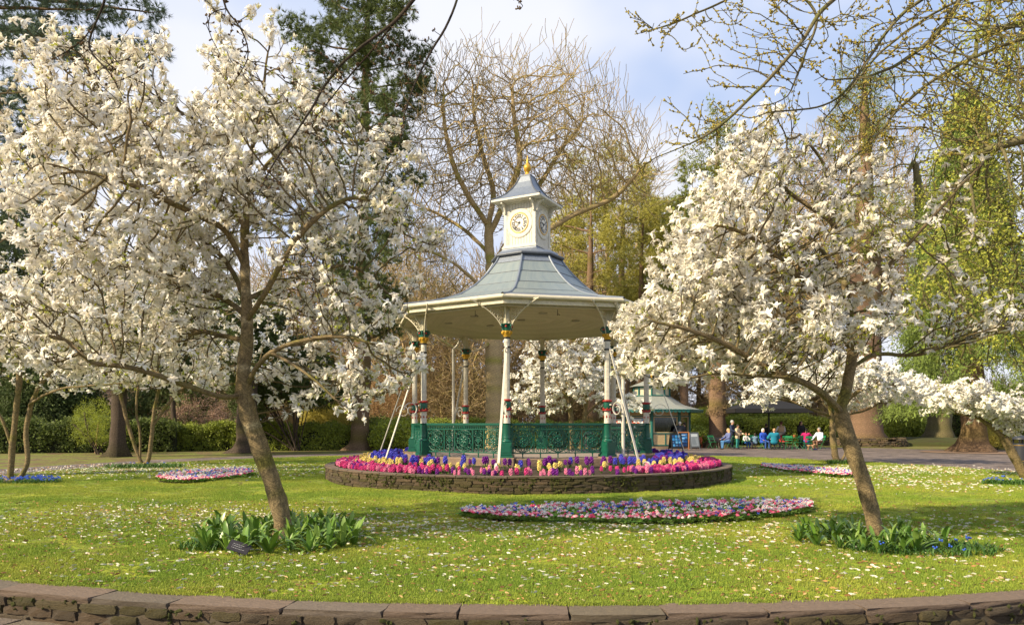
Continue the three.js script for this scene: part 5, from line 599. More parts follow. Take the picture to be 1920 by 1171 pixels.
function daisyBed(label, a0, a1, r0, r1, count, seed, taper = true) {
  const r = mulberry(seed), o = thing('flower_bed', label, 'flower bed', polar((a0 + a1) / 2, (r0 + r1) / 2, 0)), pos = [], idx = [], N = 40;
  const half = (t) => taper ? Math.pow(Math.sin(Math.PI * clamp(t, .004, .996)), .6) : 1;
  for (let i = 0; i <= N; i++) { const t = i / N, a = lerp(a0, a1, t), h = (r1 - r0) / 2 * half(t), c = (r0 + r1) / 2; for (let j = 0; j <= 4; j++) { const rr = c - h + 2 * h * j / 4 + .03 * noise2(i, j), p = polar(a, rr, (j === 0 || j === 4 ? -.02 : .022)).sub(o.position); pos.push(p.x, p.y, p.z); } } for (let i = 0; i < N; i++) for (let j = 0; j < 4; j++) { const a = i * 5 + j; idx.push(a, a + 1, a + 5, a + 5, a + 1, a + 6); }
  const g = new THREE.BufferGeometry(); g.setAttribute('position', new THREE.Float32BufferAttribute(pos, 3)); g.setIndex(idx); g.computeVertexNormals(); mesh('soil', clean(g), M.soil, o);
  const L = { leaf: [], pink: [], white: [], blue: [] }, C = { pink: [], leaf: [] };
  for (let k = 0; k < count; k++) { const t = r(), a = lerp(a0, a1, t), e = rnd(-1, 1, r), h = (r1 - r0) / 2 * half(t) * .96, rr = (r0 + r1) / 2 + e * h, p = polar(a, rr, .015).sub(o.position), q = new THREE.Quaternion().setFromEuler(new THREE.Euler(rnd(-.2, .2, r), r() * 6, rnd(-.2, .2, r)));
    const edge = Math.abs(e) > .45 || t < .1 || t > .9; L.leaf.push(M4(p, q, rnd(1.0, 1.7, r))); C.leaf.push(colour([.20 * rnd(.8, 1.3, r), .34 * rnd(.8, 1.2, r), .04]));
    if (edge ? r() < .36 : r() < .12) { for (let j = 0; j < 2; j++) { const s = M4(p.clone().add(V(rnd(-.05, .05, r), rnd(.02, .05, r), rnd(-.05, .05, r))), q, rnd(.8, 1.25, r)); L.pink.push(s); C.pink.push(colour(pick([[.80, .16, .26], [.84, .32, .40], [.82, .46, .50], [.70, .07, .16], [.86, .68, .66]], r))); } } else if (r() < .13) L.blue.push(M4(p.clone().add(V(0, rnd(0, .05, r), 0)), q, rnd(.9, 1.4, r))); else if (r() < .3) L.white.push(M4(p.clone().add(V(0, rnd(0, .05, r), 0)), q, rnd(.9, 1.4, r))); }
  scatter('leaves', rosetteLeaf, leafMat([1, 1, 1], .15, VC), L.leaf, o, C.leaf); scatter('pink_daisies', daisy, phys([1, 1, 1], VC), L.pink, o, C.pink); scatter('blue_flowers', tinyFlower, mat([.06, .12, .62]), L.blue, o); scatter('white_flowers', tinyFlower, mat([.78, .80, .74]), L.white, o); return o;
}
daisyBed('curved bed of pink daisies and blue flowers in the lawn in front of the bandstand', -7.5, 31, 9.05, 11.6, 2200, 21);
daisyBed('pink and white flower bed in the lawn left of the bandstand behind the leaning magnolia', -99, -72, 8.6, 11.2, 1900, 22);
daisyBed('narrow pink flower bed in the lawn at the right behind the right magnolia trunk', 84, 114, 8.8, 10.6, 1700, 23);
// ---------------------------------------------------------------- broad leaved clumps round the two front magnolias
const STRAPS = [strap(.48, .062, .8, 1.25, .35), strap(.50, .058, 1.3, 1.1, .3), strap(.44, .066, .5, 1.38, .35), strap(.46, .056, 1.7, .95, .3), strap(.42, .062, 1.0, 1.25, .4)];
const STRAPM = [[.13, .25, .035], [.17, .29, .045], [.11, .21, .035], [.22, .33, .07]].map((c) => leafMat(c, .22, { roughness: .34, ior: 1.45 }));
function broadPlants(label, group, c, rx, rz, n, seed) { const r = mulberry(seed), spots = []; let guard = 0; while (spots.length < n && guard++ < 4000) { const a = r() * 6.28, q = Math.sqrt(r()); const p = V(c.x + Math.cos(a) * q * rx, 0, c.z + Math.sin(a) * q * rz); if (p.distanceTo(c) < .22 || spots.some((s) => s.distanceTo(p) < .20)) continue; spots.push(p); }
  for (const p of spots) { const o = thing('leafy_plant', label, 'plant', [p.x, lawnY(p.x, p.z) - .02, p.z], r() * 6, group); const k = 11 + Math.floor(r() * 5), s = rnd(.72, 1.12, r); for (let i = 0; i < k; i++) { const m = mesh('leaf', pick(STRAPS, r), pick(STRAPM, r), o); m.rotation.set(rnd(-.25, .25, r), i * 6.28 / k + rnd(-.3, .3, r), rnd(-.35, .25, r)); m.scale.setScalar(s * rnd(.75, 1.15, r)); } } }
const baseL = onGround(534, 1010), baseR = onGround(1648, 1014);
broadPlants('glossy broad leaved green plant round the foot of the left magnolia trunk', 'broad leaved plants under the left magnolia', baseL.clone().add(V(.02, 0, .12)), 1.12, 1.3, 52, 31);
broadPlants('dark green broad leaved plant round the foot of the right magnolia trunk', 'broad leaved plants under the right magnolia', baseR.clone().add(V(-.18, 0, .12)), .98, .95, 34, 32);
const grassBlade = strap(.16, .012, 1.0, 1.1, .1);
function bulbPatch(label, c, rx, rz, n, blue, seed, s = 1) { const r = mulberry(seed), o = thing('bulb_patch', label, 'flowers', [c.x, 0, c.z]), l = [], f = []; for (let k = 0; k < n; k++) { const a = r() * 6.28, q = Math.sqrt(r()); const p = V(Math.cos(a) * q * rx, lawnY(c.x, c.z) - .01, Math.sin(a) * q * rz); l.push(M4(p, new THREE.Quaternion().setFromEuler(new THREE.Euler(0, r() * 6, rnd(-.2, .2, r))), rnd(.7, 1.4, r) * s)); if (r() < blue) f.push(M4(p.clone().add(V(rnd(-.03, .03, r), rnd(0, .06, r), rnd(-.03, .03, r))), randQ(r).slerp(new THREE.Quaternion(), .8), rnd(.9, 1.6, r) * s)); } scatter('leaves', grassBlade, leafMat([.075, .17, .03], .25, { roughness: .5 }), l, o); if (f.length) scatter('blue_flowers', tinyFlower, mat([.05, .13, .62]), f, o); return o; }
bulbPatch('low grassy leaves with a few blue flowers in front of the right magnolia trunk', baseR.clone().add(V(.2, 0, .75)), 1.0, .55, 1300, .008, 33);
bulbPatch('grassy leaves beside the dark plaque under the left magnolia', baseL.clone().add(V(-.72, 0, .85)), .4, .3, 350, .003, 34);
bulbPatch('bright blue flowers round the foot of the left edge magnolia', onGround(45, 905), 1.0, .5, 900, .2, 35, 1.0);
bulbPatch('green bulb leaves at the foot of the three stemmed magnolia', onGround(272, 876), 1.5, .6, 900, .005, 36, 1.4);
bulbPatch('grey green leaves with small blue flowers by the small magnolia at the right edge', onGround(1895, 906), .75, .4, 700, .02, 37, 1.2);
bulbPatch('tuft of grass round the stems of the magnolia beside the path', onGround(1575, 870), .5, .3, 300, 0, 38, 1.5);
// ---------------------------------------------------------------- grass and fallen petals
{ const r = mulberry(91), tuft = (seed) => { const q = mulberry(seed), parts = []; for (let i = 0; i < 8; i++) { const h = rnd(.014, .034, q), w = rnd(.0018, .0032, q), g = new THREE.BufferGeometry(), b = rnd(.2, .9, q) * h; g.setAttribute('position', new THREE.Float32BufferAttribute([-w, 0, 0, w, 0, 0, w * .7, h * .65, b * .35, -w * .7, h * .65, b * .35, 0, h, b], 3)); g.setIndex([0, 1, 2, 0, 2, 3, 3, 2, 4]); g.computeVertexNormals(); g.rotateY(q() * 6.28); g.translate(rnd(-.035, .035, q), 0, rnd(-.035, .035, q)); const e = rnd(.75, 1.3, q); parts.push(tint(clean(g), [e, e, e * .9])); } return join(parts); };
  const l = [[], []], c = [[], []]; let n = 0;
  for (let k = 0; k < 900000 && n < 270000; k++) { const d = 6.2 + 33 * Math.pow(r(), 1.9), x = rnd(-1, 1, r) * (d * .72 + .5), z = -d, rr = Math.hypot(x - CX, z - CZ); if (rr > LAWN_R + .02 || rr < BED_R + .02) continue; const bare = noise2(x * .55 + 20, z * .55) * .7 + .5 * noise2(x * 1.7, z * 1.7) + (x > 2.5 ? .18 : 0) * smoothstep(-z, 12, 7); if (bare > .3 && r() < .88) continue;
    const yel = clamp(.5 + .5 * noise2(x * .3 + 5, z * .3) + rnd(-.3, .3, r), 0, 1), i = k & 1; l[i].push(M4(V(x, lawnY(x, z) - .004, z), new THREE.Quaternion().setFromEuler(new THREE.Euler(rnd(-.2, .2, r), r() * 6.28, rnd(-.2, .2, r))), rnd(.6, 1.15, r) * (1 + d * .014))); c[i].push(colour([lerp(.17, .35, yel), lerp(.275, .37, yel), lerp(.03, .058, yel)])); n++; }
  const g = thing('grass', 'mown green lawn grass with thin mossy patches', null, [0, 0, 0]); g.userData.kind = 'stuff';
  const gm = leafMat([1, 1, 1], .25, VC); l.forEach((q, i) => scatter('grass_tufts', tuft(i + 3), gm, q, g, c[i])); }
{ const r = mulberry(92), geo = petal(.078, .026, .7, -.25), l = [], c = [], lb = [], cb = [];
  const heaps = [[onGround(430, 970), 3.2, 1.6, 1.1], [onGround(700, 985), 3.0, 1.6, 1.6], [onGround(1000, 995), 2.6, 1.0, 1.0], [onGround(1250, 985), 2.6, .8, 1.0], [onGround(250, 960), 2.6, 1.8, .8], [onGround(1500, 1010), 2.4, 1.2, .8], [onGround(1800, 985), 2.4, 1.7, .9], [onGround(600, 1060), 3, 1.2, .75], [onGround(1250, 1050), 4, 1.4, .5], [onGround(330, 880), 5.5, 3.0, 1.3], [onGround(150, 875), 5, 3.0, .9], [onGround(1600, 880), 5.5, 2.6, 1.3], [onGround(1720, 905), 4, 2.5, .6], [onGround(80, 1000), 3, 1.5, .45], [onGround(1700, 1070), 3, 1.2, .4], [onGround(960, 1090), 6, 1.2, .14]];
  const tot = heaps.reduce((s, h) => s + h[1] * h[2] * h[3], 0);
  for (let k = 0; k < 11500; k++) { let q = r() * tot, h = heaps[0]; for (h of heaps) { q -= h[1] * h[2] * h[3]; if (q < 0) break; } const a = r() * 6.28, m = Math.sqrt(-2 * Math.log(r() + 1e-6)) * .6, x = h[0].x + Math.cos(a) * m * h[1], z = h[0].z + Math.sin(a) * m * h[2], rr = Math.hypot(x - CX, z - CZ); if (rr < BED_R + .05 || rr > 19 || (rr > 16.5 && z > -20)) continue; const y = rr < LAWN_R ? lawnY(x, z) + .017 : groundY(z) + .006; const far = -z > 17 ? 1.25 : 1; const old = r();
    (old < .72 ? l : lb).push(M4(V(x, y, z), new THREE.Quaternion().setFromEuler(new THREE.Euler(Math.PI / 2 + rnd(-.16, .16, r), rnd(-.14, .14, r), r() * 6.28)), V(rnd(.5, 1.1, r), rnd(.7, 1.35, r), rnd(.6, 1.4, r)).multiplyScalar(far * .78))); if (old < .72) { const e = rnd(.8, 1.08, r); c.push(colour([.72 * e, .69 * e, .62 * e])); } else cb.push(colour(pick([[.40, .22, .09], [.30, .15, .06], [.55, .38, .20], [.22, .11, .05]], r))); }
  for (let k = 0; k < 5600; k++) { const d = 6.4 + 9 * Math.pow(r(), 1.4), x = rnd(-1, 1, r) * (d * .72), z = -d, rr = Math.hypot(x - CX, z - CZ); if (rr > LAWN_R - .05 || rr < BED_R) continue; lb.push(M4(V(x, lawnY(x, z) + .02, z), new THREE.Quaternion().setFromEuler(new THREE.Euler(Math.PI / 2 + rnd(-.5, .5, r), rnd(-.4, .4, r), r() * 6.28)), rnd(.28, .75, r))); cb.push(colour(pick([[.36, .18, .07], [.28, .13, .05], [.46, .30, .14], [.17, .09, .04], [.5, .4, .25]], r))); }
  const g = thing('fallen_petals', 'white and browning magnolia petals scattered over the lawn', null, [0, 0, 0]); g.userData.kind = 'stuff'; scatter('petals', geo, phys([1, 1, 1], { side: THREE.DoubleSide, roughness: .8 }), l, g, c); scatter('withered_petals', geo, phys([1, 1, 1], { side: THREE.DoubleSide, roughness: .9 }), lb, g, cb); }
// ---------------------------------------------------------------- kiosk
const teal = mat([.015, .15, .13], { roughness: .4, map: T.grain }), buff = mat([.66, .50, .27], { roughness: .6, map: T.grain }), slateRoof = mat([.36, .36, .34], { roughness: .6, map: T.streak, bumpMap: T.rough, bumpScale: .003 }), dark = mat([.02, .02, .02]), steel = mat([.35, .36, .37], { roughness: .4, metalness: .7 });
{
  const c = foot(1222, 50.5); c.y = groundY(c.z); const k = thing('kiosk', 'cream and green octagonal refreshment kiosk with grey roof and glazed lantern', 'kiosk', c), ph = 22.5 + 12;
  const P = (deg, r, y) => V(Math.sin(R(deg)) * r, y, Math.cos(R(deg)) * r), oct = [...Array(8).keys()].map((i) => ph + i * 45 - 22.5 - 22.5), Rw = 1.98;
  mesh('base', place(new THREE.CylinderGeometry(2.1, 2.1, .16, 8), 0, .08, 0, 0, R(oct[0])), M.sandstone, k); mesh('floor', place(new THREE.CylinderGeometry(1.9, 1.9, .05, 8), 0, .185, 0, 0, R(oct[0])), dark, k); mesh('ceiling', place(new THREE.CylinderGeometry(1.95, 1.95, .05, 8), 0, 2.52, 0, 0, R(oct[0])), buff, k);
  const posterTex = canvasTexture(256, 192, (g, w, h) => { const r = mulberry(4); g.fillStyle = '#dfe6ea'; g.fillRect(0, 0, w, h); for (let i = 0; i < 40; i++) { g.fillStyle = pick(['#3f8fc9', '#d9a441', '#e8e8ee', '#57a04d', '#c2563f', '#7a6fb0', '#2c5f96', '#f2efe2'], r); g.fillRect(r() * w, r() * h, 20 + r() * 40, 16 + r() * 36); } });
  oct.forEach((d, i) => {
    const f = new THREE.Group(); f.name = 'wall_panel'; const m = P(d, Rw, 0).add(P(d + 45, Rw, 0)).multiplyScalar(.5); f.position.copy(m); f.rotation.y = R(d + 22.5); k.add(f); const L = 2 * Rw * Math.sin(R(22.5)) - .14;
    mesh('dado', [box(L, .72, .05, 0, .58, -.03)], buff, f); mesh('rail', [box(L, .08, .08, 0, .22, -.02), box(L, .07, .08, 0, .98, -.02), box(.06, .68, .07, 0, .6, -.02), box(L, .06, .08, 0, 2.1, -.02)], i % 2 ? teal : teal, f); mesh('frieze', [box(L, .36, .05, 0, 2.32, -.04), ...[-1, 0, 1].flatMap((s) => [box(L / 3 - .08, .06, .03, s * L / 3, 2.43, 0), box(L / 3 - .08, .05, .03, s * L / 3, 2.2, 0), ring(.10, .016, s * L / 3, 2.31, 0, 0, 0)])], buff, f);
    const w = mesh('window_frame', [box(.07, 1.05, .07, -L / 2 + .04, 1.54, -.03), box(.07, 1.05, .07, L / 2 - .04, 1.54, -.03), box(L - .16, .06, .07, 0, 1.05, -.03), box(L - .16, .06, .07, 0, 2.05, -.03)], buff, f);
    if (i !== 1) mesh('pane', box(L - .16, .94, .01, 0, 1.55, -.04), M.glass, w); else mesh('counter', [box(L, .05, .4, 0, 1.0, .06), box(.45, .1, .2, -.3, 1.08, -.05)], mat([.6, .62, .62], { roughness: .4 }), f);
    if (i === 7 || i === 6) { const q = mesh('notice', box(L - .3, .62, .012, 0, 1.62, .02), mat([1, 1, 1], { map: posterTex }), f); }
    const p = P(d, Rw, 0); mesh('post', [cyl(.085, .085, 2.4, 8, p.x, 1.3, p.z), cyl(.11, .11, .3, 8, p.x, .3, p.z)], teal, k);
    const e = P(d, 2.72, 2.5), e2 = P(d + 45, 2.72, 2.5), u = P(d, 1.02, 3.42), u2 = P(d + 45, 1.02, 3.42), mid = P(d, 1.72, 2.86), mid2 = P(d + 45, 1.72, 2.86);
    mesh('roof_slope', [quad(e, e2, mid2, mid, .04), quad(mid, mid2, u2, u, .04)], slateRoof, k); mesh('soffit', quad(P(d, 2.68, 2.47), P(d + 45, 2.68, 2.47), P(d + 45, 1.9, 2.53), P(d, 1.9, 2.53), .02), buff, k);
    const n = 9, val = []; for (let j = 0; j < n; j++) { const q = e.clone().lerp(e2, (j + .5) / n); val.push(place(new THREE.CylinderGeometry(.11, .11, .03, 10), q.x, 2.44, q.z, Math.PI / 2, R(d + 22.5))); } val.push(rod(e, e2, .04, .04, 6)); mesh('valance', val, teal, k);
    // lantern
    const a = P(d, .95, 3.42), b = P(d + 45, .95, 3.42); mesh('lantern_post', [cyl(.05, .05, .66, 6, a.x, 3.75, a.z), rod(a.clone().setY(3.47), b.clone().setY(3.47), .05), rod(a.clone().setY(4.05), b.clone().setY(4.05), .05)], teal, k); mesh('lantern_pane', quad(P(d, .92, 3.5), P(d + 45, .92, 3.5), P(d + 45, .92, 4.03), P(d, .92, 4.03), .01), mat([.55, .53, .38], { roughness: .15 }), k);
    mesh('lantern_roof', [quad(P(d, 1.18, 4.12), P(d + 45, 1.18, 4.12), P(d + 45, .55, 4.42), P(d, .55, 4.42), .03), quad(P(d, .55, 4.42), P(d + 45, .55, 4.42), P(d + 45, .03, 4.72), P(d, .03, 4.72), .03)], slateRoof, k);
  });
  mesh('finial', lathe([[0, 4.68], [.05, 4.7], [.03, 4.8], [.07, 4.86], [.04, 4.93], [0, 5.1]], 10), M.gold, k);
  mesh('shelf', [box(1.6, .9, .3, -.2, 1.3, -.9), box(.4, .5, .3, .5, 1.4, .4), box(.6, .4, .3, -.6, 1.3, .5)], mat([.12, .09, .07]), k);
}
scene.children.find((c) => c.name === 'kiosk').scale.set(1.27, 1.02, 1.27);
// ---------------------------------------------------------------- canopy, furniture
const plaza = (px, py) => { const y = groundY(-46), d = LENS * (EYE - y) / (py - HORIZON); return at(px, 793, d).setY(groundY(-d) + .012); };
{
  const b = foot(1442, 49); b.y = groundY(b.z); const o = thing('parasol', 'large square black cafe parasol on a dark pole above the tables', 'parasol', b);
  mesh('pole', [cyl(.05, .06, 2.9, 10, 0, 1.45, 0), box(.7, .08, .7, 0, .04, 0)], M.black, o); const cloth = mat([.010, .010, .012], { roughness: .75, side: THREE.DoubleSide });
  const top = V(-.35, 3.45, 0), C = [[-2.75, 1.7], [2.3, 1.7], [2.3, -1.7], [-2.75, -1.7]]; for (let i = 0; i < 4; i++) { const [x, z] = C[i], [u, w] = C[(i + 1) % 4]; mesh('canopy_panel', [quad(V(x, 2.62, z), V(u, 2.62, w), V(top.x + u * .08, 3.4, w * .1), V(top.x + x * .08, 3.4, z * .1), .01)], cloth, o); mesh('valance', quad(V(x, 2.36, z), V(u, 2.36, w), V(u, 2.62, w), V(x, 2.62, z), .012), cloth, o); mesh('rib', rod(V(x, 2.6, z), V(-.1, 3.35, 0), .018), M.black, o); }
  mesh('cap', ball(.14, top.x, 3.42, 0, 8).scale(1, 1, 1), M.black, o);
}
const bistro = mat([.012, .19, .07], { roughness: .4 });
const chairParts = () => { const b = (x, y, z, u, v, w, r = .011) => rod(V(x, y, z), V(u, v, w), r, r, 5); const out = {};
  out.seat = join([...[-2, -1, 0, 1, 2].map((i) => box(.40, .016, .066, 0, .45, i * .078))]); out.backrest = join([box(.42, .15, .018, 0, .80, -.235), box(.42, .05, .016, 0, .62, -.225)]); out.frame = join([b(-.2, .44, .19, .2, .44, .19), b(-.2, .44, -.19, .2, .44, -.19)]);
  out.legA = join([b(-.2, .0, .25, -.2, .88, -.25), b(.2, .0, .25, .2, .88, -.25)].slice(0, 1)); return { ...out, b }; };
const CP = chairParts();
const chair0 = (() => { const o = thing('bistro_chair', null, 'chair', [0, 0, 0]); mesh('seat', CP.seat, bistro, o); mesh('backrest', CP.backrest, bistro, o); mesh('frame', CP.frame, bistro, o); for (const s of [-1, 1]) { mesh('leg', CP.b(s * .2, 0, .26, s * .2, .86, -.24), bistro, o); mesh('leg', CP.b(s * .185, 0, -.27, s * .185, .44, .19), bistro, o); } return o; })();
const chairSpots = [];
let chairUsed = false; function bistroChair(px, py, turn, label) { const p = plaza(px, py); let o; if (!chairUsed) { o = chair0; o.position.copy(p); o.rotation.y = turn; o.userData.label = label; chairUsed = true; } else o = copyOf(chair0, label, p, turn); o.userData.group = 'green folding chairs at the cafe'; return o; }
bistroChair(1336, 841, .3, 'dark folding chair alone at the left end with the grey dog behind');
bistroChair(1366, 841, -1.4, 'green folding chair under the blonde woman in blue');
bistroChair(1381, 840, 1.5, 'green folding chair by the child in cream coat');
bistroChair(1398, 840, -.6, 'green folding chair under the child in white top');
bistroChair(1412, 840, .2, 'green folding chair under the child in denim');
bistroChair(1421, 839, 3.0, 'green folding chair left of the woman in bright blue');
bistroChair(1432, 842, .5, 'green folding chair under the woman in bright blue coat');
bistroChair(1452, 842, 3.14, 'green folding chair under the person in teal coat');
bistroChair(1470, 842, 3.3, 'empty green folding chair right of the teal coat');
bistroChair(1480, 843, 2.7, 'empty green folding chair beside the pushchair');
bistroChair(1497, 842, 3.6, 'empty green folding chair by the terracotta pot');
bistroChair(1508, 840, .2, 'green folding chair under the woman in pink');
bistroChair(1515, 844, 3.14, 'green folding chair with the small tan dog below it');
bistroChair(1539, 842, -1.2, 'folding chair under the man in white shirt at the right end');
function bistroTable(px, py, label) { const p = plaza(px, py), o = thing('bistro_table', label, 'table', p, .2, 'green tables at the cafe'); mesh('tabletop', place(new THREE.CylinderGeometry(.34, .34, .025, 18), 0, .72, 0), bistro, o); for (let i = 0; i < 3; i++) mesh('leg', rod(V(Math.sin(i * 2.09) * .28, 0, Math.cos(i * 2.09) * .28), V(-Math.sin(i * 2.09) * .2, .71, -Math.cos(i * 2.09) * .2), .013, .013, 5), bistro, o); return o; }
bistroTable(1374, 839, 'green table in front of the blonde woman in blue'); bistroTable(1443, 840, 'green table between the bright blue and teal coats'); bistroTable(1490, 841, 'green table with the terracotta pot'); bistroTable(1520, 839, 'green table in front of the woman in pink');
{ const s = [[1379, 838, 'terracotta pot with yellow flowers on the left cafe table'], [1490, 841, 'terracotta pot with green plant on the middle cafe table']]; s.forEach(([px, py, label]) => { const p = plaza(px, py), o = thing('flower_pot', label, 'pot', [p.x, p.y + .735, p.z]); mesh('pot', lathe([[0, 0], [.06, 0], [.085, .13], [.095, .13], [.095, .16], [.08, .16], [.075, .1], [0, .1]], 12), mat([.45, .14, .05]), o); const r = mulberry(px), l = []; for (let i = 0; i < 30; i++) l.push(M4(V(rnd(-.08, .08, r), rnd(.16, .3, r), rnd(-.08, .08, r)), randQ(r), rnd(.6, 1.2, r))); scatter('foliage', BUD, LEAFM.fresh, l, o); });
  const cup = (px, py, dx, c, label) => { const p = plaza(px, py), o = thing('paper_cup', label, 'cup', [p.x + dx, p.y + .735, p.z]); mesh('cup', lathe([[0, 0], [.03, 0], [.042, .11], [0, .11]], 10), mat(c), o); mesh('lid', lathe([[0, .112], [.045, .112], [.04, .13], [0, .13]], 10), mat([.6, .05, .12]), o); }; cup(1443, 840, -.12, [.7, .65, .5], 'white cup with pink lid beside the woman in bright blue coat'); cup(1366, 839, .0, [.75, .72, .65], 'white paper cup in front of the blonde woman'); }
// signs on the ground by the kiosk
function aBoard(px, py, turn, label, frameMat, draw, w = .6, h = 1.0) { const p = plaza(px, py), o = thing('pavement_sign', label, 'sign', p, turn); for (const s of [1, -1]) { const f = new THREE.Group(); f.name = 'board'; f.rotation.x = -s * .2; f.position.set(0, 0, s * .22); if (s < 0) f.rotation.y = 0; o.add(f); mesh('frame', [box(.05, h, .04, -w / 2, h / 2, 0), box(.05, h, .04, w / 2, h / 2, 0), box(w, .05, .04, 0, h - .025, 0), box(w, .05, .04, 0, .14, 0)], frameMat, f); mesh('panel', box(w - .05, h - .2, .015, 0, h / 2 + .06, 0), dark, f); if (s > 0) { const q = mesh('print', new THREE.PlaneGeometry(w - .08, h - .26), mat([1, 1, 1], { map: canvasTexture(128, 192, draw), roughness: .5 }), f); q.position.set(0, h / 2 + .06, .0125); } } return o; }
const photos = (cols, bg, seed) => (g, w, h) => { const r = mulberry(seed); g.fillStyle = bg; g.fillRect(0, 0, w, h); for (let j = 0; j < 4; j++) for (let i = 0; i < cols; i++) { g.fillStyle = pick(['#1f6fb0', '#2b8fd0', '#0f4d86', '#4aa3d8'], r); g.fillRect(8 + i * (w - 10) / cols, 8 + j * (h - 12) / 4, (w - 16) / cols - 6, (h - 20) / 4 - 6); g.fillStyle = '#cfe3ee'; g.fillRect(12 + i * (w - 10) / cols, 14 + j * (h - 12) / 4 + 12, ((w - 16) / cols - 14) * r(), 4); } };
aBoard(1267, 844, .35, 'black pavement sign with blue pictures left of the wooden one', M.black, photos(3, '#10141a', 3), .75, 1.05);
aBoard(1282, 843.5, -.2, 'wood framed pavement sign with blue panels in front of the kiosk counter', mat([.36, .14, .05]), photos(1, '#1a140e', 5), .62, 1.15);
aBoard(1301, 842, .3, 'grey pavement sign right of the kiosk', mat([.12, .13, .14]), (g, w, h) => { g.fillStyle = '#8e979c'; g.fillRect(0, 0, w, h); g.fillStyle = '#3c4248'; for (let i = 0; i < 7; i++) g.fillRect(14, 60 + i * 17, 100 - (i * 37) % 40, 5); g.fillStyle = '#c9cfd0'; g.fillRect(10, 10, w - 20, 38); }, .62, 1.1);
// pushchair
{ const p = plaza(1469, 841), o = thing('pushchair', 'black pushchair with red seat between the cafe tables', 'pushchair', p, .6); const wheel = (x, z, r0) => { const w = mesh('wheel', ring(r0, .025, 0, 0, 0, 0, 0, 6.283, 6, 16), M.black, o); w.position.set(x, r0 + .02, z); w.rotation.y = Math.PI / 2; mesh('hub', ball(.03, 0, 0, 0, 6), steel, w); }; wheel(-.25, -.25, .13); wheel(.25, -.25, .13); wheel(-.22, .32, .1); wheel(.22, .32, .1);
  mesh('frame', [-1, 1].flatMap((s) => [rod(V(s * .24, .15, -.25), V(s * .24, .7, .2), .014), rod(V(s * .22, .12, .32), V(s * .24, 1.0, -.42), .014)]).concat([rod(V(-.24, 1, -.42), V(.24, 1, -.42), .02)]), M.black, o); mesh('seat', [place(chamferBox(.4, .08, .36, .02), 0, .45, .05), place(chamferBox(.4, .5, .08, .02), 0, .68, -.18, -.35)], mat([.5, .03, .03]), o); const hood = new THREE.SphereGeometry(.3, 12, 8, 0, 6.283, 0, 1.6); mesh('hood', place(hood, 0, .82, -.14, -.5), mat([.02, .02, .025], { side: THREE.DoubleSide }), o); }
// litter bins
function bin(px, d, label) { const p = foot(px, d); p.y = groundY(p.z); const o = thing('litter_bin', label, 'bin', p); mesh('body', lathe([[0, 0], [.29, 0], [.3, .04], [.3, .78], [.31, .8], [.31, .84], [0, .84]], 24), mat([.03, .033, .04], { roughness: .45 }), o); mesh('hood', lathe([[.31, 1.0], [.32, 1.02], [.3, 1.08], [.2, 1.15], [0, 1.18]], 24), mat([.03, .033, .04], { roughness: .45 }), o); mesh('pillar', [0, 1, 2, 3].map((i) => box(.05, .18, .05, Math.cos(i * 1.57 + .78) * .27, .92, Math.sin(i * 1.57 + .78) * .27)), M.black, o); mesh('gold_band', [ring(.302, .008, 0, .76, 0, Math.PI / 2, 0, 6.283, 4, 24), ring(.302, .008, 0, .12, 0, Math.PI / 2, 0, 6.283, 4, 24)], M.gold, o); }
bin(1915, 30.5, 'black litter bin with gold bands at the right edge of the path'); bin(1103, 46, 'dark litter bin seen through the right railing of the bandstand');
// ring of stacked stones round the redwood, mound, fence
{ const c = foot(1622, 55), o = thing('stone_ring', 'low ring of stacked grey stones round the foot of the giant redwood', 'stone wall', [c.x, groundY(c.z), c.z]), r = mulberry(55); for (let row = 0; row < 5; row++) for (let a = -100; a < 100;) { const L = rnd(.3, .75, r), RR = 2.75 - row * .05, da = L / RR * 57.3; if (!(row > 2 && noise2(a * .05, row) > .15)) { const m = mesh('stone', pick(stoneShapes, r), M.stone, o); m.position.set(Math.sin(R(a + da / 2)) * RR, .06 + row * .125, Math.cos(R(a + da / 2)) * RR); m.rotation.y = R(a + da / 2) + rnd(-.1, .1, r); m.scale.set(L - .02, .115, .4); } a += da; } const d = lathe([[0, .62], [2.3, .55], [2.6, .4], [2.7, 0]], 30); mesh('soil', d, M.soil, o); }
{ const c = foot(1762, 58), g = new THREE.SphereGeometry(1, 40, 10, 0, 6.283, 0, 1.57), m = mesh('grass_mound', g, mat([.17, .19, .05], { map: rep(groundTex, 3), roughness: 1 })); m.scale.set(7, .75, 4.5); m.position.set(c.x - 1, groundY(c.z) - .15, c.z); m.userData.kind = 'structure'; }
{ const c = foot(1835, 43), g = new THREE.CircleGeometry(1, 40), m = mesh('bare_soil', g, mat([.28, .18, .12], { map: T.grain, roughness: 1, bumpMap: T.rough, bumpScale: .03 })); m.rotation.x = -Math.PI / 2; m.scale.set(4.5, 3, 1); m.position.set(c.x + 1, groundY(c.z) + .02, c.z + .6); m.userData.kind = 'structure'; }
{ const a = foot(1640, 76), b = foot(2010, 62), o = thing('iron_fence', 'black upright iron paling fence behind the trees at the right', 'fence', a), L = a.distanceTo(b), d = b.clone().sub(a).normalize(), n = 120, g = box(.045, 1.75, .03, 0, .88, 0); for (let i = 0; i < n; i++) { const m = mesh('paling', g, M.black, o); m.position.copy(d).multiplyScalar(L * i / n); m.rotation.y = Math.atan2(-d.z, d.x); } for (const y of [.3, 1.45]) mesh('rail', rod(V(0, y, 0), d.clone().multiplyScalar(L).setY(y), .025), M.black, o); }
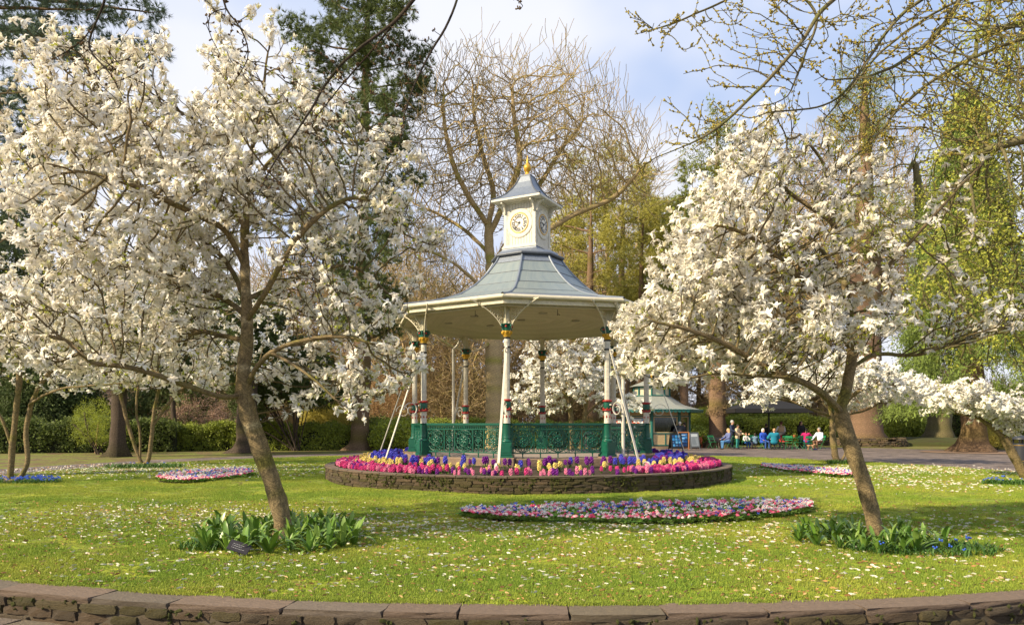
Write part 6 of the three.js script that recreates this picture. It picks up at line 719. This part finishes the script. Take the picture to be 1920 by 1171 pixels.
{ const p = foot(178, 41.5); const o = thing('wooden_stake', 'leaning wooden stake in front of the dark hedge at the left', 'stake', p); mesh('post', [rod(V(0, 0, 0), V(.18, 1.75, 0), .05, .045, 8)], mat([.3, .17, .09]), o); }
// brick house far behind
{ const p = foot(1312, 95); const o = thing('brick_house', 'red brick house with chimney far behind the kiosk', 'house', p); const y = (py) => at(0, py, 95).y - p.y; const brickM = mat([.42, .17, .09], { map: T.grain });
  mesh('wall', box(6.4, y(776), 5, 0, y(776) / 2, 0), mat([.44, .27, .2], { map: T.grain }), o); mesh('roof', [quad(V(-3.6, y(776), 2.8), V(3.6, y(776), 2.8), V(3.2, y(757), 0), V(-3.2, y(757), 0), .1), quad(V(3.6, y(776), -2.8), V(-3.6, y(776), -2.8), V(-3.2, y(757), 0), V(3.2, y(757), 0), .1)], mat([.24, .2, .2], { map: T.streak }), o); const ch = mesh('chimney', [box(.95, 2.6, .8, .1, y(764), 1.2), box(1.1, .15, .95, .1, y(764) + 1.3, 1.2)], brickM, o); mesh('chimney_pot', [-.3, 0, .3].map((x) => cyl(.1, .13, .45, 8, .1 + x, y(764) + 1.6, 1.2)), mat([.5, .3, .14]), ch); const w = mesh('window', box(.9, 1.1, .06, -1.6, y(784), 2.52), M.white, o); mesh('pane', box(.74, .94, .04, -1.6, y(784), 2.54), mat([.05, .06, .07], { roughness: .15 }), w); }
{ const p = foot(150, 72); const o = thing('brick_house', 'dim red brick building glimpsed through the shrubs at the far left', 'house', p); mesh('wall', box(12, 3.4, 5, 0, 1.7, 0), mat([.3, .15, .11], { map: T.grain }), o); mesh('roof', [quad(V(-6.3, 3.4, 2.8), V(6.3, 3.4, 2.8), V(6, 5, 0), V(-6, 5, 0), .1), quad(V(6.3, 3.4, -2.8), V(-6.3, 3.4, -2.8), V(-6, 5, 0), V(6, 5, 0), .1)], mat([.2, .15, .13]), o); for (const x of [-3.5, -.5, 2.5]) { const w = mesh('window', box(1.2, 1.2, .06, x, 1.9, 2.52), M.white, o); mesh('pane', box(1.04, 1.04, .04, x, 1.9, 2.54), mat([.05, .06, .07], { roughness: .15 }), w); } }
// name plaque under the left magnolia
{ const p = onGround(448, 1046), o = thing('plaque', 'small tilted black name plaque on a short stake under the left magnolia', 'sign', [p.x, 0, p.z], .35); mesh('stake', rod(V(0, -.02, 0), V(0, .09, -.03), .012), M.black, o); const pl = mesh('plate', chamferBox(.26, .15, .012, .003), mat([.03, .028, .035], { roughness: .4 }), o); pl.position.set(0, .13, -.03); pl.rotation.set(-.75, 0, -.45); const t = canvasTexture(256, 144, (g) => { g.fillStyle = '#2a2730'; g.fillRect(0, 0, 256, 144); g.strokeStyle = '#cfd2cf'; g.lineWidth = 4; const r = mulberry(3); for (const [y, w] of [[44, 150], [72, 110], [104, 170]]) { let x = 40; while (x < 40 + w) { const l = 8 + r() * 16; g.beginPath(); g.moveTo(x, y + r() * 3); g.lineTo(x + l, y + r() * 3 - 2); g.stroke(); x += l + 8; } } }); const pr = mesh('print', new THREE.PlaneGeometry(.245, .135), mat([1, 1, 1], { map: t }), pl); pr.position.z = .0075; }
// ---------------------------------------------------------------- people and dogs: smooth-joined capsules meshed as one skin
function skinField(bones, cell, k = .02, pad = .06) {
  const lo = V(1e9, 1e9, 1e9), hi = V(-1e9, -1e9, -1e9); for (const b of bones) for (const [p, r] of [[b.a, b.ra], [b.b, b.rb]]) { lo.min(V(p.x - r - pad, p.y - r - pad, p.z - r - pad)); hi.max(V(p.x + r + pad, p.y + r + pad, p.z + r + pad)); }
  const n = [0, 1, 2].map((i) => Math.ceil((hi.getComponent(i) - lo.getComponent(i)) / cell) + 1), [nx, ny, nz] = n, F = new Float32Array(nx * ny * nz).fill(1e3);
  const B = bones.map((b) => { const d = b.b.clone().sub(b.a); return { ...b, d, l: Math.max(d.lengthSq(), 1e-9), s: b.s ?? [1, 1, 1] }; });
  const f = (x, y, z) => { let m = 1e3; for (const b of B) { const px = x - b.a.x, py = y - b.a.y, pz = z - b.a.z, t = clamp((px * b.d.x + py * b.d.y + pz * b.d.z) / b.l, 0, 1), qx = (px - b.d.x * t) / b.s[0], qy = (py - b.d.y * t) / b.s[1], qz = (pz - b.d.z * t) / b.s[2], v = (Math.sqrt(qx * qx + qy * qy + qz * qz) - (b.ra + (b.rb - b.ra) * t)) * Math.min(...b.s), kk = b.k ?? k; if (b.cut) { m = Math.max(m, -v); continue; } const h = Math.max(kk - Math.abs(m - v), 0) / kk; m = Math.min(m, v) - h * h * kk * .25; } return m; };
  for (let k2 = 0, i = 0; k2 < nz; k2++) for (let j = 0; j < ny; j++) for (let l = 0; l < nx; l++, i++) F[i] = f(lo.x + l * cell, lo.y + j * cell, lo.z + k2 * cell);
  const pos = [], idx = [], vid = new Int32Array(F.length).fill(-1), at3 = (x, y, z) => x + nx * (y + ny * z);                  // surface nets
  for (let z = 0; z < nz - 1; z++) for (let y = 0; y < ny - 1; y++) for (let x = 0; x < nx - 1; x++) { let mask = 0, s = V(0, 0, 0), c = 0; const g = []; for (let q = 0; q < 8; q++) { const v = F[at3(x + (q & 1), y + (q >> 1 & 1), z + (q >> 2))]; g.push(v); if (v < 0) mask |= 1 << q; } if (!mask || mask === 255) continue; for (let q = 0; q < 8; q++) for (const bit of [1, 2, 4]) if (!(q & bit)) { const w = q | bit; if ((g[q] < 0) !== (g[w] < 0)) { const t = g[q] / (g[q] - g[w]); s.x += (q & 1) + (bit === 1 ? t : 0); s.y += (q >> 1 & 1) + (bit === 2 ? t : 0); s.z += (q >> 2) + (bit === 4 ? t : 0); c++; } } vid[at3(x, y, z)] = pos.length / 3; pos.push(lo.x + (x + s.x / c) * cell, lo.y + (y + s.y / c) * cell, lo.z + (z + s.z / c) * cell); }
  for (let z = 1; z < nz - 1; z++) for (let y = 1; y < ny - 1; y++) for (let x = 1; x < nx - 1; x++) { const a = F[at3(x, y, z)] < 0; const face = (p, q, r2, s, flip) => { if ([p, q, r2, s].some((v) => v < 0)) return; if (flip) idx.push(p, r2, q, q, r2, s); else idx.push(p, q, r2, r2, q, s); };
    if (a !== F[at3(x + 1, y, z)] < 0) face(vid[at3(x, y - 1, z - 1)], vid[at3(x, y, z - 1)], vid[at3(x, y - 1, z)], vid[at3(x, y, z)], !a); if (a !== F[at3(x, y + 1, z)] < 0) face(vid[at3(x - 1, y, z - 1)], vid[at3(x, y, z - 1)], vid[at3(x - 1, y, z)], vid[at3(x, y, z)], a); if (a !== F[at3(x, y, z + 1)] < 0) face(vid[at3(x - 1, y - 1, z)], vid[at3(x, y - 1, z)], vid[at3(x - 1, y, z)], vid[at3(x, y, z)], !a); }
  const G = new THREE.BufferGeometry(); G.setAttribute('position', new THREE.Float32BufferAttribute(pos, 3)); G.setIndex(idx); G.computeVertexNormals(); return clean(G);
}
const bone = (a, b, ra, rb, o = {}) => ({ a, b, ra, rb, ...o });
// head about the origin (chin to crown 0.23 m), looking along +z; hand hanging from the wrist at the origin along -y
const headGeo = skinField([bone(V(0, .035, -.012), V(0, .03, .0), .098, .092, { s: [.84, 1.08, 1] }), bone(V(0, -.05, .03), V(0, -.075, .048), .058, .036, { k: .05 }), bone(V(-.07, -.0, -.005), V(-.073, -.02, -.005), .022, .016, { s: [.5, 1.2, .8], k: .006 }), bone(V(.07, 0, -.005), V(.073, -.02, -.005), .022, .016, { s: [.5, 1.2, .8], k: .006 }), bone(V(0, .015, .088), V(0, -.02, .108), .010, .015, { k: .014 }), bone(V(-.022, -.053, .084), V(.022, -.053, .084), .009, .009, { k: .012 }), bone(V(-.045, .035, .078), V(.045, .035, .078), .012, .012, { k: .02 }), bone(V(-.032, .014, .094), V(-.032, .014, .1), .012, .010, { cut: 1 }), bone(V(.032, .014, .094), V(.032, .014, .1), .012, .010, { cut: 1 })], .008, .02, .02);
const eyeGeo = join([ball(.011, -.032, .014, .080, 7), ball(.011, .032, .014, .080, 7)].map((g) => tint(g, [.12, .10, .09])));
const handGeo = (() => { const b = [bone(V(0, .01, 0), V(0, -.075, 0), .022, .030, { s: [1.25, 1, .55] })]; [[-.026, .07], [-.009, .078], [.009, .073], [.025, .058]].forEach(([x, l], i) => { const p = V(x, -.085, 0), q = V(x * 1.15, -.085 - l * .5, .006), e = V(x * 1.15, -.085 - l * .88, .024); b.push(bone(p, q, .010, .0088, { k: .006 }), bone(q, e, .0088, .0072, { k: .006 })); }); b.push(bone(V(-.026, -.03, .004), V(-.05, -.065, .018), .013, .010, { k: .012 }), bone(V(-.05, -.065, .018), V(-.052, -.095, .026), .010, .008, { k: .006 })); return skinField(b, .0055, .006, .012); })();
const skins = { fair: [.56, .33, .23], tan: [.42, .24, .15], brown: [.24, .12, .07] };
function hairGeo(style) { const c = [bone(V(0, .045, -.022), V(0, .05, -.012), .108, .104, { s: [.86, 1.03, 1] })]; if (style === 'long') c.push(bone(V(-.055, .0, -.045), V(-.07, -.17, -.035), .06, .045), bone(V(.055, 0, -.045), V(.07, -.17, -.035), .06, .045), bone(V(0, 0, -.07), V(0, -.2, -.065), .07, .05)); if (style === 'tail') c.push(bone(V(0, .05, -.11), V(0, -.16, -.15), .035, .02)); if (style === 'bob') c.push(bone(V(-.06, .0, -.03), V(-.07, -.075, -.015), .055, .04), bone(V(.06, 0, -.03), V(.07, -.075, -.015), .055, .04), bone(V(0, 0, -.06), V(0, -.07, -.065), .07, .06)); c.push(bone(V(0, -.035, .115), V(0, .005, .10), .082, .075, { cut: 1 })); return skinField(c, .011, .02, .02); }
const HAIR = { short: hairGeo('short'), long: hairGeo('long'), tail: hairGeo('tail'), bob: hairGeo('bob') };
// joints in metres for an adult of 1.72 m facing +z
function person({ label, at: p, turn = 0, h = 1.72, sit = false, skinTone = 'fair', hair = 'short', hairC = [.3, .3, .3], topC, legC, shoeC = [.03, .03, .035], armL = [.1, 0], armR = [.1, 0], lean = 0, head = 0, nod = 0, long = 0, vest = null, coat = 0, stride = 0, bulk = 1 }) {
  const o = thing('person', label, 'person', p, turn), s = h / 1.72, hipY = sit ? .52 : .92, L = lean;
  const spine = (y, z = 0) => V(0, hipY + (y - .92) * Math.cos(L), (y - .92) * Math.sin(L) + z), J = { hip: V(0, hipY, 0), waist: spine(1.08), chest: spine(1.28), neck: spine(1.46), head: spine(1.60, .02) };
  const legs = [-1, 1].map((e) => { const hip = V(e * .09, hipY - .02, 0), st = e * stride; return sit ? { hip, knee: V(e * .12, .50, .42), ankle: V(e * .12, .09, .44 + e * .04) } : { hip, knee: V(e * .10, .49, .02 + st * .5), ankle: V(e * .10, .085, -.02 + st) }; });
  const arm = (e, [lift, bend, out = .12]) => { const sh = spine(1.40).add(V(e * .185 * bulk, 0, 0)), el = sh.clone().add(V(e * out, -Math.cos(lift) * .28, Math.sin(lift) * .28)), a2 = lift + bend, wr = el.clone().add(V(-e * .04 * (bend > .3 ? 1 : 0), -Math.cos(a2) * .25, Math.sin(a2) * .25)); return { sh, el, wr, a2 }; };
  const arms = [arm(-1, armL), arm(1, armR)];
  const torso = (g = 0) => [bone(J.hip, J.waist, .135 + g, .118 + g, { s: [1.12, 1, .82] }), bone(J.waist, J.chest, .118 + g, .145 + g, { s: [1.14, 1, .8] }), bone(spine(1.36).add(V(-.12, 0, 0)), spine(1.36).add(V(.12, 0, 0)), .085 + g, .085 + g, {})];
  const armB = (g, k = 1) => arms.flatMap((a) => [bone(a.sh, a.el, .056 * k + g, .043 * k + g), bone(a.el, a.wr, .042 * k + g, .030 * k + g)]), legB = (g) => legs.flatMap((l) => [bone(l.hip, l.knee, .088 + g, .058 + g), bone(l.knee, l.ankle, .055 + g, .040 + g)]);
  const fix = (g) => g.scale(s, s, s), S = mat(skins[skinTone], { roughness: .6, ...VC });
  const hd = (g) => { const q = g.clone(); q.rotateX(nod + L * .3); q.rotateY(head); q.translate(J.head.x, J.head.y + .02, J.head.z); return q; };
  const feet = legs.map((l) => bone(V(l.ankle.x, .05, l.ankle.z - .03), V(l.ankle.x, .035, l.ankle.z + .15), .042, .034));
  const hands = arms.map((a, i) => { const q = handGeo.clone(); if (i) q.scale(-1, 1, 1), q.index.array.reverse(), q.computeVertexNormals(); q.rotateX(-a.a2); q.translate(a.wr.x, a.wr.y, a.wr.z); return q; });
  const body = [skinField([...torso(-.015), ...armB(-.006), ...legB(-.012), bone(J.chest, J.neck, .07, .058), bone(J.neck, J.head, .055, .058), ...feet.map((f) => ({ ...f, ra: .03, rb: .024 }))], .022, .035), hd(headGeo), hd(eyeGeo), ...hands].map((g) => g);
  mesh('body', fix(join(body)), S, o); mesh('hair', fix(hd(HAIR[hair])), mat(hairC, { roughness: .8 }), o);
  const tm = mat(topC, { roughness: .9, bumpMap: T.rough, bumpScale: .004 }), lm = mat(legC, { roughness: .9 });
  const cut = { ...bone(J.head.clone().add(V(0, -.02, 0)), J.head.clone().add(V(0, .2, 0)), .10, .16), cut: 1 };
  const skirt = long ? legs.map((l) => bone(l.hip, l.hip.clone().lerp(l.knee, long), .115 + .01, .115)) : [];
  if (vest) { mesh('sleeves', fix(skinField([...armB(.012), ...torso(.004), bone(J.chest, J.neck, .08, .07), cut], .022, .04)), mat(vest, { roughness: .9 }), o); mesh('waistcoat', fix(skinField([...torso(.028 + coat), ...skirt, bone(J.chest, spine(1.43), .1, .085), cut], .022, .05)), tm, o); }
  else mesh(long ? 'coat' : 'top', fix(skinField([...armB(.014 + coat, 1.05), ...torso(.016 + coat), ...skirt, bone(J.chest, spine(1.44), .09, .078), cut], .022, .045)), tm, o);
  mesh('trousers', fix(skinField([...legB(.008), bone(J.hip.clone().add(V(0, .06, 0)), J.hip, .135, .14, { s: [1.14, 1, .85] })], .022, .04)), lm, o); mesh('shoes', fix(skinField(feet, .014, .02)), mat(shoeC, { roughness: .6 }), o); return o;
}
const P0 = plaza;
const navy = [.015, .025, .06], jeans = [.035, .10, .28];
person({ label: 'white haired person in dark padded jacket with back to us at the kiosk counter', at: P0(1275, 841), turn: Math.PI + .2, h: 1.74, hair: 'short', hairC: [.75, .74, .72], topC: [.04, .045, .055], legC: [.05, .06, .09], coat: .03, bulk: 1.08, armL: [.5, .9], armR: [.5, .9] });
person({ label: 'dark dressed person in profile at the kiosk counter beside the white haired customer', at: P0(1284, 840.5), turn: -1.9, h: 1.68, hairC: [.04, .03, .025], topC: [.03, .03, .035], legC: [.03, .03, .04], armL: [.4, .8], armR: [.4, .8] });
{ const p = foot(1262, 49.4); person({ label: 'person with dark hair serving inside the kiosk hatch', at: p.setY(groundY(p.z) + .2), turn: .5, h: 1.66, hair: 'bob', hairC: [.03, .02, .02], topC: [.02, .02, .025], legC: [.02, .02, .02] }); }
person({ label: 'person in grey gilet with pink sleeves beside the grey dog, holding a yellow ball', at: P0(1336, 838), turn: -2.4, h: 1.66, hair: 'tail', hairC: [.45, .22, .10], topC: [.075, .07, .085], vest: [.62, .45, .40], legC: [.03, .12, .32], armL: [.3, .9, .2], armR: [.1, .2] });
{ const p = P0(1324, 839), o = thing('ball', 'yellow green tennis ball in the hand of the person in the grey gilet', 'ball', [p.x, p.y + .93, p.z]); mesh('skin', ball(.06, 0, 0, 0, 12), mat([.62, .75, .04], { roughness: .9 }), o); mesh('seam', ring(.059, .004, 0, 0, 0, .5, .4, 6.283, 4, 18), M.white, o); }
person({ label: 'blonde woman in violet blue cardigan and jeans seated facing left at the cafe', at: P0(1366, 842), turn: -1.35, h: 1.68, sit: true, hair: 'long', hairC: [.62, .42, .20], topC: [.12, .15, .33], legC: [.07, .20, .42], armL: [.5, .7], armR: [.5, .7] });
person({ label: 'grey haired man in navy jumper standing behind the blonde woman', at: P0(1373, 841), turn: .9, h: 1.82, hairC: [.42, .42, .42], topC: [.02, .032, .075], legC: [.02, .025, .04], armL: [.3, 1.0], armR: [.4, 1.0], bulk: 1.05 });
person({ label: 'dark haired child in cream coat and green trousers standing beside the tall man', at: P0(1383, 841), turn: .8, h: 1.55, hairC: [.03, .02, .015], skinTone: 'tan', topC: [.62, .50, .34], legC: [.03, .24, .22], armL: [.3, .9], armR: [.3, 1], coat: .02, long: .25 });
person({ label: 'brown haired child in white top and blue trousers on a green chair', at: P0(1399, 840), turn: .2, h: 1.3, sit: true, hair: 'bob', hairC: [.20, .09, .05], topC: [.72, .72, .74], legC: [.02, .12, .45], shoeC: [.6, .05, .1], armL: [.5, .8], armR: [.5, .8] });
person({ label: 'fair haired small child between the white top and the denim dress', at: P0(1405, 839), turn: .1, h: 1.22, sit: true, hairC: [.6, .38, .2], topC: [.08, .28, .30], legC: [.1, .12, .2], armL: [.5, .8], armR: [.5, .8] });
person({ label: 'dark haired child in denim dress seen from behind at the cafe', at: P0(1416, 840.5), turn: 3.0, h: 1.28, sit: true, hair: 'bob', hairC: [.04, .028, .02], topC: [.14, .24, .36], legC: [.4, .25, .2], long: .5, armL: [.3, .6], armR: [.3, .6] });
person({ label: 'grey haired woman in bright blue coat seated facing us left of the parasol pole', at: P0(1431, 842), turn: .35, h: 1.68, sit: true, hair: 'bob', hairC: [.6, .58, .55], topC: [.02, .08, .50], vest: [.02, .08, .5], legC: [.03, .09, .30], coat: .02, long: .3, armL: [.4, .7], armR: [.5, .8] });
person({ label: 'person in black half hidden behind the parasol pole', at: P0(1437, 838.5), turn: 2.2, h: 1.6, hairC: [.08, .05, .035], topC: [.02, .02, .024], legC: [.03, .03, .035] });
person({ label: 'person in teal hooded coat seated with back to us at the cafe', at: P0(1452, 843), turn: 3.05, h: 1.68, sit: true, hairC: [.5, .27, .15], topC: [.01, .20, .30], legC: [.02, .02, .025], coat: .035, long: .2, bulk: 1.12, armL: [.6, .7], armR: [.6, .7] });
person({ label: 'person in beige waistcoat with white sleeves standing with back to us', at: P0(1465, 840), turn: 3.3, h: 1.74, hairC: [.15, .06, .04], topC: [.52, .36, .22], vest: [.72, .73, .76], legC: [.04, .04, .05], bulk: 1.1, armL: [.3, .5], armR: [.3, .5] });
person({ label: 'woman with long dark hair in black coat standing at the right of the tables', at: P0(1502, 839.5), turn: .3, h: 1.76, hair: 'long', hairC: [.06, .025, .018], topC: [.012, .012, .015], legC: [.015, .015, .018], long: .5, coat: .02, armL: [.4, .6], armR: [.3, .5] });
person({ label: 'person with dark ponytail in magenta top seated with back to us', at: P0(1512, 841), turn: 2.7, h: 1.68, sit: true, hair: 'tail', hairC: [.015, .012, .012], topC: [.42, .01, .13], legC: [.02, .14, .40], skinTone: 'tan', armL: [.5, .7, .2], armR: [.5, .7, .2] });
person({ label: 'grey haired man in white shirt and brown trousers seated at the right end', at: P0(1538, 843), turn: -1.05, h: 1.76, sit: true, hairC: [.28, .27, .26], topC: [.70, .74, .84], legC: [.17, .09, .055], shoeC: [.03, .05, .2], lean: .12, armL: [.5, .5], armR: [.5, .5] });
function dog({ label, at: p, turn, s = 1, c, head = 'down', tail = .5, rough = 0 }) { const o = thing('dog', label, 'dog', p, turn), b = []; const hd = head === 'down' ? [V(0, .40, .52), V(0, .20, .62), V(0, .12, .70)] : [V(0, .68, .50), V(0, .74, .56), V(0, .70, .70)];
  b.push(bone(V(0, .50, .26), V(0, .53, -.02), .13, .11, { s: [.8, 1.1, 1], k: .06 }), bone(V(0, .53, -.02), V(0, .55, -.3), .10, .10, { s: [.85, 1, 1], k: .06 }), bone(V(0, .55, .3), hd[0], .085, .065, { k: .05 }), bone(hd[0], hd[1], .062, .062), bone(hd[1], hd[2], .055, .03, { k: .02 }));
  for (const e of [-1, 1]) { b.push(bone(V(e * .07, .46, .26), V(e * .075, .26, .24), .06, .035), bone(V(e * .075, .26, .24), V(e * .075, .03, .26), .03, .022), bone(V(e * .075, .025, .26), V(e * .075, .02, .31), .026, .022), bone(V(e * .075, .5, -.28), V(e * .085, .30, -.20), .085, .045), bone(V(e * .085, .30, -.20), V(e * .085, .18, -.34), .04, .026), bone(V(e * .085, .18, -.34), V(e * .085, .03, -.31), .024, .021), bone(V(e * .085, .025, -.31), V(e * .085, .02, -.26), .025, .021)); const er = hd[1].clone().add(V(e * .05, .03, -.02)); b.push(bone(er, er.clone().add(V(e * .02, -.09, .01)), .022, .028, { s: [.5, 1, 1], k: .01 })); }
  b.push(bone(V(0, .6, -.36), V(0, .6 + tail * .2, -.55), .026, .018, { k: .03 }), bone(V(0, .6 + tail * .2, -.55), V(0, .6 + tail * .42, -.66), .018, .01)); const g = skinField(b, .015, .025, .03); if (rough) { const q = g.attributes.position, n = g.attributes.normal; for (let i = 0; i < q.count; i++) { const k = rough * noise3(q.getX(i) * 22, q.getY(i) * 22, q.getZ(i) * 22); q.setXYZ(i, q.getX(i) + n.getX(i) * k, q.getY(i) + n.getY(i) * k, q.getZ(i) + n.getZ(i) * k); } g.computeVertexNormals(); } g.scale(s, s, s); mesh('body', g, mat(c, { roughness: .7 }), o); const nose = hd[2].clone().multiplyScalar(s); mesh('nose', ball(.02 * s, nose.x, nose.y, nose.z + .02 * s, 6), M.black, o); return o; }
dog({ label: 'short haired rust brown dog sniffing the ground right of the kiosk', at: P0(1309, 840), turn: -.75, s: 1.12, c: [.34, .085, .02] });
dog({ label: 'shaggy grey dog standing behind the lone folding chair', at: P0(1340, 840), turn: 1.35, s: 1.1, c: [.13, .11, .095], head: 'up', rough: .02 });
dog({ label: 'small tan dog lying low under a green folding chair', at: P0(1520, 843.5), turn: 1.6, s: .5, c: [.40, .24, .12], head: 'up', rough: .01 });
renderer.render(scene, camera);
